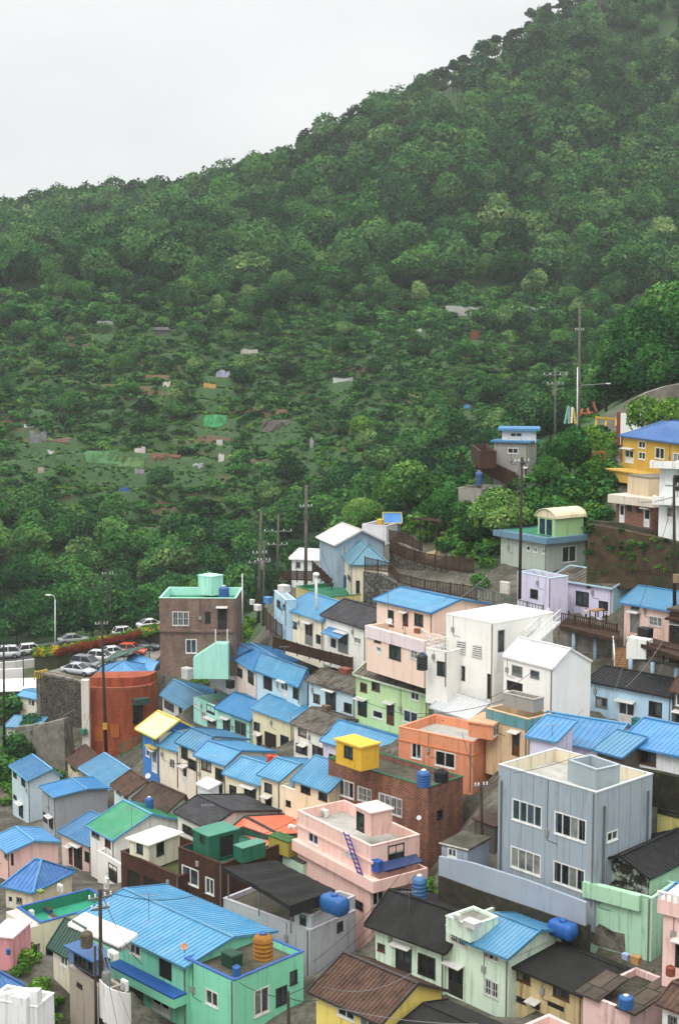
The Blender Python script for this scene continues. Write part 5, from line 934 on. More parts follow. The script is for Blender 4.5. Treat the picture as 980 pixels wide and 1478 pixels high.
# ------------------------------------------------------------------ poles, lamps, wires
PG = 'utility poles'; TOPS = {}
def pole(key, label, x, y0, y1, d, r=.15, arms=(), lamp=None, trafo=False, mat=None, boxy=None):
    t = at_d((x[0] if isinstance(x, tuple) else x, y0), d); bse = at_d((x[1] if isinstance(x, tuple) else x, y1), d); root = empty('utility_pole', bse, 0, label, 'pole', PG); m = MB(bse); m.tube(bse - Vector((0, 0, 2)), t, r, r * .62, 9); m.build('pole', mat or M_POLE, root, True)
    TOPS[key] = t; h = (t - bse).length
    for f, w, ang in arms:
        c = bse.lerp(t, f); dv = Vector((math.cos(math.radians(ang)), math.sin(math.radians(ang)), 0)) * w / 2; m = MB(bse); m.bar(c - dv, c + dv, .09, .1); m.build('crossarm', M_STEEL, root)
        for k in (-.9, -.4, .4, .9): p = c + dv * k; m = MB(bse); m.lathe([(.035, .05), (.06, .1), (.04, .16), (.06, .2), (.03, .26)], 7, p); m.build('insulator', M_WHITE, root)
    if trafo:
        c = bse.lerp(t, trafo) + Vector((.32, -.1, 0)); m = MB(bse); m.lathe([(.2, -.45), (.24, -.4), (.24, .4), (.2, .45), (.06, .47), (.06, .6)], 12, c); m.build('transformer', plain('transformer_grey', (120, 122, 120), .5), root, True)
    if boxy:
        c = bse.lerp(t, boxy[0]); m = MB(bse); m.box((c.x - .22, c.y - .42, c.z - .35), (c.x + .22, c.y - .14, c.z + .35)); m.build('meter_box', plain('box_%s' % '_'.join(map(str, boxy[1])), boxy[1], .6), root)
    if lamp:
        c = bse.lerp(t, lamp[0]); e = c + Vector((lamp[1], 0, .25)); m = MB(bse); m.tube(c, e, .05, .04, 6); m.build('lamp_arm', M_STEEL, root); m = MB(bse); m.box((min(e.x, e.x + .5 * (1 if lamp[1] > 0 else -1)), e.y - .13, e.z - .06), (max(e.x, e.x + .5 * (1 if lamp[1] > 0 else -1)), e.y + .13, e.z + .08)); m.build('lamp_head', M_WHITE, root)
pole('u1', 'tall pole with lamp arm at the right, above the playground frames', 836, 440, 640, 172, .2, [(.82, 1.6, 40)], lamp=(.42, 3.2))
pole('u1b', 'slim white post beside the tall lamp pole', 833, 530, 610, 168, .1, mat=M_WHITE)
pole('u2', 'thin pole left of the playground frames', 801, 530, 640, 178, .16, [(.9, 3.2, 10), (.78, 2.2, 10)])
pole('u3', 'dark leaning pole beside the grey green block house', (753, 750), 660, 832, 123, .16, [(.96, 1.6, 30)], mat=M_POLED)
pole('u4', 'slim dark pole in front of the dark bushy tree', (784, 785), 640, 722, 152, .12, mat=M_POLED)
pole('u5', 'dark pole at the right edge beside the white two storey house', (972, 974), 690, 850, 113, .16, [(.93, 1.4, -20)], mat=M_POLED, boxy=(.1, (150, 130, 100)))
pole('u6', 'tall grey pole at the bend of the lane, left of a twin pole', (377, 373), 738, 872, 148, .2, [(.55, 1.6, 20), (.45, 2.4, 20)], trafo=.42)
pole('u7', 'tall pole standing before the white roofed house', (442, 441), 700, 842, 149, .22, [(.78, 1.5, 30)], boxy=(.7, (90, 84, 78)))
pole('u8', 'crossarmed pole against the forest between two taller poles', (402, 400), 742, 830, 166, .17, [(.72, 3.4, 5), (.5, 2.4, 5)])
pole('u9', 'short pole beside the tall grey pole at the bend', (381.5, 380), 780, 876, 145, .13, [(.7, 1.4, 20)])
pole('u10', 'distant brown pole in front of the tree belt', 156, 825, 905, 201, .2, [(.96, 1.6, 10)], mat=M_POLED)
pole('u11', 'brown pole with yellow box before the terracotta building', (147, 154), 895, 1085, 151, .2, [(.97, 1.4, 20)], mat=M_POLED, boxy=(.2, (196, 160, 60)))
pole('u12', 'dark pole at the left edge before the white shed', 6, 930, 1052, 158, .16, mat=M_POLED)
pole('u12b', 'thin pole behind the white shed at the left', 34, 940, 1000, 176, .1, mat=M_POLED)
pole('u13', 'thick dark pole in front of the mint house with wires fanning out', (145, 146), 1284, 1478, 71.5, .15, [(.94, 1.3, 30), (.86, 1.0, 30)], trafo=.34, mat=M_POLED)
pole('u13b', 'second slim pole close to the thick dark pole', (137.5, 139), 1366, 1478, 71.2, .1, mat=M_POLED)
pole('u14', 'brown pole between the brick building and the large grey block', (694, 697), 1132, 1220, 88, .13, [(.97, .9, 20)], mat=M_POLED)
pole('u15', 'dark pole at the bottom edge beside the mint block', (416, 418), 1431, 1490, 67, .11, mat=M_POLED)
pole('u16', 'thin white mast on the roof behind the brown tiled house', 350, 828, 872, 143, .08, mat=M_WHITE)
def street_lamp(label, x, y0, y1, d, side=-1, h2=.9):
    t, b = at_d((x, y0), d), at_d((x, y1), d); root = empty('street_lamp', b, 0, label, 'street lamp', 'street lamps'); m = MB(b); m.tube(b - Vector((0, 0, 1)), t - Vector((0, 0, .5)), .11, .08, 9); m.path([t - Vector((0, 0, .5)), t - Vector((-side * .1, 0, .15)), t + Vector((side * .35, 0, .1)), t + Vector((side * h2, 0, .15))], .06, 6); m.build('pole', plain('lamp_grey', (196, 200, 204), .4), root, True)
    m = MB(b); c = t + Vector((side * h2, 0, .12)); m.hexa([c + Vector(v) for v in ((-.4, -.14, -.05), (.4, -.14, -.05), (.4, .14, -.05), (-.4, .14, -.05), (-.3, -.08, .09), (.3, -.08, .09), (.3, .08, .09), (-.3, .08, .09))]); m.build('lamp_head', M_WHITE, root)
street_lamp('white street lamp with short curved arm at the road', 80, 860, 942, 188)
p, b = pt('N', (472, 450), 131), pt('N', (475, 570), 131); root = empty('street_lamp', b, 0, 'white globe topped lamp post among the green roofs', 'street lamp', 'street lamps'); m = MB(b); m.tube(b - Vector((0, 0, 2)), p, .14, .11, 10); m.build('pole', M_WHITE, root, True); m = MB(b); m.lathe([(.05, -.1), (.26, .0), (.33, .14), (.28, .3), (.1, .38)], 12, p); m.build('lamp_shade', M_WHITE, root, True)
M_WIRE = plain('cable_black', (30, 30, 30), .6); M_WIREL = plain('cable_grey', (120, 120, 118), .6)
def wire(label, a, b, sag=.6, r=.02, mat=None):
    m = MB(a); n = 12; m.path([a.lerp(b, i / n) - Vector((0, 0, sag * 4 * (i / n) * (1 - i / n))) for i in range(n + 1)], r, 4); tag(m.build('overhead_cable', mat or M_WIRE, None, loc=a), label, 'cable', 'overhead cables')
T = TOPS
wire('cable from the thick dark pole down to the grey concrete house roof', T['u13'], at_d((205, 1392), 76), .5)
wire('cable from the thick dark pole to the brown tiled wall', T['u13'], at_d((302, 1286), 90), .6)
wire('pale cable from the thick dark pole to the bottom edge', T['u13'] - Vector((0, 0, 2.8)), at_d((190, 1478), 69), .1, .02, M_WIREL)
wire('pale cable fanning from the thick dark pole past the white stair', T['u13'] - Vector((0, 0, 3.0)), at_d((172, 1490), 69), .1, .02, M_WIREL)
wire('long cable crossing in front of the pink block house', at_d((597, 1236), 80), at_d((452, 1388), 70), .5, .018)
wire('second cable in front of the pink block house, lower', at_d((600, 1262), 80), at_d((448, 1412), 70), .4, .018)
wire('pale cable looping over the yellow pantiled house', at_d((468, 1425), 66), at_d((600, 1400), 70), .6, .018, M_WIREL)
wire('pale cable low across the bottom edge', at_d((452, 1446), 65), at_d((690, 1478), 64), .3, .018, M_WIREL)
wire('cable from the brown pole to the large grey block', T['u14'], at_d((722, 1120), 84), .3)
wire('cable from the brown pole to the orange block', T['u14'], at_d((667, 1060), 98), .3)
wire('cable across the deck of the large grey block', at_d((740, 1116), 80), at_d((860, 1080), 80), .2, .015)
wire('cable over the black roof of the pale blue house, left', at_d((897, 965), 106), at_d((884, 1000), 101), .2, .015, M_WIREL)
wire('cable over the black roof of the pale blue house, right', at_d((956, 925), 108), at_d((902, 992), 101), .3, .02, M_WIREL)
wire('cable from the dark leaning pole to the lilac block house', T['u3'], at_d((690, 872), 121), .6, .025)
wire('orange tipped guy wire by the lane railing', at_d((712, 822), 125), at_d((665, 862), 119), .1, .03, M_WIREL)
wire('cable between the tall grey pole and the pole before the white roof', T['u6'], T['u7'], 1.2, .025)
wire('upper cable from the crossarmed pole to the pole before the white roof', T['u8'], T['u7'], 1.0, .025)
wire('cable from the tall grey pole towards the brown tiled house', T['u6'] - Vector((0, 0, 4)), at_d((350, 862), 145), .4, .025)
wire('cable from the brown pole with yellow box to the tall grey pole', T['u11'], T['u6'] - Vector((0, 0, 3)), 2.5, .025)
wire('cable from the brown pole with yellow box to the left edge pole', T['u11'] - Vector((0, 0, 1)), T['u12'], 1.5, .025)
wire('pale cables running along the concrete slope to the cobble wall', at_d((6, 1062), 156), at_d((108, 1024), 160), .5, .03, M_WIREL)
wire('guy wire in front of the terracotta building, left strand', at_d((155, 940), 150), at_d((100, 1130), 148), .3, .02)
wire('guy wire in front of the terracotta building, right strand', at_d((172, 975), 152), at_d((196, 1020), 154), .2, .02)
wire('cable from the right edge pole across the white two storey house', T['u5'] - Vector((0, 0, 1.5)), at_d((905, 722), 132), .3, .025)
wire('cable from the slim dark pole to the dark leaning pole', T['u4'], T['u3'], .8, .025)
wire('cable crossing above the low dark picket fence', at_d((775, 1062), 94), at_d((842, 1024), 100), .3, .018, M_WIREL)
for lab, a, b, sg in [('cable strung over the cream terrace roofs to the brown pole', (292, 1100, 112), (153, 1060, 151), 1.2), ('cable from the dark leaning pole down the lane to the peach house', (753, 700, 123), (640, 868, 114), 1.0), ('cable between the tall grey pole and the lavender house', (377, 760, 148), (325, 940, 142), .5), ('cable from the lane pole over the pale blue roof', (442, 730, 149), (400, 955, 130), .8),
    ('cable from the lane pole to the charcoal slate roof', (442, 735, 149), (500, 872, 124), .8), ('cable across the alley between green hut and pink block', (330, 1210, 92), (432, 1180, 95), .4), ('cable over the orange block deck', (600, 1030, 103), (728, 1010, 98), .3), ('cable from the bottom pole to the mint block corner', (416, 1440, 67), (345, 1418, 75), .2), ('cable from the bottom pole to the pale mint house', (416, 1436, 67), (542, 1340, 80), .5),
    ('cable from the bottom pole to the yellow pantiled house', (416, 1440, 67), (470, 1440, 67.5), .2), ('cable rising from the right edge pole to the black roof', (972, 720, 113), (880, 985, 103), .8), ('cable between slim dark pole and yellow house', (784, 645, 152), (905, 655, 139), .5), ('cable along the left alley between grey and white houses', (110, 1195, 127), (160, 1265, 105), .3), ('cable from brown pole to brown tiled house corner', (150, 905, 151), (233, 880, 143), .6),
    ('second cable from brown pole to brown tiled house corner', (150, 915, 151), (233, 900, 143), .6), ('cable crossing above the aqua houses', (235, 990, 146), (370, 1060, 126), .6), ('cable crossing above the light green house roofs', (470, 985, 120), (640, 1040, 106), .6), ('cable over the white gabled house', (700, 1010, 100), (800, 940, 104), .4)]: wire(lab, at_d(a[:2], a[2]), at_d(b[:2], b[2]), sg, .02)
AN = 0
for lab, x, y, d in [('thin aerial on the patched blue roof', 420, 1030, 124), ('thin aerial on the large blue roof with finials', 411, 932, 126), ('thin aerial on the lilac house blue roof', 797, 1045, 92), ('thin aerial on the charcoal roof of the white house', 300, 1160, 99), ('thin aerial on the brick building edge', 612, 1090, 95), ('thin aerial on the peach house roof edge', 560, 850, 115), ('thin aerial on the green gabled roof', 190, 1165, 106), ('thin aerial on the white gable house ridge', 770, 925, 103), ('thin aerial at the pink block roof corner', 565, 1150, 91), ('thin aerial on the mint long roof', 215, 1290, 82), ('thin aerial on the black felt roof of the pale mint house', 590, 1285, 82)]:
    t = at_d((x, y), d); b = t - Vector((0, 0, 1.7)); r_ = empty('roof_aerial', b, 0, lab, 'aerial', 'roof aerials'); m = MB(b); m.tube(b, t, .022, n=5); m.build('mast', M_STEEL, r_); m = MB(b); m.tube(t - Vector((.5, 0, .1)), t + Vector((.5, 0, -.1)), .015, n=5)
    for k in range(5): c = t + Vector((-.4 + .2 * k, 0, -.1)); m.tube(c - Vector((0, .3 - .03 * k, 0)), c + Vector((0, .3 - .03 * k, 0)), .012, n=4)
    m.build('elements', M_STEEL, r_)
# leaning props against the concrete slope
for lab, a, b in (('left', (382, 490), (415, 650)), ('right', (410, 500), (425, 640))):
    p, q = pt('H', a, 156), pt('H', b, 154.5); m = MB(q); m.tube(q - Vector((0, 0, .5)), p, .16, n=7); tag(m.build('timber_prop', M_POLED, None, loc=q), 'weathered grey prop leaning on the concrete slope, %s of two' % lab, 'prop', 'props')
# ------------------------------------------------------------------ tanks, air conditioners, dishes and clutter
TB = plain('tank_blue', (40, 92, 152), .4); TG = 'water tanks'; AG = 'air conditioner units'; CG = 'yard and roof clutter'
def tank(label, Z, a, b, d, mat=None, lid=None, z=None):
    bc = ((a[0] + b[0]) / 2, b[1]); w = pt(Z, bc, d) if z is None else at_z(px(Z, bc), z); s = ZW[Z][2]; dep = w.y; r = abs(b[0] - a[0]) / s / 2 * dep / F; h = abs(b[1] - a[1]) / s * dep / F - r * .35
    root = empty('water_tank', w, 0, label, 'water tank', TG); pr = [(r * .93, 0)]; n = 5
    for i in range(n): t = i / n * h * .86; e = (i + .5) / n * h * .86; pr += [(r * .94, t + .01), (r, t + .04), (r, e), (r * .94, e + .04)]
    pr += [(r * .93, h * .87), (r * .75, h * .94), (r * .4, h)]; m = MB(); m.lathe(pr, 18); m.build('body', mat or TB, root, True); m = MB(); m.lathe([(r * .36, h), (r * .36, h * 1.06), (r * .2, h * 1.09)], 12); m.build('lid', lid or M_WHITE, root, True)
def loaf(label, Z, a, b, d, mat=None, ang=-45):
    w = pt(Z, ((a[0] + b[0]) / 2, b[1]), d); s = ZW[Z][2]; W = abs(b[0] - a[0]) / s * d / F; h = abs(b[1] - a[1]) / s * d / F * .92; root = empty('water_tank', w, math.radians(ang), label, 'water tank', TG); m = MB(); l, q = W * .6, W * .4
    n = 9; rings = []
    for i in range(n):
        x = -l + 2 * l * i / (n - 1); k = (.8 if i in (0, n - 1) else (1 if i % 2 else .93)); rings.append([Vector((x, q * k * math.copysign(abs(math.cos(t)) ** .6, math.cos(t)), h / 2 + h / 2 * k * math.copysign(abs(math.sin(t)) ** .6, math.sin(t)))) for t in [2 * math.pi * j / 14 for j in range(14)]])
    k0 = len(m.v)
    for r in rings: m.v += r
    for j in range(n - 1):
        for i in range(14): m.f.append((k0 + j * 14 + i, k0 + j * 14 + (i + 1) % 14, k0 + (j + 1) * 14 + (i + 1) % 14, k0 + (j + 1) * 14 + i))
    m.f.append(tuple(range(k0, k0 + 14))[::-1]); m.f.append(tuple(range(k0 + (n - 1) * 14, k0 + n * 14))); m.build('body', mat or TB, root, True); m = MB(); m.lathe([(.22, h * .97), (.22, h + .08), (.1, h + .1)], 12); m.build('lid', mat or TB, root, True)
tank('blue water tank with white lid on the brick building roof', '2', (818, 128), (876, 204), 91)
tank('black square sided tank beside the blue tank on the brick roof', '2', (886, 126), (946, 184), 93, M_RUBBER, M_RUBBER)
tank('dull blue tank at the back of the black felt roof', '2', (800, 540), (860, 645), 83.5, plain('tank_dullblue', (62, 104, 150), .4))
tank('rusty orange tank with blue top on the mint block roof', '2', (176, 762), (260, 880), 75.5, rough2('rust', (178, 124, 46), (140, 92, 42), 1.5), TB)
tank('small blue drum on the mint block roof', '2', (95, 898), (133, 946), 74, TB, TB)
loaf('big blue loaf shaped tank on the mossy block of the tarp house', '2', (450, 618), (545, 704), 84)
loaf('blue tarp covered tank behind the small blue gable', '3', (446, 762), (544, 846), 77.5, plain('tarp_blue', (36, 92, 164), .5))
tank('blue tank with white lid in the brown plank roof well', 'C', (543, 1230), (658, 1345), 68.5)
tank('blue and white tank on the rusty roof', 'I', (78, 470), (130, 548), 112)
tank('blue tank on the mint roof terrace of the brown tiled house', '4', (938, 128), (984, 184), 143.5, TB, M_WHITE)
tank('blue tank behind the white roofed house', 'N', (510, 194), (580, 262), 157)
tank('yellow tank on the white block house', 'E', (288, 66), (330, 104), 156, plain('tank_yellow', (206, 164, 40), .4), plain('tank_yellow', (206, 164, 40), .4))
tank('dark tank with blue lid beside the white terrace wing', 'M', (368, 362), (444, 486), 108.6, plain('tank_dark', (34, 40, 42), .5), TB)
tank('orange tank, left of two, by the cream house', 'F', (778, 668), (815, 720), 110, plain('tank_orange', (206, 70, 36), .5), plain('tank_orange', (206, 70, 36), .5))
tank('orange tank, right of two, by the cream house', 'F', (812, 672), (852, 716), 110.5, plain('tank_orange', (206, 70, 36), .5), plain('tank_orange', (206, 70, 36), .5))
tank('weathered brown grey tank on the blue framed enclosure', 'A', (466, 276), (542, 386), 74.8, rough2('old_tank', (112, 98, 80), (78, 72, 62), 1.5), M_CONC)
tank('tall blue drum on the terrace of the grey blue roofed house', '7', (178, 322), (208, 382), 152, plain('tank_navy', (52, 84, 128), .5), M_STEEL)
tank('red brown pot beside the pink house at the right edge', 'C', (880, 1030), (952, 1116), 70, plain('pot_red', (132, 66, 48), .7), plain('pot_red', (132, 66, 48), .7))
tank('small blue white tank on the cream annex terrace', 'I', (910, 360), (946, 424), 103.5, plain('tank_pale', (130, 160, 190), .5))
tank('blue barrel beside the teal sheet roof lane', 'E', (100, 385), (118, 465), 141, plain('tank_navy', (52, 84, 128), .5))
def ac(label, Z, a, b, d, ang=-48, z=None):
    bc = ((a[0] + b[0]) / 2, b[1]); w = pt(Z, bc, d) if z is None else at_z(px(Z, bc), z); s = ZW[Z][2]; W = abs(b[0] - a[0]) / s * w.y / F * 1.05; h = abs(b[1] - a[1]) / s * w.y / F * .8; r = empty('air_conditioner', w, math.radians(ang), label, 'air conditioner', AG); m = MB(); m.box((-W / 2, -W * .2, .06), (W / 2, W * .2, h)); m.box((-W * .4, -W * .2, 0), (-W * .3, W * .2, .06)); m.box((W * .3, -W * .2, 0), (W * .4, W * .2, .06)); m.build('casing', paint((220, 220, 214), .3), r)
    m = MB(); c = Vector((W * .12, -W * .2 - .012, h * .52)); rr = min(W, h) * .36
    m.tube(c, c + Vector((0, -.02, 0)), rr, n=16); m.build('fan', M_DKMETAL, r); m = MB()
    for k in range(8): t = 2 * math.pi * k / 8; m.bar(c + Vector((0, -.03, 0)), c + Vector((rr * math.cos(t), -.03, rr * math.sin(t))), .012, .012, (0, 1, 0))
    for q in (.45, .75, 1.0): 
        for k in range(12): t, u = 2 * math.pi * k / 12, 2 * math.pi * (k + 1) / 12; m.bar(c + Vector((rr * q * math.cos(t), -.03, rr * q * math.sin(t))), c + Vector((rr * q * math.cos(u), -.03, rr * q * math.sin(u))), .012, .012, (0, 1, 0))
    m.build('grille', M_WHITE, r)
pz = pn.zt - .7
ac('air conditioner on the pink block roof deck, larger of two', '2', (434, 284), (476, 322), 0, z=pz); ac('small air conditioner at the left corner of the pink block roof', '2', (390, 300), (420, 322), 0, z=pz)
ac('air conditioner on the green flat roof with blue rim', 'A', (152, 160), (206, 206), 0, z=tl_.zt - .7); ac('air conditioner on a bracket beside the thick dark pole', 'A', (618, 396), (694, 456), 74.3)
ac('lower air conditioner under the mint balcony', 'A', (696, 556), (748, 640), 74); ac('air conditioner against the cream terrace annex', 'I', (902, 630), (954, 690), 99.5)
ac('air conditioner on the ochre terrace', 'D', (402, 590), (440, 630), 136.5); ac('white unit on the weedy roof below the hipped blue roof', 'L', (405, 505), (455, 575), 93)
ac('air conditioner on the flat parapet of the pale mint house', '3', (38, 735), (72, 775), 77); ac('white unit on the wall of the white lower storey', 'L', (735, 440), (780, 575), 101)
ac('small unit on the peach house balcony', 'M', (390, 210), (420, 246), 112)
def dish(label, Z, c, rpx, d, col=(206, 206, 204), az=200):
    w = pt(Z, c, d); r = rpx / ZW[Z][2] * d / F; root = empty('satellite_dish', w - Vector((0, 0, r * 1.8)), 0, label, 'satellite dish', 'satellite dishes'); a = math.radians(az); n = Vector((math.sin(a) * .8, math.cos(a) * .8, .6)).normalized(); u = n.cross(Vector((0, 0, 1))).normalized(); v = u.cross(n); m = MB(); o = Vector((0, 0, r * 1.8)); P = lambda q, t: o + (u * math.cos(t) + v * math.sin(t)) * r * q + n * (q * q * r * .25)
    for i in range(16):
        t, t2 = 2 * math.pi * i / 16, 2 * math.pi * (i + 1) / 16
        for q0, q1 in ((.02, .5), (.5, 1)): m.poly([P(q0, t), P(q1, t), P(q1, t2), P(q0, t2)]); e = n * -.03; m.poly([P(q0, t) + e, P(q1, t) + e, P(q1, t2) + e, P(q0, t2) + e])
    m.build('dish', plain('dish_%s' % '_'.join(map(str, col)), col, .4), root, True); m = MB(); m.tube((0, 0, 0), o - n * .03, .03, n=6); m.tube(o - v * r, o + n * r * .8, .015, n=5); m.build('mast', M_STEEL, root)
dish('orange satellite dish at the corner of the mint block', '1', (792, 910), 16, 77.5, (200, 140, 92)); dish('white satellite dish in the alley by the brown roof', 'I', (97, 360), 17, 119); dish('white dish on the peach house balcony', 'M', (190, 168), 22, 113); dish('grey dish on the blue roof of the left row', 'I', (480, 243), 6, 113); dish('white lamp dish at the pink block corner', '2', (829, 328), 10, 88)
def box(label, Z, a, b, d, col, name, cat, ang=-46, depth=.7, lidc=None, z=None, mat=None):
    bc = ((a[0] + b[0]) / 2, b[1]); w = pt(Z, bc, d) if z is None else at_z(px(Z, bc), z); s = ZW[Z][2]; W = abs(b[0] - a[0]) / s * w.y / F * .8; h = abs(b[1] - a[1]) / s * w.y / F * .85; D_ = W * depth
    r = empty(name, w, math.radians(ang), label, cat, CG); m = MB(); mt = mat or plain('box_%s' % '_'.join(map(str, col)), col, .6); m.hexa([(-W / 2 * .96, -D_ / 2 * .96, 0), (W / 2 * .96, -D_ / 2 * .96, 0), (W / 2 * .96, D_ / 2 * .96, 0), (-W / 2 * .96, D_ / 2 * .96, 0), (-W / 2, -D_ / 2, h * .9), (W / 2, -D_ / 2, h * .9), (W / 2, D_ / 2, h * .9), (-W / 2, D_ / 2, h * .9)]); m.build('body', mt, r)
    m = MB(); m.hexa([(-W / 2 - .03, -D_ / 2 - .03, h * .9 + .002), (W / 2 + .03, -D_ / 2 - .03, h * .9 + .002), (W / 2 + .03, D_ / 2 + .03, h * .9 + .002), (-W / 2 - .03, D_ / 2 + .03, h * .9 + .002), (-W / 2 + .02, -D_ / 2 + .02, h), (W / 2 - .02, -D_ / 2 + .02, h), (W / 2 - .02, D_ / 2 - .02, h), (-W / 2 + .02, D_ / 2 - .02, h)]); m.build('lid', plain('box_%s' % '_'.join(map(str, lidc)), lidc, .6) if lidc else mt, r)
box('dark green storage box on the mint block roof', '2', (48, 838), (142, 910), 0, (26, 66, 48), 'storage_box', 'box', z=mf.zt - .4); box('blue rain barrel box under the pink block ladder', '2', (638, 480), (690, 538), 88, (40, 84, 160), 'storage_box', 'box')
box('teal rubbish bin before the pale blue house', 'B', (636, 1040), (728, 1145), 101.5, (24, 112, 112), 'rubbish_bin', 'bin', lidc=(30, 90, 100)); box('dark cover box before the small pink house', 'B', (680, 405), (796, 490), 111.5, (34, 32, 30), 'storage_box', 'box')
box('black tank box on the aqua flat roof', 'F', (542, 235), (600, 292), 139, (24, 24, 26), 'storage_box', 'box'); box('brown pot crate on the peach balcony', 'M', (350, 206), (404, 246), 112.2, (140, 84, 58), 'plant_crate', 'crate'); box('cardboard box leaning at the peeling mint wall', 'C', (632, 960), (716, 1032), 74.5, (176, 134, 80), 'cardboard_box', 'box')
box('blue and white bag at the peeling mint wall', 'C', (568, 948), (632, 1002), 75, (150, 166, 196), 'rubbish_bag', 'bag'); box('white board sheet stack on the pale blue flat roof', 'N', (200, 500), (290, 560), 132, (214, 210, 206), 'board_stack', 'boards', depth=.8); box('white crate on the junk roof left of the lane', 'N', (0, 605), (40, 650), 141, (210, 206, 198), 'storage_box', 'box')
box('white block on the white board pile left of the lane', 'N', (30, 640), (90, 690), 140, (222, 218, 212), 'board_stack', 'boards'); box('blue tarpaulin bundle by the lane bend', 'N', (98, 585), (170, 640), 142, (84, 140, 196), 'tarp_bundle', 'tarpaulin'); box('pile of white rubble on the beige concrete box', 'D', (340, 770), (470, 822), 131, (196, 188, 180), 'rubble_pile', 'rubble', mat=rough2('rubble', (206, 196, 190), (120, 100, 92), 3))
box('planter trough on the green flat roof, upper of two', 'A', (246, 152), (320, 192), 0, (60, 76, 110), 'planter', 'planter', z=tl_.zt - .7, lidc=(66, 56, 40), depth=.35); box('planter trough on the green flat roof, lower of two', 'A', (262, 198), (372, 236), 0, (200, 200, 196), 'planter', 'planter', z=tl_.zt - .7, lidc=(62, 50, 38), depth=.35)
box('white board box on the pale mint parapet', '3', (76, 765), (160, 800), 76.5, (206, 206, 204), 'board_stack', 'boards'); box('green weed box on the weedy roof', 'L', (260, 555), (320, 582), 94, (120, 140, 50), 'planter', 'planter')
box('white cabinet beside the lilac block house', 'P', (350, 515), (436, 608), 120.5, (206, 200, 186), 'cabinet', 'cabinet', depth=.3); box('white storage cabinets by the brown tiled house yard', 'F', (285, 160), (360, 238), 139, (196, 196, 192), 'cabinet', 'cabinet'); box('blue bin on the chimney side of the pink hut', 'A', (36, 388), (66, 432), 79, (40, 84, 150), 'rubbish_bin', 'bin')
box('brown plant crates below the white slate house', '5', (600, 640), (660, 668), 118.5, (132, 72, 52), 'plant_crate', 'crate'); box('stack of pots on the pale blue house ledge', '5', (530, 795), (570, 825), 118.6, (110, 84, 66), 'plant_crate', 'crate'); box('green tub before the terracotta building', 'H', (462, 520), (510, 558), 156.5, (70, 130, 100), 'rubbish_bin', 'bin')
# white spiral stair beside the thick dark pole
c = pt('A', (665, 760), 71.8); root = empty('outdoor_stairs', c, 0, 'white rendered curved stair beside the thick dark pole', 'stairs', 'outdoor stairs'); m = MB(c); z1 = pt('A', (665, 625), 71.8).z - c.z
for i in range(10):
    t0, t1 = -2.6 + i * .34, -2.6 + (i + 1) * .34; zt_ = z1 * (1 - i / 10); r0, r1 = .15, .75; m.hexa([(r0 * math.cos(t0), r0 * math.sin(t0), zt_ - 1.3), (r1 * math.cos(t0), r1 * math.sin(t0), zt_ - 1.3), (r1 * math.cos(t1), r1 * math.sin(t1), zt_ - 1.3), (r0 * math.cos(t1), r0 * math.sin(t1), zt_ - 1.3), (r0 * math.cos(t0), r0 * math.sin(t0), zt_), (r1 * math.cos(t0), r1 * math.sin(t0), zt_), (r1 * math.cos(t1), r1 * math.sin(t1), zt_), (r0 * math.cos(t1), r0 * math.sin(t1), zt_)]); m.hexa([(r1 * math.cos(t0), r1 * math.sin(t0), zt_ - 1.4), (.85 * math.cos(t0), .85 * math.sin(t0), zt_ - 1.4), (.85 * math.cos(t1), .85 * math.sin(t1), zt_ - 1.4), (r1 * math.cos(t1), r1 * math.sin(t1), zt_ - 1.4), (r1 * math.cos(t0), r1 * math.sin(t0), zt_ + .7), (.85 * math.cos(t0), .85 * math.sin(t0), zt_ + .7), (.85 * math.cos(t1), .85 * math.sin(t1), zt_ + .6), (r1 * math.cos(t1), r1 * math.sin(t1), zt_ + .6)])
for q in range(len(m.v)): m.v[q] = m.v[q] + c
m.v = [v for v in m.v]; m.build('flight', paint((216, 214, 212), .5), root)
# pergola on the platform
o = pt('E', (600, 250), 150); root = empty('pergola', o, 0, 'dark timber pergola with flat lattice on the sandy platform', 'pergola', CG); q4 = [pt('E', p, d) for p, d in (((490, 72), 151), ((655, 90), 147), ((640, 75), 152.5), ((540, 66), 155))]; m = MB(o)
for i in range(9): t = i / 8; m.bar(q4[0].lerp(q4[3], t), q4[1].lerp(q4[2], t), .1, .12)
for i in (0, 1): t = i; m.bar(q4[0].lerp(q4[1], t) - Vector((0, 0, .12)), q4[3].lerp(q4[2], t) - Vector((0, 0, .12)), .12, .12)
m.build('roof_lattice', M_WOOD, root)
for t, s in ((.25, .1), (.85, .1), (.3, .9), (.85, .9)):
    p = q4[0].lerp(q4[1], t).lerp(q4[3].lerp(q4[2], t), s); m = MB(o); m.tube(Vector((p.x, p.y, o.z - .4)), p, .09, n=6); m.build('post', M_WOOD, root)
# playground frames and poles at the upper right
def sticks(name, label, Z, lst, d, cat='playground frame'):
    o = pt(Z, lst[0][0], d); root = empty(name, o, 0, label, cat, 'playground frames')
    for a, b, col in lst: m = MB(o); m.bar(pt(Z, a, d), pt(Z, b, d + .4), .22, .22); m.build('bar', plain('stick_%s' % '_'.join(map(str, col)), col, .5), root)
sticks('playground_frame', 'pale green and white playground slats leaning together', '7', [((530, 140), (545, 70), (120, 160, 150)), ((545, 140), (548, 75), (120, 160, 150)), ((556, 138), (560, 75), (214, 210, 190)), ((572, 140), (562, 80), (206, 180, 90)), ((535, 120), (560, 118), (120, 160, 150))], 172)
sticks('playground_frame', 'orange and red playground frame beside the tall lamp pole', '7', [((588, 100), (640, 96), (156, 92, 62)), ((590, 110), (600, 82), (156, 92, 62)), ((625, 104), (618, 80), (156, 92, 62)), ((655, 95), (640, 55), (130, 66, 52))], 168)
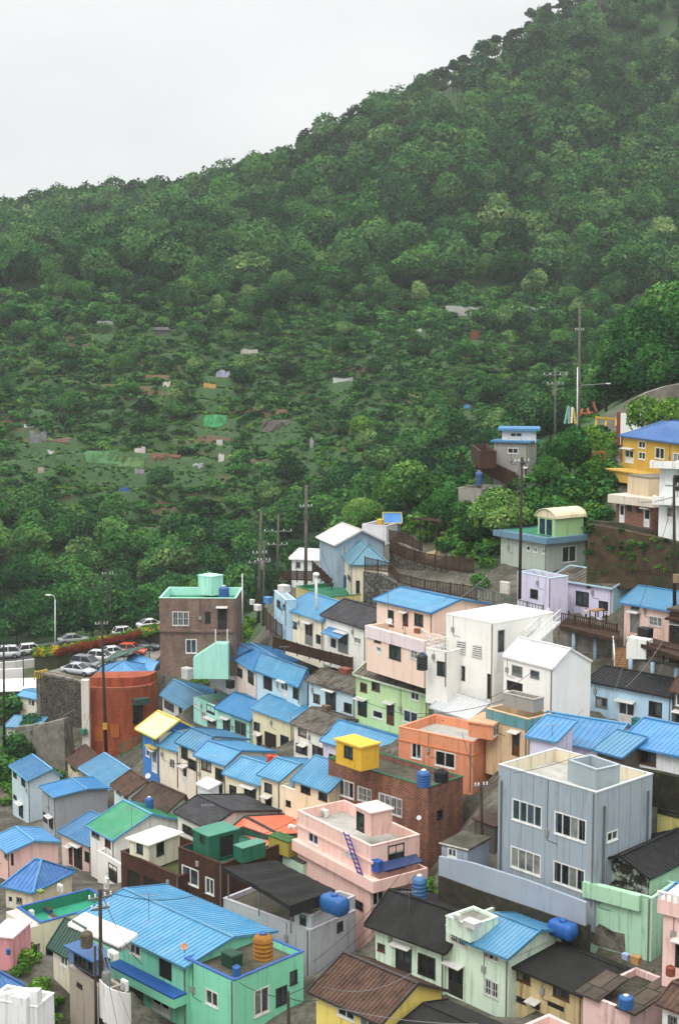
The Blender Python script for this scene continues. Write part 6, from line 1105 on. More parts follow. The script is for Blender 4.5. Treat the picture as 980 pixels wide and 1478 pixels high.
sticks('playground_frame', 'yellow playground rail before the white screen wall', '7', [((650, 115), (735, 122), (196, 160, 50)), ((652, 150), (656, 112), (196, 160, 50)), ((690, 150), (694, 116), (196, 160, 50)), ((730, 150), (733, 120), (196, 160, 50))], 158)
sticks('swing_arch', 'rust orange arch frame wrapped in climbers', '7', [((632, 330), (634, 255), (150, 86, 50)), ((634, 257), (684, 252), (150, 86, 50)), ((684, 252), (686, 330), (150, 86, 50))], 147, 'arch')
# ------------------------------------------------------------------ people on the timber deck
def person(label, Z, feet, head, d, coat, hair, turn):
    b = pt(Z, feet, d); h = pt(Z, head, d).z - b.z; s = h / 1.72; o = empty('person', b, turn, label, 'person', None); J = {'pel': (0, 0, .92), 'wa': (0, 0, 1.1), 'ch': (0, -.01, 1.32), 'nk': (0, -.01, 1.46), 'hd': (0, -.03, 1.58), 'tp': (0, -.03, 1.68)}
    V = [J[k] for k in ('pel', 'wa', 'ch', 'nk', 'hd', 'tp')]; R_ = [.15, .14, .16, .06, .095, .07]; E = [(i, i + 1) for i in range(5)]
    for sx in (-1, 1):
        n = len(V); V += [(sx * .17, 0, 1.38), (sx * .24, .02, 1.12), (sx * .2, -.16, .96), (sx * .18, -.24, .93), (sx * .1, 0, .86), (sx * .1, -.03, .48), (sx * .1, 0, .09), (sx * .1, -.14, .04)]; R_ += [.065, .05, .04, .035, .095, .07, .05, .04]; E += [(2, n), (n, n + 1), (n + 1, n + 2), (n + 2, n + 3), (0, n + 4), (n + 4, n + 5), (n + 5, n + 6), (n + 6, n + 7)]
    me = bpy.data.meshes.new('body'); me.from_pydata([tuple(c * s for c in v) for v in V], E, []); bo = link('body', me, o); bo.modifiers.new('skin', 'SKIN')
    for i, r in enumerate(R_): me.skin_vertices[0].data[i].radius = (r * s, r * s)
    me.skin_vertices[0].data[0].use_root = True; me.materials.append(plain('skin', (196, 154, 128), .6)); sb = bo.modifiers.new('sub', 'SUBSURF'); sb.levels = sb.render_levels = 1
    m = MB(); m.lathe([(r * s, z * s) for r, z in ((.2, .8), (.205, .95), (.185, 1.1), (.2, 1.3), (.19, 1.4), (.09, 1.47))], 14); m.v = [Vector((v.x * 1.05, v.y * .78, v.z)) for v in m.v]
    for sx in (-1, 1): m.tube(Vector((sx * .18, 0, 1.38)) * s, Vector((sx * .25, .02, 1.12)) * s, .085 * s, .07 * s, 9); m.tube(Vector((sx * .25, .02, 1.12)) * s, Vector((sx * .2, -.15, .97)) * s, .07 * s, .055 * s, 9)
    m.build('jacket', plain('cloth_%s' % '_'.join(map(str, coat)), coat, .85), o, True); m = MB()
    for sx in (-1, 1): m.tube(Vector((sx * .09, 0, .9)) * s, Vector((sx * .1, -.03, .48)) * s, .115 * s, .085 * s, 9); m.tube(Vector((sx * .1, -.03, .48)) * s, Vector((sx * .1, 0, .1)) * s, .085 * s, .065 * s, 9)
    m.build('trousers', plain('cloth_trousers', (52, 54, 62), .85), o, True); m = MB(); m.lathe([(.108 * s, 1.57 * s), (.118 * s, 1.63 * s), (.1 * s, 1.7 * s), (.05 * s, 1.735 * s)], 12, (0, .012 * s, 0)); m.build('hair', plain('hair', hair, .6), o, True)
person('person in a pale yellow top bending at the deck rail', 'B', (318, 362), (316, 283), 119.4, (206, 200, 160), (60, 48, 40), 2.2)
person('person in a dark jacket standing on the timber deck', 'B', (462, 400), (455, 312), 117.6, (48, 46, 50), (34, 30, 28), 1.0)
m = MB(); p = pt('B', (395, 355), 118.6); root = empty('bench_table', p, 0.8, 'timber table with boards between the two people on the deck', 'table', CG); m.box((-.7, -.35, .68), (.7, .35, .76)); m.build('tabletop', rough2('light_wood', (176, 134, 84), (140, 104, 66), 2), root)
for x in (-.6, .6):
    for y in (-.28, .28): m = MB(); m.box((x - .04, y - .04, 0), (x + .04, y + .04, .68)); m.build('leg', M_WOOD, root)
# ------------------------------------------------------------------ things on the terraced hill
HG = 'sheets and huts on the terraces'
def plot(name, label, cat, x, y, w, h, d, col, th=.12, rot=0, mat=None, tilt=.25):
    DEFER.append((name, label, cat, x, y, w, h, d, col, th, rot, mat, tilt))
DEFER = []
for a in [('terrace_wall', 'long white painted terrace wall on the right hillside, right piece', 'wall', 752, 459, 62, 7, 392, (206, 204, 198)), ('terrace_wall', 'white painted terrace wall on the right hillside, left piece', 'wall', 655, 459, 64, 6, 393, (196, 194, 188)), ('greenhouse', 'small dark sheeted hut with pale roof high on the left terraces', 'hut', 180, 430, 34, 14, 402, (120, 126, 130)),
          ('net_cover', 'bright green crop net on the middle terraces', 'crop net', 310, 618, 50, 8, 318, (66, 150, 92)), ('sheet', 'white sheet near the top of the terraces', 'sheet', 427, 403, 8, 7, 418, (206, 206, 206)), ('sheet', 'grey sheet heap on the left terrace', 'sheet', 55, 640, 22, 14, 315, (140, 142, 144)), ('sheet', 'white plastic at the left terrace edge', 'sheet', 70, 655, 16, 4, 312, (212, 212, 208)), ('sheet', 'small white tarp on the upper left terraces', 'sheet', 298, 458, 20, 6, 385, (206, 204, 200)),
          ('sheet', 'pale boards on the middle upper terraces', 'boards', 360, 514, 22, 6, 356, (196, 186, 176)), ('sheet', 'white sheet with blue bag in the middle terraces', 'sheet', 322, 549, 18, 8, 344, (170, 176, 200)), ('sheet', 'slanted white board on the left terraces', 'boards', 241, 560, 10, 8, 342, (214, 206, 190)), ('sheet', 'yellowish board beside the slanted white board', 'boards', 303, 565, 16, 6, 341, (206, 160, 90)), ('sheet', 'white heap at the foot of the terraces', 'sheet', 202, 657, 14, 7, 312, (214, 200, 196)),
          ('sheet', 'white plastic bundle beside the green net', 'sheet', 317, 647, 8, 8, 312, (220, 214, 210)), ('sheet', 'white bundle right of the green net', 'sheet', 320, 675, 8, 10, 306, (220, 214, 206)), ('sheet', 'blue barrel on the right terraces', 'barrel', 674, 591, 9, 6, 300, (90, 150, 200)), ('sheet', 'blue tarp patch on the lower left terraces', 'sheet', 180, 711, 12, 5, 296, (60, 100, 170)), ('sheet', 'pale grey sheet on the lower terraces', 'sheet', 286, 682, 14, 6, 304, (190, 190, 192)), ('sheet', 'white pole and bag in the right middle terraces', 'sheet', 450, 650, 5, 12, 308, (206, 206, 204)),
          ('net_cover', 'pale seedling plot on the left terraces', 'crop bed', 148, 661, 70, 10, 313, (84, 132, 82)), ('net_cover', 'second seedling plot below on the left terraces', 'crop bed', 190, 672, 60, 8, 309, (88, 122, 70)), ('net_cover', 'soil patch at the left end of the terraces', 'crop bed', 85, 637, 60, 8, 320, (112, 90, 76)), ('net_cover', 'soil bed right of the green net', 'crop bed', 400, 622, 60, 6, 320, (100, 90, 86)), ('net_cover', 'red soil bed in the middle of the terraces', 'crop bed', 240, 665, 60, 5, 311, (122, 84, 62)), ('net_cover', 'pale plot at the lower left edge', 'crop bed', 30, 772, 60, 6, 268, (108, 130, 96)),
          ('sheet', 'white fence sheet on the right terraces', 'sheet', 495, 558, 26, 5, 330, (190, 192, 194)), ('net_cover', 'reddish bed under the wood edge', 'crop bed', 545, 424, 90, 4, 405, (92, 66, 52)), ('sheet', 'white scrap on the right middle terraces', 'sheet', 605, 480, 6, 4, 380, (206, 204, 200)), ('sheet', 'rusty orange scrap on the right terraces', 'sheet', 686, 494, 12, 10, 370, (130, 70, 48)), ('sheet', 'white scrap right of the white terrace wall', 'sheet', 778, 508, 10, 5, 372, (206, 196, 186)), ('sheet', 'small dark hut roof on the left terraces', 'hut', 235, 487, 20, 8, 374, (96, 96, 94)), ('sheet', 'white scrap low on the left terraces', 'sheet', 60, 687, 8, 8, 306, (196, 170, 160)),
          ('sheet', 'grey heap in the middle of the terraces', 'sheet', 202, 690, 12, 7, 304, (160, 160, 158)), ('sheet', 'pale scrap on the far left terraces', 'sheet', 42, 632, 12, 4, 320, (214, 214, 210)), ('sheet', 'white scrap under the upper left wood edge', 'sheet', 155, 474, 26, 4, 380, (160, 160, 160))]: plot(*a)
# ================================================================== TERRAIN
CPS = []
def cp(x, y, d, dz=0.0): p = at_d((x, y), d); CPS.append((p.x, p.y, p.z + dz))
for a in [(60, 1440, 70, -5), (490, 1478, 63, -5), (800, 1478, 61, -3), (150, 1460, 73, -5), (300, 1478, 67, -6), (50, 1340, 92), (30, 1190, 135), (300, 1300, 90), (600, 1280, 87), (850, 1320, 77), (960, 1100, 100), (400, 1170, 104),
          (200, 1140, 132), (480, 1040, 118), (650, 1010, 107), (800, 915, 118), (940, 830, 120), (600, 860, 132), (350, 945, 142), (450, 850, 152), (740, 710, 155), (900, 760, 128), (900, 690, 137), (170, 1085, 157),
          (60, 1060, 165), (60, 962, 188), (225, 925, 212), (330, 908, 205), (800, 640, 178), (560, 750, 178), (-300, 940, 190), (1300, 640, 180), (1300, 1100, 92), (-300, 1340, 95), (900, 600, 172), (980, 600, 170), (660, 690, 165)]: cp(*a)
for a in [(980, 480, 200, -4), (890, 560, 190, -2), (1150, 420, 215, -4), (850, 600, 200, -3)]: cp(*a)
for a in [(50, 895, 230, -4), (300, 850, 232, -5), (0, 790, 262, -6), (250, 765, 265, -6), (480, 730, 255, -6), (650, 670, 250, -6), (790, 600, 245, -5), (100, 640, 312, -2), (350, 640, 312, -2), (600, 600, 300, -3), (750, 560, 300, -3),
          (100, 540, 345, -2), (400, 540, 345, -2), (700, 500, 350, -2), (200, 450, 388, -2), (600, 462, 392, -1), (760, 462, 390, -1), (900, 450, 380, -4), (0, 470, 380, -4), (100, 380, 425, -7), (400, 390, 425, -7), (800, 390, 420, -7),
          (500, 260, 500, -7), (800, 220, 520, -7), (280, 310, 525, -8), (0, 350, 540, -8), (0, 300, 700, -14), (120, 278, 700, -13), (200, 270, 700, -13), (290, 262, 610, -11), (420, 205, 580, -10), (570, 145, 590, -10), (700, 64, 620, -10), (790, 8, 645, -10), (980, -130, 690, -8),
          (980, 100, 590, -7), (-300, 500, 380, -5), (-300, 310, 680, -8), (1300, 300, 480, -7), (1300, -300, 680, -8), (1300, 500, 330, -4)]: cp(*a)
for x, y, d, dz in [(-300, 310, 820, -60), (0, 292, 820, -60), (300, 252, 760, -50), (570, 142, 740, -60), (790, 8, 790, -60), (1200, -250, 850, -60)]: cp(x, y, d, dz)
CPS += [(0, 0, 46), (-70, 0, 44), (70, 0, 46), (0, 20, 34), (0, 40, 26), (-40, 45, 23), (40, 45, 27), (-60, 20, 35), (60, 20, 38)]
CPA = np.array(CPS); PN = CPA[:, :2] / 100.0
def tps(r2): return np.where(r2 > 1e-12, .5 * r2 * np.log(np.maximum(r2, 1e-12)), 0)
K = tps(((PN[:, None] - PN[None]) ** 2).sum(-1)) + np.eye(len(PN)) * .004
Pm = np.hstack([np.ones((len(PN), 1)), PN]); A_ = np.block([[K, Pm], [Pm.T, np.zeros((3, 3))]])
SOL = np.linalg.solve(A_, np.concatenate([CPA[:, 2], np.zeros(3)]))
def base_z(x, y):
    x = np.clip(np.asarray(x, float), -240, 270) / 100; y = np.clip(np.asarray(y, float), 0, 830) / 100; out = np.zeros(x.shape)
    for i, (a, b) in enumerate(PN): out += SOL[i] * tps((x - a) ** 2 + (y - b) ** 2)
    return out + SOL[-3] + SOL[-2] * x + SOL[-1] * y
RES = []
for ring, zb, area in GROUND:
    c = np.mean(np.array(ring), 0); RES.append((c[0], c[1], zb - .3, max(3.0, math.sqrt(area) * .6)))
RES += PINS
RA = np.array(RES); RB_ = RA[:, 2] - base_z(RA[:, 0], RA[:, 1])
def smooth(t): t = np.clip(t, 0, 1); return t * t * (3 - 2 * t)
def terrace_mask(x, y, z):
    u = x / np.maximum(y, 1)
    m = smooth((y - 262) / 25) * (1 - smooth((y - 392) / 18)); return m * (1 - smooth((u - .19) / .04))
def wob(x, y): return 1.6 * np.sin(x * .021 + 1.3) * np.cos(y * .017) + .9 * np.sin(x * .061 + y * .043) + .5 * np.sin(x * .13 - y * .09 + 2)
TH = 3.0
def height(x, y):
    x = np.asarray(x, float); y = np.asarray(y, float); z = base_z(x, y)
    num = np.zeros(z.shape); den = np.full(z.shape, .35)
    for (a, b, zz, s), r in zip(RA, RB_):
        w = np.exp(-((x - a) ** 2 + (y - b) ** 2) / (2 * s * s)); num += w * r; den += w
    z = z + num / den
    m = terrace_mask(x, y, z); q = (z + wob(x, y)) / TH; fl = np.floor(q); fr_ = q - fl
    zt_ = (fl + smooth((fr_ - .72) / .28)) * TH - wob(x, y) + fr_ * .25
    z = z * (1 - m) + zt_ * m
    z = z + (1 - m) * .25 * np.sin(x * .35 + 1) * np.sin(y * .31) * smooth((y - 215) / 20)
    for ring, zb, area in FLAT:
        pass
    return z
FLAT = []
def inside(x, y, ring, grow=.6):
    c = np.mean(np.array(ring), 0); ins = None
    n = len(ring); s = 0
    for i in range(n): s += ring[i][0] * ring[(i + 1) % n][1] - ring[(i + 1) % n][0] * ring[i][1]
    sg = 1 if s > 0 else -1; ins = np.ones(x.shape, bool)
    for i in range(n):
        (ax, ay), (bx, by) = ring[i], ring[(i + 1) % n]; L = math.hypot(bx - ax, by - ay) + 1e-9
        ins &= sg * ((bx - ax) * (y - ay) - (by - ay) * (x - ax)) / L > -grow
    return ins
def axis(segs):
    out = []
    for a, b, s in segs: out += list(np.arange(a, b, s))
    return np.array(out + [segs[-1][1]], float)
XS = axis([(-1600, -400, 150), (-400, -200, 25), (-200, -90, 5), (-90, -60, 2), (-60, 60, 1), (60, 110, 2.5), (110, 220, 5), (220, 420, 25), (420, 1600, 150)])
YS = axis([(-400, 0, 60), (0, 45, 5), (45, 235, 1), (235, 420, 1.25), (420, 560, 4), (560, 840, 10), (840, 3000, 180)])
GX, GY = np.meshgrid(XS, YS); GZ = height(GX, GY)
for ring, zb, area in GROUND:
    r = np.array(ring); x0, y0 = r.min(0) - 2; x1, y1 = r.max(0) + 2
    ix = np.where((XS > x0) & (XS < x1))[0]; iy = np.where((YS > y0) & (YS < y1))[0]
    if len(ix) == 0 or len(iy) == 0: continue
    sl = np.ix_(iy, ix); sub = GZ[sl]; GZ[sl] = np.where(inside(GX[sl], GY[sl], ring, .9), np.minimum(sub, zb - .05), sub)
for poly, zfun in PADS:      # level road, parking and yard surfaces
    r = np.array(poly); x0, y0 = r.min(0) - 2; x1, y1 = r.max(0) + 2
    ix = np.where((XS > x0) & (XS < x1))[0]; iy = np.where((YS > y0) & (YS < y1))[0]
    if len(ix) == 0 or len(iy) == 0: continue
    sl = np.ix_(iy, ix); GZ[sl] = np.where(inside(GX[sl], GY[sl], poly, 1.2), np.minimum(GZ[sl], zfun(GX[sl], GY[sl]) - .25), GZ[sl])
def gz(x, y):
    """ground height by bilinear look-up"""
    x = np.atleast_1d(np.asarray(x, float)); y = np.atleast_1d(np.asarray(y, float))
    i = np.clip(np.searchsorted(XS, x) - 1, 0, len(XS) - 2); j = np.clip(np.searchsorted(YS, y) - 1, 0, len(YS) - 2)
    a = (x - XS[i]) / (XS[i + 1] - XS[i]); b = (y - YS[j]) / (YS[j + 1] - YS[j])
    return GZ[j, i] * (1 - a) * (1 - b) + GZ[j, i + 1] * a * (1 - b) + GZ[j + 1, i] * (1 - a) * b + GZ[j + 1, i + 1] * a * b
def grid_mesh(name, V, nx, ny):
    me = bpy.data.meshes.new(name); me.vertices.add(len(V)); me.vertices.foreach_set('co', V.astype('f').ravel())
    a = (np.arange(ny - 1)[:, None] * nx + np.arange(nx - 1)[None]).ravel(); q = np.stack([a, a + 1, a + nx + 1, a + nx], 1).astype('i')
    me.loops.add(q.size); me.loops.foreach_set('vertex_index', q.ravel()); me.polygons.add(len(q)); me.polygons.foreach_set('loop_start', np.arange(0, q.size, 4, dtype='i'))
    me.polygons.foreach_set('use_smooth', np.ones(len(q), bool)); me.update(calc_edges=True); return me
CLEAR = []
def hit(p):
    r = ray(p); t = 240.0
    while t < 520:
        q = CAM + r * (t / r.y)
        if float(gz(q.x, q.y)[0]) > q.z: return q
        t += 1.5
    return None
for (name, label, cat, x, y, w, h, d, col, th, rot, mat, tilt) in DEFER:
    q = hit((x, y)) or at_d((x, y), d); CLEAR.append((q.x, q.y, w * q.y / F / 2)); W = w * q.y / F * 1.1; H_ = h * q.y / F * 1.35; q.z = float(gz(q.x, q.y)[0]); mt = rough2('terrace_%s' % '_'.join(map(str, col)), col, tuple(int(c * .72) for c in col), .5, bs=.3); g = 'walls on the terraces' if 'wall' in name else ('plots on the terraces' if 'net' in name else HG); m = MB()
    a = random.uniform(-.12, .12)
    if name == 'terrace_wall': H_ = max(H_, 2.6)
    if name == 'net_cover':
        n = 12; W *= .62; D_ = max(2.0, H_ * 1.5); vv = []
        for j in range(5):
            for i in range(n + 1): xx = -W / 2 + W * i / n; yy = -D_ / 2 + D_ * j / 4; vv.append(Vector((xx + random.uniform(-.4, .4), yy + random.uniform(-.3, .3), float(gz(q.x + xx, q.y + yy)[0]) - q.z + .22 + random.uniform(0, .2))))
        m.v += vv
        for j in range(4):
            for i in range(n): k = j * (n + 1) + i; m.f.append((k, k + 1, k + n + 2, k + n + 1))
        for i in range(n): m.poly([vv[i], vv[i + 1], vv[i + 1] - Vector((0, 0, .6)), vv[i] - Vector((0, 0, .6))])
    elif name == 'terrace_wall':
        n = 9
        for i in range(n): x0, x1 = -W / 2 + W * i / n, -W / 2 + W * (i + 1) / n - .02; m.box((x0, 0, -1.2), (x1, .4, H_ * random.uniform(.75, 1.15)))
    elif cat == 'hut':
        m.box((-W / 2, 0, -.6), (W / 2, 2.2, H_ * .6)); m.hexa([(-W / 2 - .3, -.4, H_ * .6), (W / 2 + .3, -.4, H_ * .6), (W / 2 + .3, 2.5, H_ * .6), (-W / 2 - .3, 2.5, H_ * .6), (-W / 2 * .9, .8, H_), (W / 2 * .9, .8, H_), (W / 2 * .9, 1.4, H_), (-W / 2 * .9, 1.4, H_)])
    else:
        k = 5; pr = [(-W / 2, 0), (-W * .2, .15), (W * .15, -.1), (W / 2, .1)]
        for (x0, y0), (x1, y1) in zip(pr, pr[1:]): z0, z1 = H_ * random.uniform(.6, 1.0), H_ * random.uniform(.6, 1.0); m.hexa([(x0, y0, -.3), (x1 - .03, y1, -.3), (x1 - .03, y1 + .7, -.3), (x0, y0 + .7, -.3), (x0, y0 + .25, z0), (x1 - .03, y1 + .25, z1), (x1 - .03, y1 + .75, z1 * .8), (x0, y0 + .75, z0 * .8)])
    tag(m.build(name, mt, None, loc=q, rotz=a), label, cat, g)
VEGP = [[(440, 815), (560, 740), (690, 600), (860, 590), (885, 700), (880, 780), (840, 800), (730, 745), (705, 830), (600, 775), (520, 765)], [(-20, 1140), (60, 1130), (110, 1065), (60, 1040), (-20, 1000)], [(220, 965), (290, 985), (385, 905), (380, 850), (340, 850), (300, 930)]]
def inpoly(x, y, P):
    c = np.zeros(np.shape(x), bool); n = len(P)
    for i in range(n):
        (ax, ay), (bx, by) = P[i], P[i - 1]
        c ^= ((ay > y) != (by > y)) & (x < (bx - ax) * (y - ay) / (by - ay + 1e-12) + ax)
    return c
qy = np.maximum(GY, 1); dep = GY * CP_ - (GZ - CAM.z) * SP_; dep = np.where(dep > 1, dep, 1); PX = 490 + F * GX / dep; PY = 739 - F * (GY * SP_ + (GZ - CAM.z) * CP_) / dep
VEG = np.clip((GY - 174) / 20, 0, 1)
VEG = np.maximum(VEG, np.clip((np.abs(GX) / qy - .262) / .02, 0, 1) * (GY > 50))
for P in VEGP: VEG = np.where(inpoly(PX, PY, P) & (GY > 110), 1, VEG)
def hitv(p, t=95.0):
    r = ray(p)
    while t < 560:
        q = CAM + r * (t / r.y)
        if float(gz(q.x, q.y)[0]) > q.z: return q
        t += .6
    return None
gm = grid_mesh('ground', np.stack([GX.ravel(), GY.ravel(), GZ.ravel()], 1), len(XS), len(YS))
# ground: concrete lanes in the village, soil and grass on the slopes
m, nt, b = newmat('ground'); v = posn(nt); sx = nt.nodes.new('ShaderNodeSeparateXYZ'); lk(nt, v, sx.inputs[0])
n1 = noise(nt, v, .35, 8, .7); n2 = noise(nt, v, 2.2, 6, .7); n3 = noise(nt, posn(nt, (.05, .05, .3)), 1.0, 5, .6)
conc = mixc(nt, ramp(nt, n1, [(.4, (0, 0, 0)), (.6, (1, 1, 1))]), lin((106, 102, 92)), lin((68, 64, 55)))
conc = mixc(nt, ramp(nt, n2, [(.5, (0, 0, 0)), (.66, (1, 1, 1))]), conc, lin((58, 60, 40)))
gra = mixc(nt, ramp(nt, n2, [(.35, (0, 0, 0)), (.65, (1, 1, 1))]), lin((64, 94, 50)), lin((40, 62, 36)))
mr = nd(nt, 'ShaderNodeMapRange'); lk(nt, sx.outputs[1], mr.inputs[0]); mr.inputs[1].default_value = 392; mr.inputs[2].default_value = 402; mr.inputs[3].default_value = 1; mr.inputs[4].default_value = 0
mm = nd(nt, 'ShaderNodeMath', operation='MULTIPLY'); lk(nt, ramp(nt, n3, [(.57, (0, 0, 0)), (.64, (1, 1, 1))]), mm.inputs[0]); lk(nt, mr.outputs[0], mm.inputs[1]); gra = mixc(nt, mm.outputs[0], gra, lin((92, 74, 56)))
va = nd(nt, 'ShaderNodeAttribute', attribute_name='veg'); base = mixc(nt, va.outputs['Fac'], conc, gra); lk(nt, base, b.inputs['Base Color']); b.inputs['Roughness'].default_value = .9; bump(nt, b, n2, .6, .1)
at = gm.attributes.new('veg', 'FLOAT', 'POINT'); at.data.foreach_set('value', VEG.astype('f').ravel()); gm.materials.append(m); tag(link('ground', gm), kind='structure')
# ================================================================== VEGETATION
def leaf_cloud(rng, rx, ry, rz, nl, nq, leaf, zc, flat=1.0, lobe=(.34, .52), low=-.35, jit=.55):
    c = rng.normal(size=(nl, 3)); c /= np.linalg.norm(c, axis=1)[:, None]; c *= (rng.random((nl, 1)) ** .5) * .72; c[:, 2] = np.abs(c[:, 2]) * 1.0 - .18
    r = rng.uniform(lobe[0], lobe[1], nl); c[0] = (0, 0, .3); r[0] = lobe[1] * 1.15
    w = r ** 2; k = rng.choice(nl, size=int(nq * 2.2), p=w / w.sum()); d = rng.normal(size=(len(k), 3)); d /= np.linalg.norm(d, axis=1)[:, None]
    p = c[k] + d * (r[k] * (1 + rng.normal(size=len(k)) * .11))[:, None] * np.array([1, 1, flat])
    dist = np.linalg.norm(p[:, None] - c[None], axis=2) / r[None]; dist[np.arange(len(k)), k] = 9
    ok = (dist.min(1) > .82) & (d[:, 2] > low - rng.random(len(k)) * .4); p, d, k = p[ok][:nq], d[ok][:nq], k[ok][:nq]
    n = d + rng.normal(size=d.shape) * jit + np.array([0, 0, .25]); n /= np.linalg.norm(n, axis=1)[:, None]
    t = np.cross(n, rng.normal(size=n.shape)); t /= np.linalg.norm(t, axis=1)[:, None]; q = np.cross(n, t)
    P = p * np.array([rx, ry, rz]) + np.array([0, 0, zc]); s = (leaf * rng.uniform(.55, 1.25, len(p)))[:, None]; e = rng.uniform(.45, .8, len(p))[:, None]
    V = np.stack([P - t * s, P - q * s * e + n * s * .12, P + t * s, P + q * s * e - n * s * .1], 1)
    tone = .5 + (rng.normal(size=nl) * .13)[k] + rng.normal(size=len(k)) * .1
    return V.reshape(-1, 3), tone
def quad_mesh(name, V, tone, mat):
    n = len(V) // 4; me = bpy.data.meshes.new(name); me.vertices.add(len(V)); me.vertices.foreach_set('co', V.astype('f').ravel())
    me.loops.add(4 * n); me.loops.foreach_set('vertex_index', np.arange(4 * n, dtype='i')); me.polygons.add(n); me.polygons.foreach_set('loop_start', np.arange(0, 4 * n, 4, dtype='i'))
    me.update(calc_edges=True); at = me.attributes.new('tone', 'FLOAT', 'FACE'); at.data.foreach_set('value', tone.astype('f')); me.materials.append(mat); return me
L_DEEP = leafmat('leaf_deep', [(.0, (14, 32, 20)), (.35, (28, 62, 36)), (.62, (46, 90, 48)), (1, (84, 126, 66))])
L_MID = leafmat('leaf_mid', [(.0, (18, 42, 24)), (.35, (38, 78, 40)), (.62, (62, 112, 54)), (1, (108, 150, 76))])
L_PALE = leafmat('leaf_pale', [(.0, (36, 60, 36)), (.35, (66, 104, 58)), (.62, (94, 132, 74)), (1, (140, 166, 100))])
L_PINE = leafmat('leaf_pine', [(.0, (20, 32, 24)), (.5, (40, 58, 40)), (1, (66, 84, 54))])
L_BRIGHT = leafmat('leaf_bright', [(.0, (38, 72, 28)), (.4, (74, 118, 44)), (1, (134, 168, 70))])
L_RED = leafmat('leaf_red', [(.0, (70, 32, 24)), (.5, (122, 58, 40)), (1, (150, 90, 56))], .2)
BARK = rough2('bark', (82, 70, 58), (50, 42, 35), 3.0)
def trunk_mesh(name, h, r, seed, limbs=4, spread=2.2):
    g = random.Random(seed); m = MB(); pts = [Vector((0, 0, -1.2)), Vector((g.uniform(-.15, .15), g.uniform(-.15, .15), h * .5)), Vector((g.uniform(-.3, .3), g.uniform(-.3, .3), h))]
    m.tube(pts[0], pts[1], r, r * .75, 7); m.tube(pts[1], pts[2], r * .75, r * .5, 7)
    for i in range(limbs):
        a = 2 * math.pi * (i + g.random() * .6) / limbs; o = pts[1].lerp(pts[2], g.uniform(.3, 1)); e = o + Vector((math.cos(a) * spread, math.sin(a) * spread, g.uniform(1.2, 2.4) * spread * .5)); mid = o.lerp(e, .5) + Vector((0, 0, .2))
        m.tube(o, mid, r * .42, r * .3, 5); m.tube(mid, e, r * .3, r * .12, 5)
    return m.mesh(name, BARK)
NV = 7; SPEC = {}
def species(key, mat, n, dims, nl, nq, leaf, zc, th, tr, **k):
    out = []
    for i in range(n):
        rng = np.random.default_rng(hash(key) % 1000 if False else sum(map(ord, key)) * 17 + i); rx, ry, rz = dims; j = rng.uniform(.88, 1.15, 3)
        V, t = leaf_cloud(rng, rx * j[0], ry * j[1], rz * j[2], nl, nq, leaf, zc, **k); out.append((V, t, quad_mesh('crown_' + key, V, t, mat), trunk_mesh('trunk_' + key, th, tr, i)))
    SPEC[key] = out
species('broad', L_DEEP, 6, (4.6, 4.6, 4.2), 14, 1700, .4, 5.2, 4.2, .22, low=-.8)
species('mid', L_MID, 5, (4.4, 4.4, 4.2), 13, 1700, .4, 5.0, 4.0, .2, low=-.8)
species('pale', L_PALE, 4, (4.2, 4.2, 4.0), 12, 1700, .4, 4.8, 4.0, .2, low=-.8)
species('bright', L_BRIGHT, 3, (2.6, 2.6, 2.4), 9, 1300, .27, 2.8, 2.2, .12)
species('bush', L_MID, 4, (2.2, 2.2, 1.7), 8, 720, .27, 1.3, 1.0, .1)
L_LIGHT = leafmat('leaf_light', [(.0, (34, 60, 32)), (.35, (62, 102, 50)), (.62, (92, 136, 66)), (1, (142, 170, 92))])
species('large', L_LIGHT, 3, (6.2, 5.4, 4.6), 20, 6500, .3, 5.2, 4.4, .3, lobe=(.26, .42))
species('dense', L_MID, 3, (5.6, 5.0, 4.6), 20, 6500, .28, 5.0, 4.4, .3, lobe=(.26, .42))
species('pine', L_PINE, 4, (3.6, 3.6, 3.2), 11, 900, .36, 8.2, 8.2, .2, flat=.55, lobe=(.22, .36), low=-.8)
FORBID = []
def tree(key, x, y, z, s=1.0, label=None, cat='tree', group=None, name='tree', i=None, sz=None, trunk=True):
    V, t, cm, tm = SPEC[key][random.randrange(len(SPEC[key])) if i is None else i]
    e = empty(name, (x, y, z), random.uniform(0, 6.28), label, cat, group); e.scale = (s, s, (sz or s))
    link('crown', cm, e)
    if trunk: link('trunk', tm, e)
    return e
def frac(x): return x - np.floor(x)
# --- scatter over the wooded slope
def jgrid(x0, x1, y0, y1, sp, rng, keep=1.0):
    xs, ys = np.meshgrid(np.arange(x0, x1, sp), np.arange(y0, y1, sp * .87)); xs = xs + (np.arange(xs.shape[0]) % 2)[:, None] * sp / 2
    xs = xs + rng.uniform(-.38, .38, xs.shape) * sp; ys = ys + rng.uniform(-.38, .38, ys.shape) * sp; k = rng.random(xs.shape) < keep; return xs[k], ys[k]
rng = np.random.default_rng(5)
stuffV, stuffT = {}, {}
def to_stuff(bucket, key, x, y, z, s, sz, dt, sub=1):
    V, t, _, _ = SPEC[key][random.randrange(len(SPEC[key]))]
    if sub > 1: V = V.reshape(-1, 4, 3)[::sub]; c = V.mean(1, keepdims=True); V = ((V - c) * (1.0 + .28 * (sub - 1)) + c).reshape(-1, 3); t = t[::sub]
    a = random.uniform(0, 6.28); ca, sa = math.cos(a), math.sin(a)
    W_ = np.stack([(V[:, 0] * ca - V[:, 1] * sa) * s + x, (V[:, 0] * sa + V[:, 1] * ca) * s + y, V[:, 2] * sz + z], 1)
    stuffV.setdefault(bucket, []).append(W_.astype('f')); stuffT.setdefault(bucket, []).append((t + dt).astype('f'))
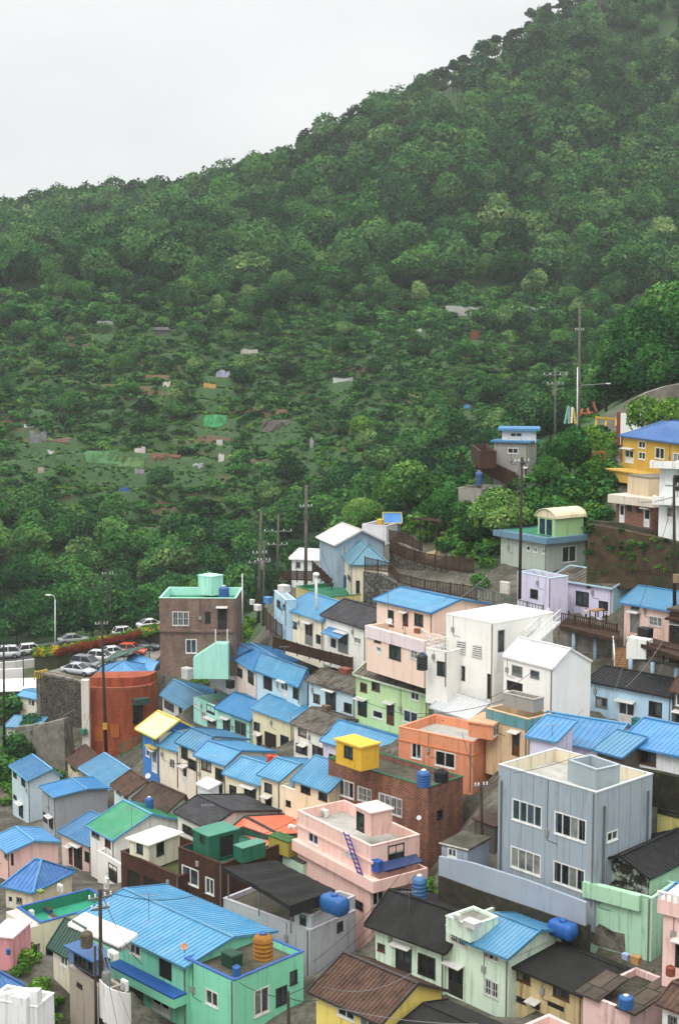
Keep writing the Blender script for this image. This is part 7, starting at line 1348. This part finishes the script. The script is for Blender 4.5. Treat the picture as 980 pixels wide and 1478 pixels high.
# --- tree belt behind the road and village
bx, by = jgrid(-110, 90, 222, 282, 6.2, rng, .93); uu = bx / by; k = (np.abs(uu) < .27) & (by > 224 + 18 * smooth((uu - .0) / .2)) & (by < 276 + 10 * np.sin(bx * .07)); bx, by = bx[k], by[k]; bz = gz(bx, by)
for x, y, z in zip(bx, by, bz):
    r = random.random(); key = 'broad' if r < .5 else ('mid' if r < .9 else 'pale'); s = random.uniform(.65, 1.05); lb_ = {'broad': 'dark green', 'mid': 'mid green', 'pale': 'pale green'}[key]
    tree(key, x, y, z - .3, s, lb_ + ' tree in the dense belt between the village and the terraces', 'tree', 'tree belt behind the village, ' + lb_, sz=s * random.uniform(.8, 1.1))
def clearmask(x, y, k, e=1.0):
    for cx_, cy_, cr_ in CLEAR: k = k & ~(((x - cx_) / (cr_ + 1.0 * e)) ** 2 + ((y - cy_ + 5) / (7.5 * e)) ** 2 < 1)
    return k
# --- scattered trees on the terraces
tx, ty = jgrid(-130, 120, 285, 402, 9.5, rng, .5); uu = tx / ty; k = (np.abs(uu) < .265); 
for cx_, cy_, cr_ in CLEAR: k &= ~(((tx - cx_) / (cr_ + 4)) ** 2 + ((ty - cy_ + 4) / 9) ** 2 < 1)
tx, ty = tx[k], ty[k]; tz = gz(tx, ty)
for x, y, z in zip(tx, ty, tz):
    r = random.random(); key = 'broad' if r < .35 else ('mid' if r < .8 else 'pale'); s = random.uniform(.38, .8); lb_ = {'broad': 'dark green', 'mid': 'mid green', 'pale': 'pale green'}[key]
    tree(key, x, y, z - .2, s, 'small ' + lb_ + ' tree among the terraced vegetable plots', 'tree', 'trees on the terraces, ' + lb_, sz=s * random.uniform(.8, 1.1))
NF = max(0, 262 - len(bx) - len(tx))
rng = np.random.default_rng(5)
fx, fy = jgrid(-260, 300, 398, 735, 8.3, rng, .97)
u = fx / fy; k = (np.abs(u) < .34)
edge = 404 + 13 * np.sin(fx * .05) + 7 * np.sin(fx * .13 + 2); k &= fy > edge
fx, fy = fx[k], fy[k]; fz = gz(fx, fy)
NIND = 0
order = np.argsort(fy); ind = set(order[:NF].tolist())
cl = .5 + .5 * np.sin(fx * .045 + 1.2 * np.sin(fy * .031)) * np.sin(fy * .05 + .7)
fgroup = 'trees at the foot of the wooded hill'
for i in range(len(fx)):
    x, y, z = fx[i], fy[i], fz[i]; s = random.uniform(.95, 1.75) * (.92 if y > 560 else 1) * (.62 if y < 418 else 1); r = random.random(); key = 'broad' if r < .6 - .35 * cl[i] else ('mid' if r < .9 - .1 * cl[i] else 'pale')
    pyv = proj(Vector((x, y, z)))
    crest = 140 + (570 - pyv[0]) * .645
    if pyv[0] > 380 and pyv[1] < crest + 75 and random.random() < .8 or (y > 620 and random.random() < .15): key = 'pine'; s = random.uniform(.7, 1.1)
    sz = s * random.uniform(.8, 1.15)
    if i in ind: tree(key, x, y, z - .3, s, None, 'tree', fgroup, sz=sz)['k'] = key
    else: to_stuff('deep' if key == 'broad' else key, key, x, y, z - .3, s, sz, random.gauss(0, .2), 1 if y < 500 else 2)
LBL = {'broad': 'dark green broadleaf tree in the wood edge above the terraces', 'mid': 'mid green broadleaf tree in the wood edge above the terraces', 'pale': 'pale green broadleaf tree in the wood edge above the terraces', 'pine': 'dark pine in the wood edge above the terraces'}
for o in list(COL.objects):
    if o.get('k'): o['label'] = LBL[o['k']]; o['group'] = fgroup + ', ' + {'broad': 'dark green', 'mid': 'mid green', 'pale': 'pale green', 'pine': 'pines'}[o['k']]; del o['k']
rx_, ry_ = jgrid(40, 130, 240, 400, 8.5, rng, .8); uu = rx_ / ry_; k = (uu > .14) & (uu < .3) & (ry_ > 250) & (ry_ < 398); k = clearmask(rx_, ry_, k, 1.6); rx_, ry_ = rx_[k], ry_[k]; rz_ = gz(rx_, ry_)
for x, y, z in zip(rx_, ry_, rz_): to_stuff('mid', random.choice(['mid', 'bush', 'bush']), x, y, z - .3, random.uniform(.5, 1.0), random.uniform(.5, .9), random.gauss(0, .12))
# --- mound of trees at the right
for n_, (x, y, d, s) in enumerate([(905, 540, 196, 1.1), (940, 505, 200, 1.35), (978, 485, 203, 1.45), (925, 490, 210, 1.25), (968, 455, 214, 1.4), (1005, 510, 198, 1.3), (876, 560, 205, .9), (1010, 450, 212, 1.4), (945, 540, 192, .95), (985, 545, 190, .95), (893, 512, 212, .95)]):
    p = at_d((x, y), d); z = min(p.z - 4.5 * s, float(gz(p.x, p.y)[0]) + 3); tree('dense', p.x, p.y, p.z - 5.2 * s, s, 'dense dark tree on the mound above the concrete retaining wall', 'tree', 'trees on the right mound')
# --- village trees (foot of the tree and crown width in the photograph)
RX = {'large': 6.2, 'dense': 5.6, 'bright': 2.6, 'bush': 2.2, 'pale': 4.2}
for key, x, y, w, lab, nm in [
    ('large', 588, 752, 118, 'big rounded green tree left of the brown stair house', 'tree'), ('large', 715, 790, 118, 'wide leafy tree in front of the brown stair house', 'tree'), ('dense', 684, 800, 78, 'dark tree drooping over the stone wall by the pergola', 'tree'),
    ('dense', 822, 690, 92, 'dark bushy tree between the grey blue-roofed house and the yellow house', 'tree'), ('bright', 852, 672, 62, 'bright green tree beside the yellow house', 'tree'), ('dense', 790, 712, 70, 'dark shrub below the grey blue-roofed house', 'shrub'), ('bright', 866, 704, 40, 'bright green bush climbing under the ochre terrace', 'shrub'),
    ('bright', 200, 808, 46, 'yellow green tree glowing in the tree belt, lower left', 'tree'), ('bright', 520, 640, 44, 'yellow green tree on the terraces right of centre', 'tree'), ('pale', 640, 640, 60, 'pale green tree left of the stair house on the slope', 'tree'),
    ('bush', 762, 752, 62, 'round green bush behind the grey green block house', 'shrub'), ('bush', 872, 756, 40, 'green bush beside the red brick house', 'shrub'), ('bright', 350, 926, 36, 'bright green bush between brown tiled house and lane', 'shrub'), ('bush', 28, 1100, 70, 'green bush left of the concrete slope', 'shrub'), ('bush', 6, 1126, 60, 'green bush at the left edge below the concrete slope', 'shrub'),
    ('bush', 48, 1062, 50, 'small bush above the concrete slope', 'shrub'), ('bush', 14, 1040, 60, 'dark bush beside the cream house near the white awnings', 'shrub'), ('bush', 34, 1330, 26, 'dark potted shrub at the columned porch', 'shrub'), ('bush', 62, 1455, 44, 'olive bush behind the stepped white gable', 'shrub'), ('bush', 128, 1486, 36, 'dark green bush at the bottom edge below the concrete house', 'shrub'),
    ('bright', 92, 1412, 34, 'bright green shrub on the wall below the columned porch', 'shrub'), ('bush', 238, 962, 26, 'small bush at the left foot of the brown tiled house', 'shrub'), ('bush', 262, 968, 24, 'low bush among white cabinets before the brown tiled house', 'shrub'), ('bush', 650, 735, 60, 'mid green bush right of the big rounded tree', 'shrub'), ('bush', 690, 850, 36, 'dark bush at the end of the stone wall', 'shrub'), ('large', 520, 775, 84, 'green tree above the white fronted teal house', 'tree'), ('dense', 640, 770, 80, 'dark tree behind the timber pergola', 'tree')]:
    p = hitv((x, y)) or at_d((x, y), 150)
    s = w * p.y / F / (2 * RX[key]); tree(key, p.x, p.y, p.z - .15, s, lab, nm, 'trees and shrubs in the village', name='tree' if nm == 'tree' else 'shrub')
for key, x, y, d, s, lab, nm in [('bright', 930, 600, 150, 1.0, 'yellow green tree crown behind the yellow house', 'tree'), ('bright', 970, 596, 152, .8, 'low yellow green shrub behind the hipped blue roof', 'shrub')]:
    p = at_d((x, y), d); tree(key, p.x, p.y, p.z - 3 * s, s, lab, nm, 'trees and shrubs in the village', name='tree' if nm == 'tree' else 'shrub')
# --- scrub, plots and weeds as ground cover
def terr_pts(sp, keep, q0, q1, y1=412):
    x, y = jgrid(-135, 130, 262, y1, sp, rng, keep); k = np.abs(x / y) < .275; x, y = x[k], y[k]; q = frac((base_z(x, y) + wob(x, y)) / TH); k = (q > q0) & (q < q1); k = clearmask(x, y, k); return x[k], y[k], gz(x[k], y[k])
for x, y, z in zip(*terr_pts(1.25, .85, .74, 1.0)):      # hedged banks between the terraces
    s = random.uniform(.24, .5) * (1.25 if random.random() < .12 else 1); to_stuff('scrub', 'bush', x, y, z - .2, s * 1.25, s * .95, random.gauss(0, .17), 6)
for x, y, z in zip(*terr_pts(1.7, .75, .0, .74)):        # crops, grass and weeds on the terrace flats
    s = random.uniform(.13, .3); to_stuff('weed' if math.sin(x * .11 + 2 * math.sin(y * .07)) > .35 else 'scrub', 'bush', x, y, z - .1, s * 1.5, s * .85, random.gauss(-.08, .17), 9)
x, y = jgrid(-135, 130, 262, 412, 1.15, rng, .8); k = np.abs(x / y) < .275; x, y = x[k], y[k]; k = ~clearmask(x, y, np.ones(len(x), bool)) & ~(np.sqrt(sum([(((x - a_) / (r_ + .5)) ** 2 + ((y - b_) / 2.2) ** 2 < 1) * 1.0 for a_, b_, r_ in CLEAR])) > 0)
for x, y in zip(x[k], y[k]): s = random.uniform(.06, .15); to_stuff('weed' if random.random() < .5 else 'scrub', 'bush', x, y, float(gz(x, y)[0]) - .05, s * 1.6, s, random.gauss(-.05, .16), 12)
for x, y, z in zip(*terr_pts(1.05, .8, .62, .75)):      # bright grass along the terrace lips
    s = random.uniform(.09, .19); to_stuff('weed', 'bush', x, y, z - .05, s * 1.7, s, random.gauss(.06, .14), 9)
for x, y, z in zip(*terr_pts(4.2, .4, .0, .9, 420)):     # taller bushes
    s = random.uniform(.5, 1.0); to_stuff('scrub', 'bush', x, y, z - .2, s, s * .85, random.gauss(0, .18), 4)
for x, y in zip(*jgrid(-130, 130, 384, 424, 3.4, rng, .62)):   # understorey at the wood edge
    if abs(x / y) < .275: s = random.uniform(.6, 1.25); to_stuff('scrub', 'bush', x, y, float(gz(x, y)[0]) - .2, s * 1.2, s, random.gauss(0, .2), 3)
for T_, B_ in BANK:
    for _ in range(46):
        t = random.random() * (len(T_) - 1); j = min(int(t), len(T_) - 2); p = T_[j].lerp(T_[j + 1], t - j); b_ = B_[j] * (1 - t + j) + B_[j + 1] * (t - j); f_ = random.random() ** 1.4; s = random.uniform(.07, .2); to_stuff(random.choice(['weed', 'scrub', 'scrub']), 'bush', p.x, p.y - .15, p.z * (1 - f_) + b_ * f_ - .2, s, s * .9, random.gauss(-.1, .15), 4)
wx, wy = [], []
def weeds(poly, n, s0, s1, bucket='weed'):
    a = np.array([(at_d(p[:2], p[2]).x, at_d(p[:2], p[2]).y) for p in poly])
    for _ in range(n):
        w = rng.dirichlet(np.ones(len(a))); x, y = (a * w[:, None]).sum(0); s = random.uniform(s0, s1); to_stuff(bucket, 'bush', x, y, float(gz(x, y)[0]) - .1, s, s * .8, random.gauss(0, .12), 4)
for sgn in (-1, 1):
    ex, ey = jgrid(15, 130, 62, 402, 4.2, rng, .6); k = (ex / ey > .275) & (ex / ey < .36); ex, ey = sgn * ex[k], ey[k]
    for x, y in zip(ex, ey): s = random.uniform(.5, 1.1); to_stuff(random.choice(['scrub', 'mid']), 'bush', x, y, float(gz(x, y)[0]) - .2, s, s, random.gauss(0, .15), 3)
weeds([(0, 1100, 148), (110, 1060, 158), (0, 1010, 168), (60, 1130, 142)], 60, .25, .6); 
def cover(P, n, s0, s1):
    a = np.array(P, float); lo, hi = a.min(0), a.max(0); c = 0
    while c < n:
        x, y = rng.uniform(lo, hi)
        if not inpoly(np.array(x), np.array(y), P): continue
        c += 1; q = hitv((x, y), 112)
        if q is None or q.y > 240: continue
        sc_ = random.uniform(s0, s1); to_stuff(random.choice(['weed', 'scrub', 'scrub']), 'bush', q.x, q.y, q.z - .15, sc_, sc_ * .8, random.gauss(0, .13), 4)
cover(VEGP[0], 420, .25, .75); cover(VEGP[1], 50, .2, .5); cover(VEGP[2], 40, .15, .4)
weeds([(440, 800, 190), (560, 745, 190), (660, 690, 190), (760, 620, 195), (500, 740, 230), (700, 640, 230)], 160, .4, 1.0); weeds([(860, 700, 145), (900, 620, 165), (840, 640, 170), (830, 740, 140)], 60, .3, .7); weeds([(230, 960, 165), (280, 950, 150), (380, 900, 165), (360, 860, 180)], 40, .25, .5)
weeds([(0, 1340, 88), (60, 1420, 74), (110, 1420, 76), (40, 1400, 78)], 24, .2, .4); weeds([(860, 790, 122), (970, 800, 120), (900, 740, 128), (970, 830, 117)], 30, .15, .35)
weeds([(810, 905, 117), (850, 925, 112), (790, 930, 116)], 14, .2, .4); weeds([(620, 1260, 90), (640, 1290, 85), (610, 1300, 84)], 16, .15, .35)
# planted bed beside the road: red hedge, flowers, low shrubs
hv, ht = [], []
bl = BEDL
for i in range(210):
    t = random.random() * (len(bl) - 1); j = min(int(t), len(bl) - 2); p = bl[j].lerp(bl[j + 1], t - j); o_ = random.uniform(.1, 3.0); key = 'bush'; V, tt, _, _ = SPEC['bush'][random.randrange(4)]
    if 1.0 < t < 3.2 and o_ < 1.3:
        s_ = random.uniform(.28, .4); hv.append((V * np.array([s_, s_, s_]) + np.array([p.x, p.y + o_ * .6, p.z - .15])).astype('f')); ht.append(tt.astype('f'))
    else: to_stuff('flower' if random.random() < .3 else 'weed', 'bush', p.x, p.y + o_, p.z - .1, random.uniform(.25, .5), random.uniform(.2, .42), random.gauss(0, .12), 2)
if hv: tag(link('hedge', quad_mesh('hedge', np.concatenate(hv), np.concatenate(ht), L_RED)), 'rust red clipped hedge along the parking deck', 'hedge')
NAMES = {'deep': ('forest', L_DEEP), 'mid': ('forest_light', L_MID), 'pale': ('forest_pale', L_PALE), 'pine': ('pine_wood', L_PINE), 'scrub': ('terrace_scrub', L_MID), 'weed': ('weeds', L_BRIGHT), 'flower': ('flower_bed', leafmat('leaf_yellow', [(.0, (60, 84, 34)), (.5, (150, 140, 44)), (1, (206, 180, 60))], .2))}
for k_, vs in stuffV.items():
    nm, mt = NAMES[k_]; o = link(nm, quad_mesh(nm, np.concatenate(vs), np.concatenate(stuffT[k_]), mt)); tag(o, {'deep': 'dark broadleaf forest covering the upper hill', 'mid': 'lighter green broadleaf forest mixed into the hill', 'pale': 'pale green trees scattered through the hill forest', 'pine': 'dark pine wood along the hill crest', 'scrub': 'low scrub along the terraced plots', 'weed': 'weeds and creepers on village banks', 'flower': 'yellow flowers in the bed along the road'}[k_], 'vegetation', None, 'stuff')
# far pine trunks carry the crowns on the crest
pm_ = MB()
for i in range(len(fx)):
    if fy[i] > 545 and i not in ind: pm_.tube((fx[i], fy[i], fz[i] - 1), (fx[i], fy[i], fz[i] + 7.5), .2, .12, 5, False)
tag(pm_.build('forest_trunks', BARK), 'trunks of the trees along the hill crest', 'vegetation', None, 'stuff')
# ================================================================== LIGHT, SKY, CAMERA
w = bpy.data.worlds.new('World'); SC.world = w; w.use_nodes = True; nt = w.node_tree; bg = nt.nodes['Background']
sky = nt.nodes.new('ShaderNodeTexSky'); sky.sky_type = 'NISHITA'; sky.sun_disc = False; sky.sun_elevation = math.radians(52); sky.sun_rotation = math.radians(-35); sky.dust_density = 4; sky.air_density = 1.2
tc_ = nt.nodes.new('ShaderNodeTexCoord'); sxy = nt.nodes.new('ShaderNodeSeparateXYZ'); lk(nt, tc_.outputs['Generated'], sxy.inputs[0])
mr = nd(nt, 'ShaderNodeMapRange'); lk(nt, sxy.outputs[2], mr.inputs[0]); mr.inputs[1].default_value = .26; mr.inputs[2].default_value = 1.0; mr.inputs[3].default_value = SKY0; mr.inputs[4].default_value = SKY1
mp_ = nt.nodes.new('ShaderNodeMapping'); mp_.inputs['Scale'].default_value = (1.5, 1.5, 4.0); lk(nt, tc_.outputs['Generated'], mp_.inputs[0])
cn = noise(nt, mp_.outputs[0], 2.2, 5, .55); cr = ramp(nt, cn, [(.3, (.86, .866, .885)), (.7, (1.03, 1.03, 1.02))])
vm = nt.nodes.new('ShaderNodeVectorMath'); vm.operation = 'SCALE'; lk(nt, cr, vm.inputs[0]); lk(nt, mr.outputs[0], vm.inputs['Scale'])
lk(nt, mixc(nt, .9, sky.outputs[0], vm.outputs[0]), bg.inputs[0]); bg.inputs[1].default_value = .1
sun = bpy.data.lights.new('sun', 'SUN'); sun.energy = 1.1; sun.angle = math.radians(24); sun.color = (1, .96, .9)
so = bpy.data.objects.new('sun', sun); COL.objects.link(so); el, az = math.radians(52), math.radians(-35); dirv = Vector((math.sin(az) * math.cos(el), -math.cos(az) * math.cos(el) * 1, math.sin(el)))
so.rotation_euler = dirv.to_track_quat('Z', 'Y').to_euler(); sky.sun_rotation = math.atan2(dirv.x, dirv.y)
cam = bpy.data.cameras.new('camera'); cam.sensor_fit = 'VERTICAL'; cam.sensor_height = 36; cam.lens = F / 1478 * 36; cam.clip_end = 6000; cam.clip_start = .5
co = bpy.data.objects.new('camera', cam); COL.objects.link(co); co.location = CAM; co.rotation_euler = (math.pi / 2 - PIT, 0, 0); SC.camera = co
if HAZE > 0:
    m = MB(); m.box((-1650, -450, -75), (1650, 3050, 330)); hm = bpy.data.materials.new('haze_air'); hm.use_nodes = True; nt = hm.node_tree; nt.nodes.remove(nt.nodes['Principled BSDF'])
    pv = nt.nodes.new('ShaderNodeVolumePrincipled'); pv.inputs['Color'].default_value = (.9, .93, .96, 1); pv.inputs['Density'].default_value = HAZE; pv.inputs['Anisotropy'].default_value = .2; lk(nt, pv.outputs[0], nt.nodes['Material Output'].inputs['Volume'])
    hz = m.build('haze', hm); tag(hz, kind='stuff')
vs_ = SC.view_settings; vs_.view_transform = 'Standard'; vs_.look = 'None'; vs_.exposure = EXPO; vs_.gamma = 1
SC.cycles.max_bounces = 6; SC.cycles.diffuse_bounces = 3; SC.cycles.glossy_bounces = 2; SC.cycles.volume_bounces = 1; SC.cycles.transmission_bounces = 2; SC.cycles.use_denoising = True
if DEBUG: open('/tmp/stat.txt', 'w').write('\n'.join(STAT))
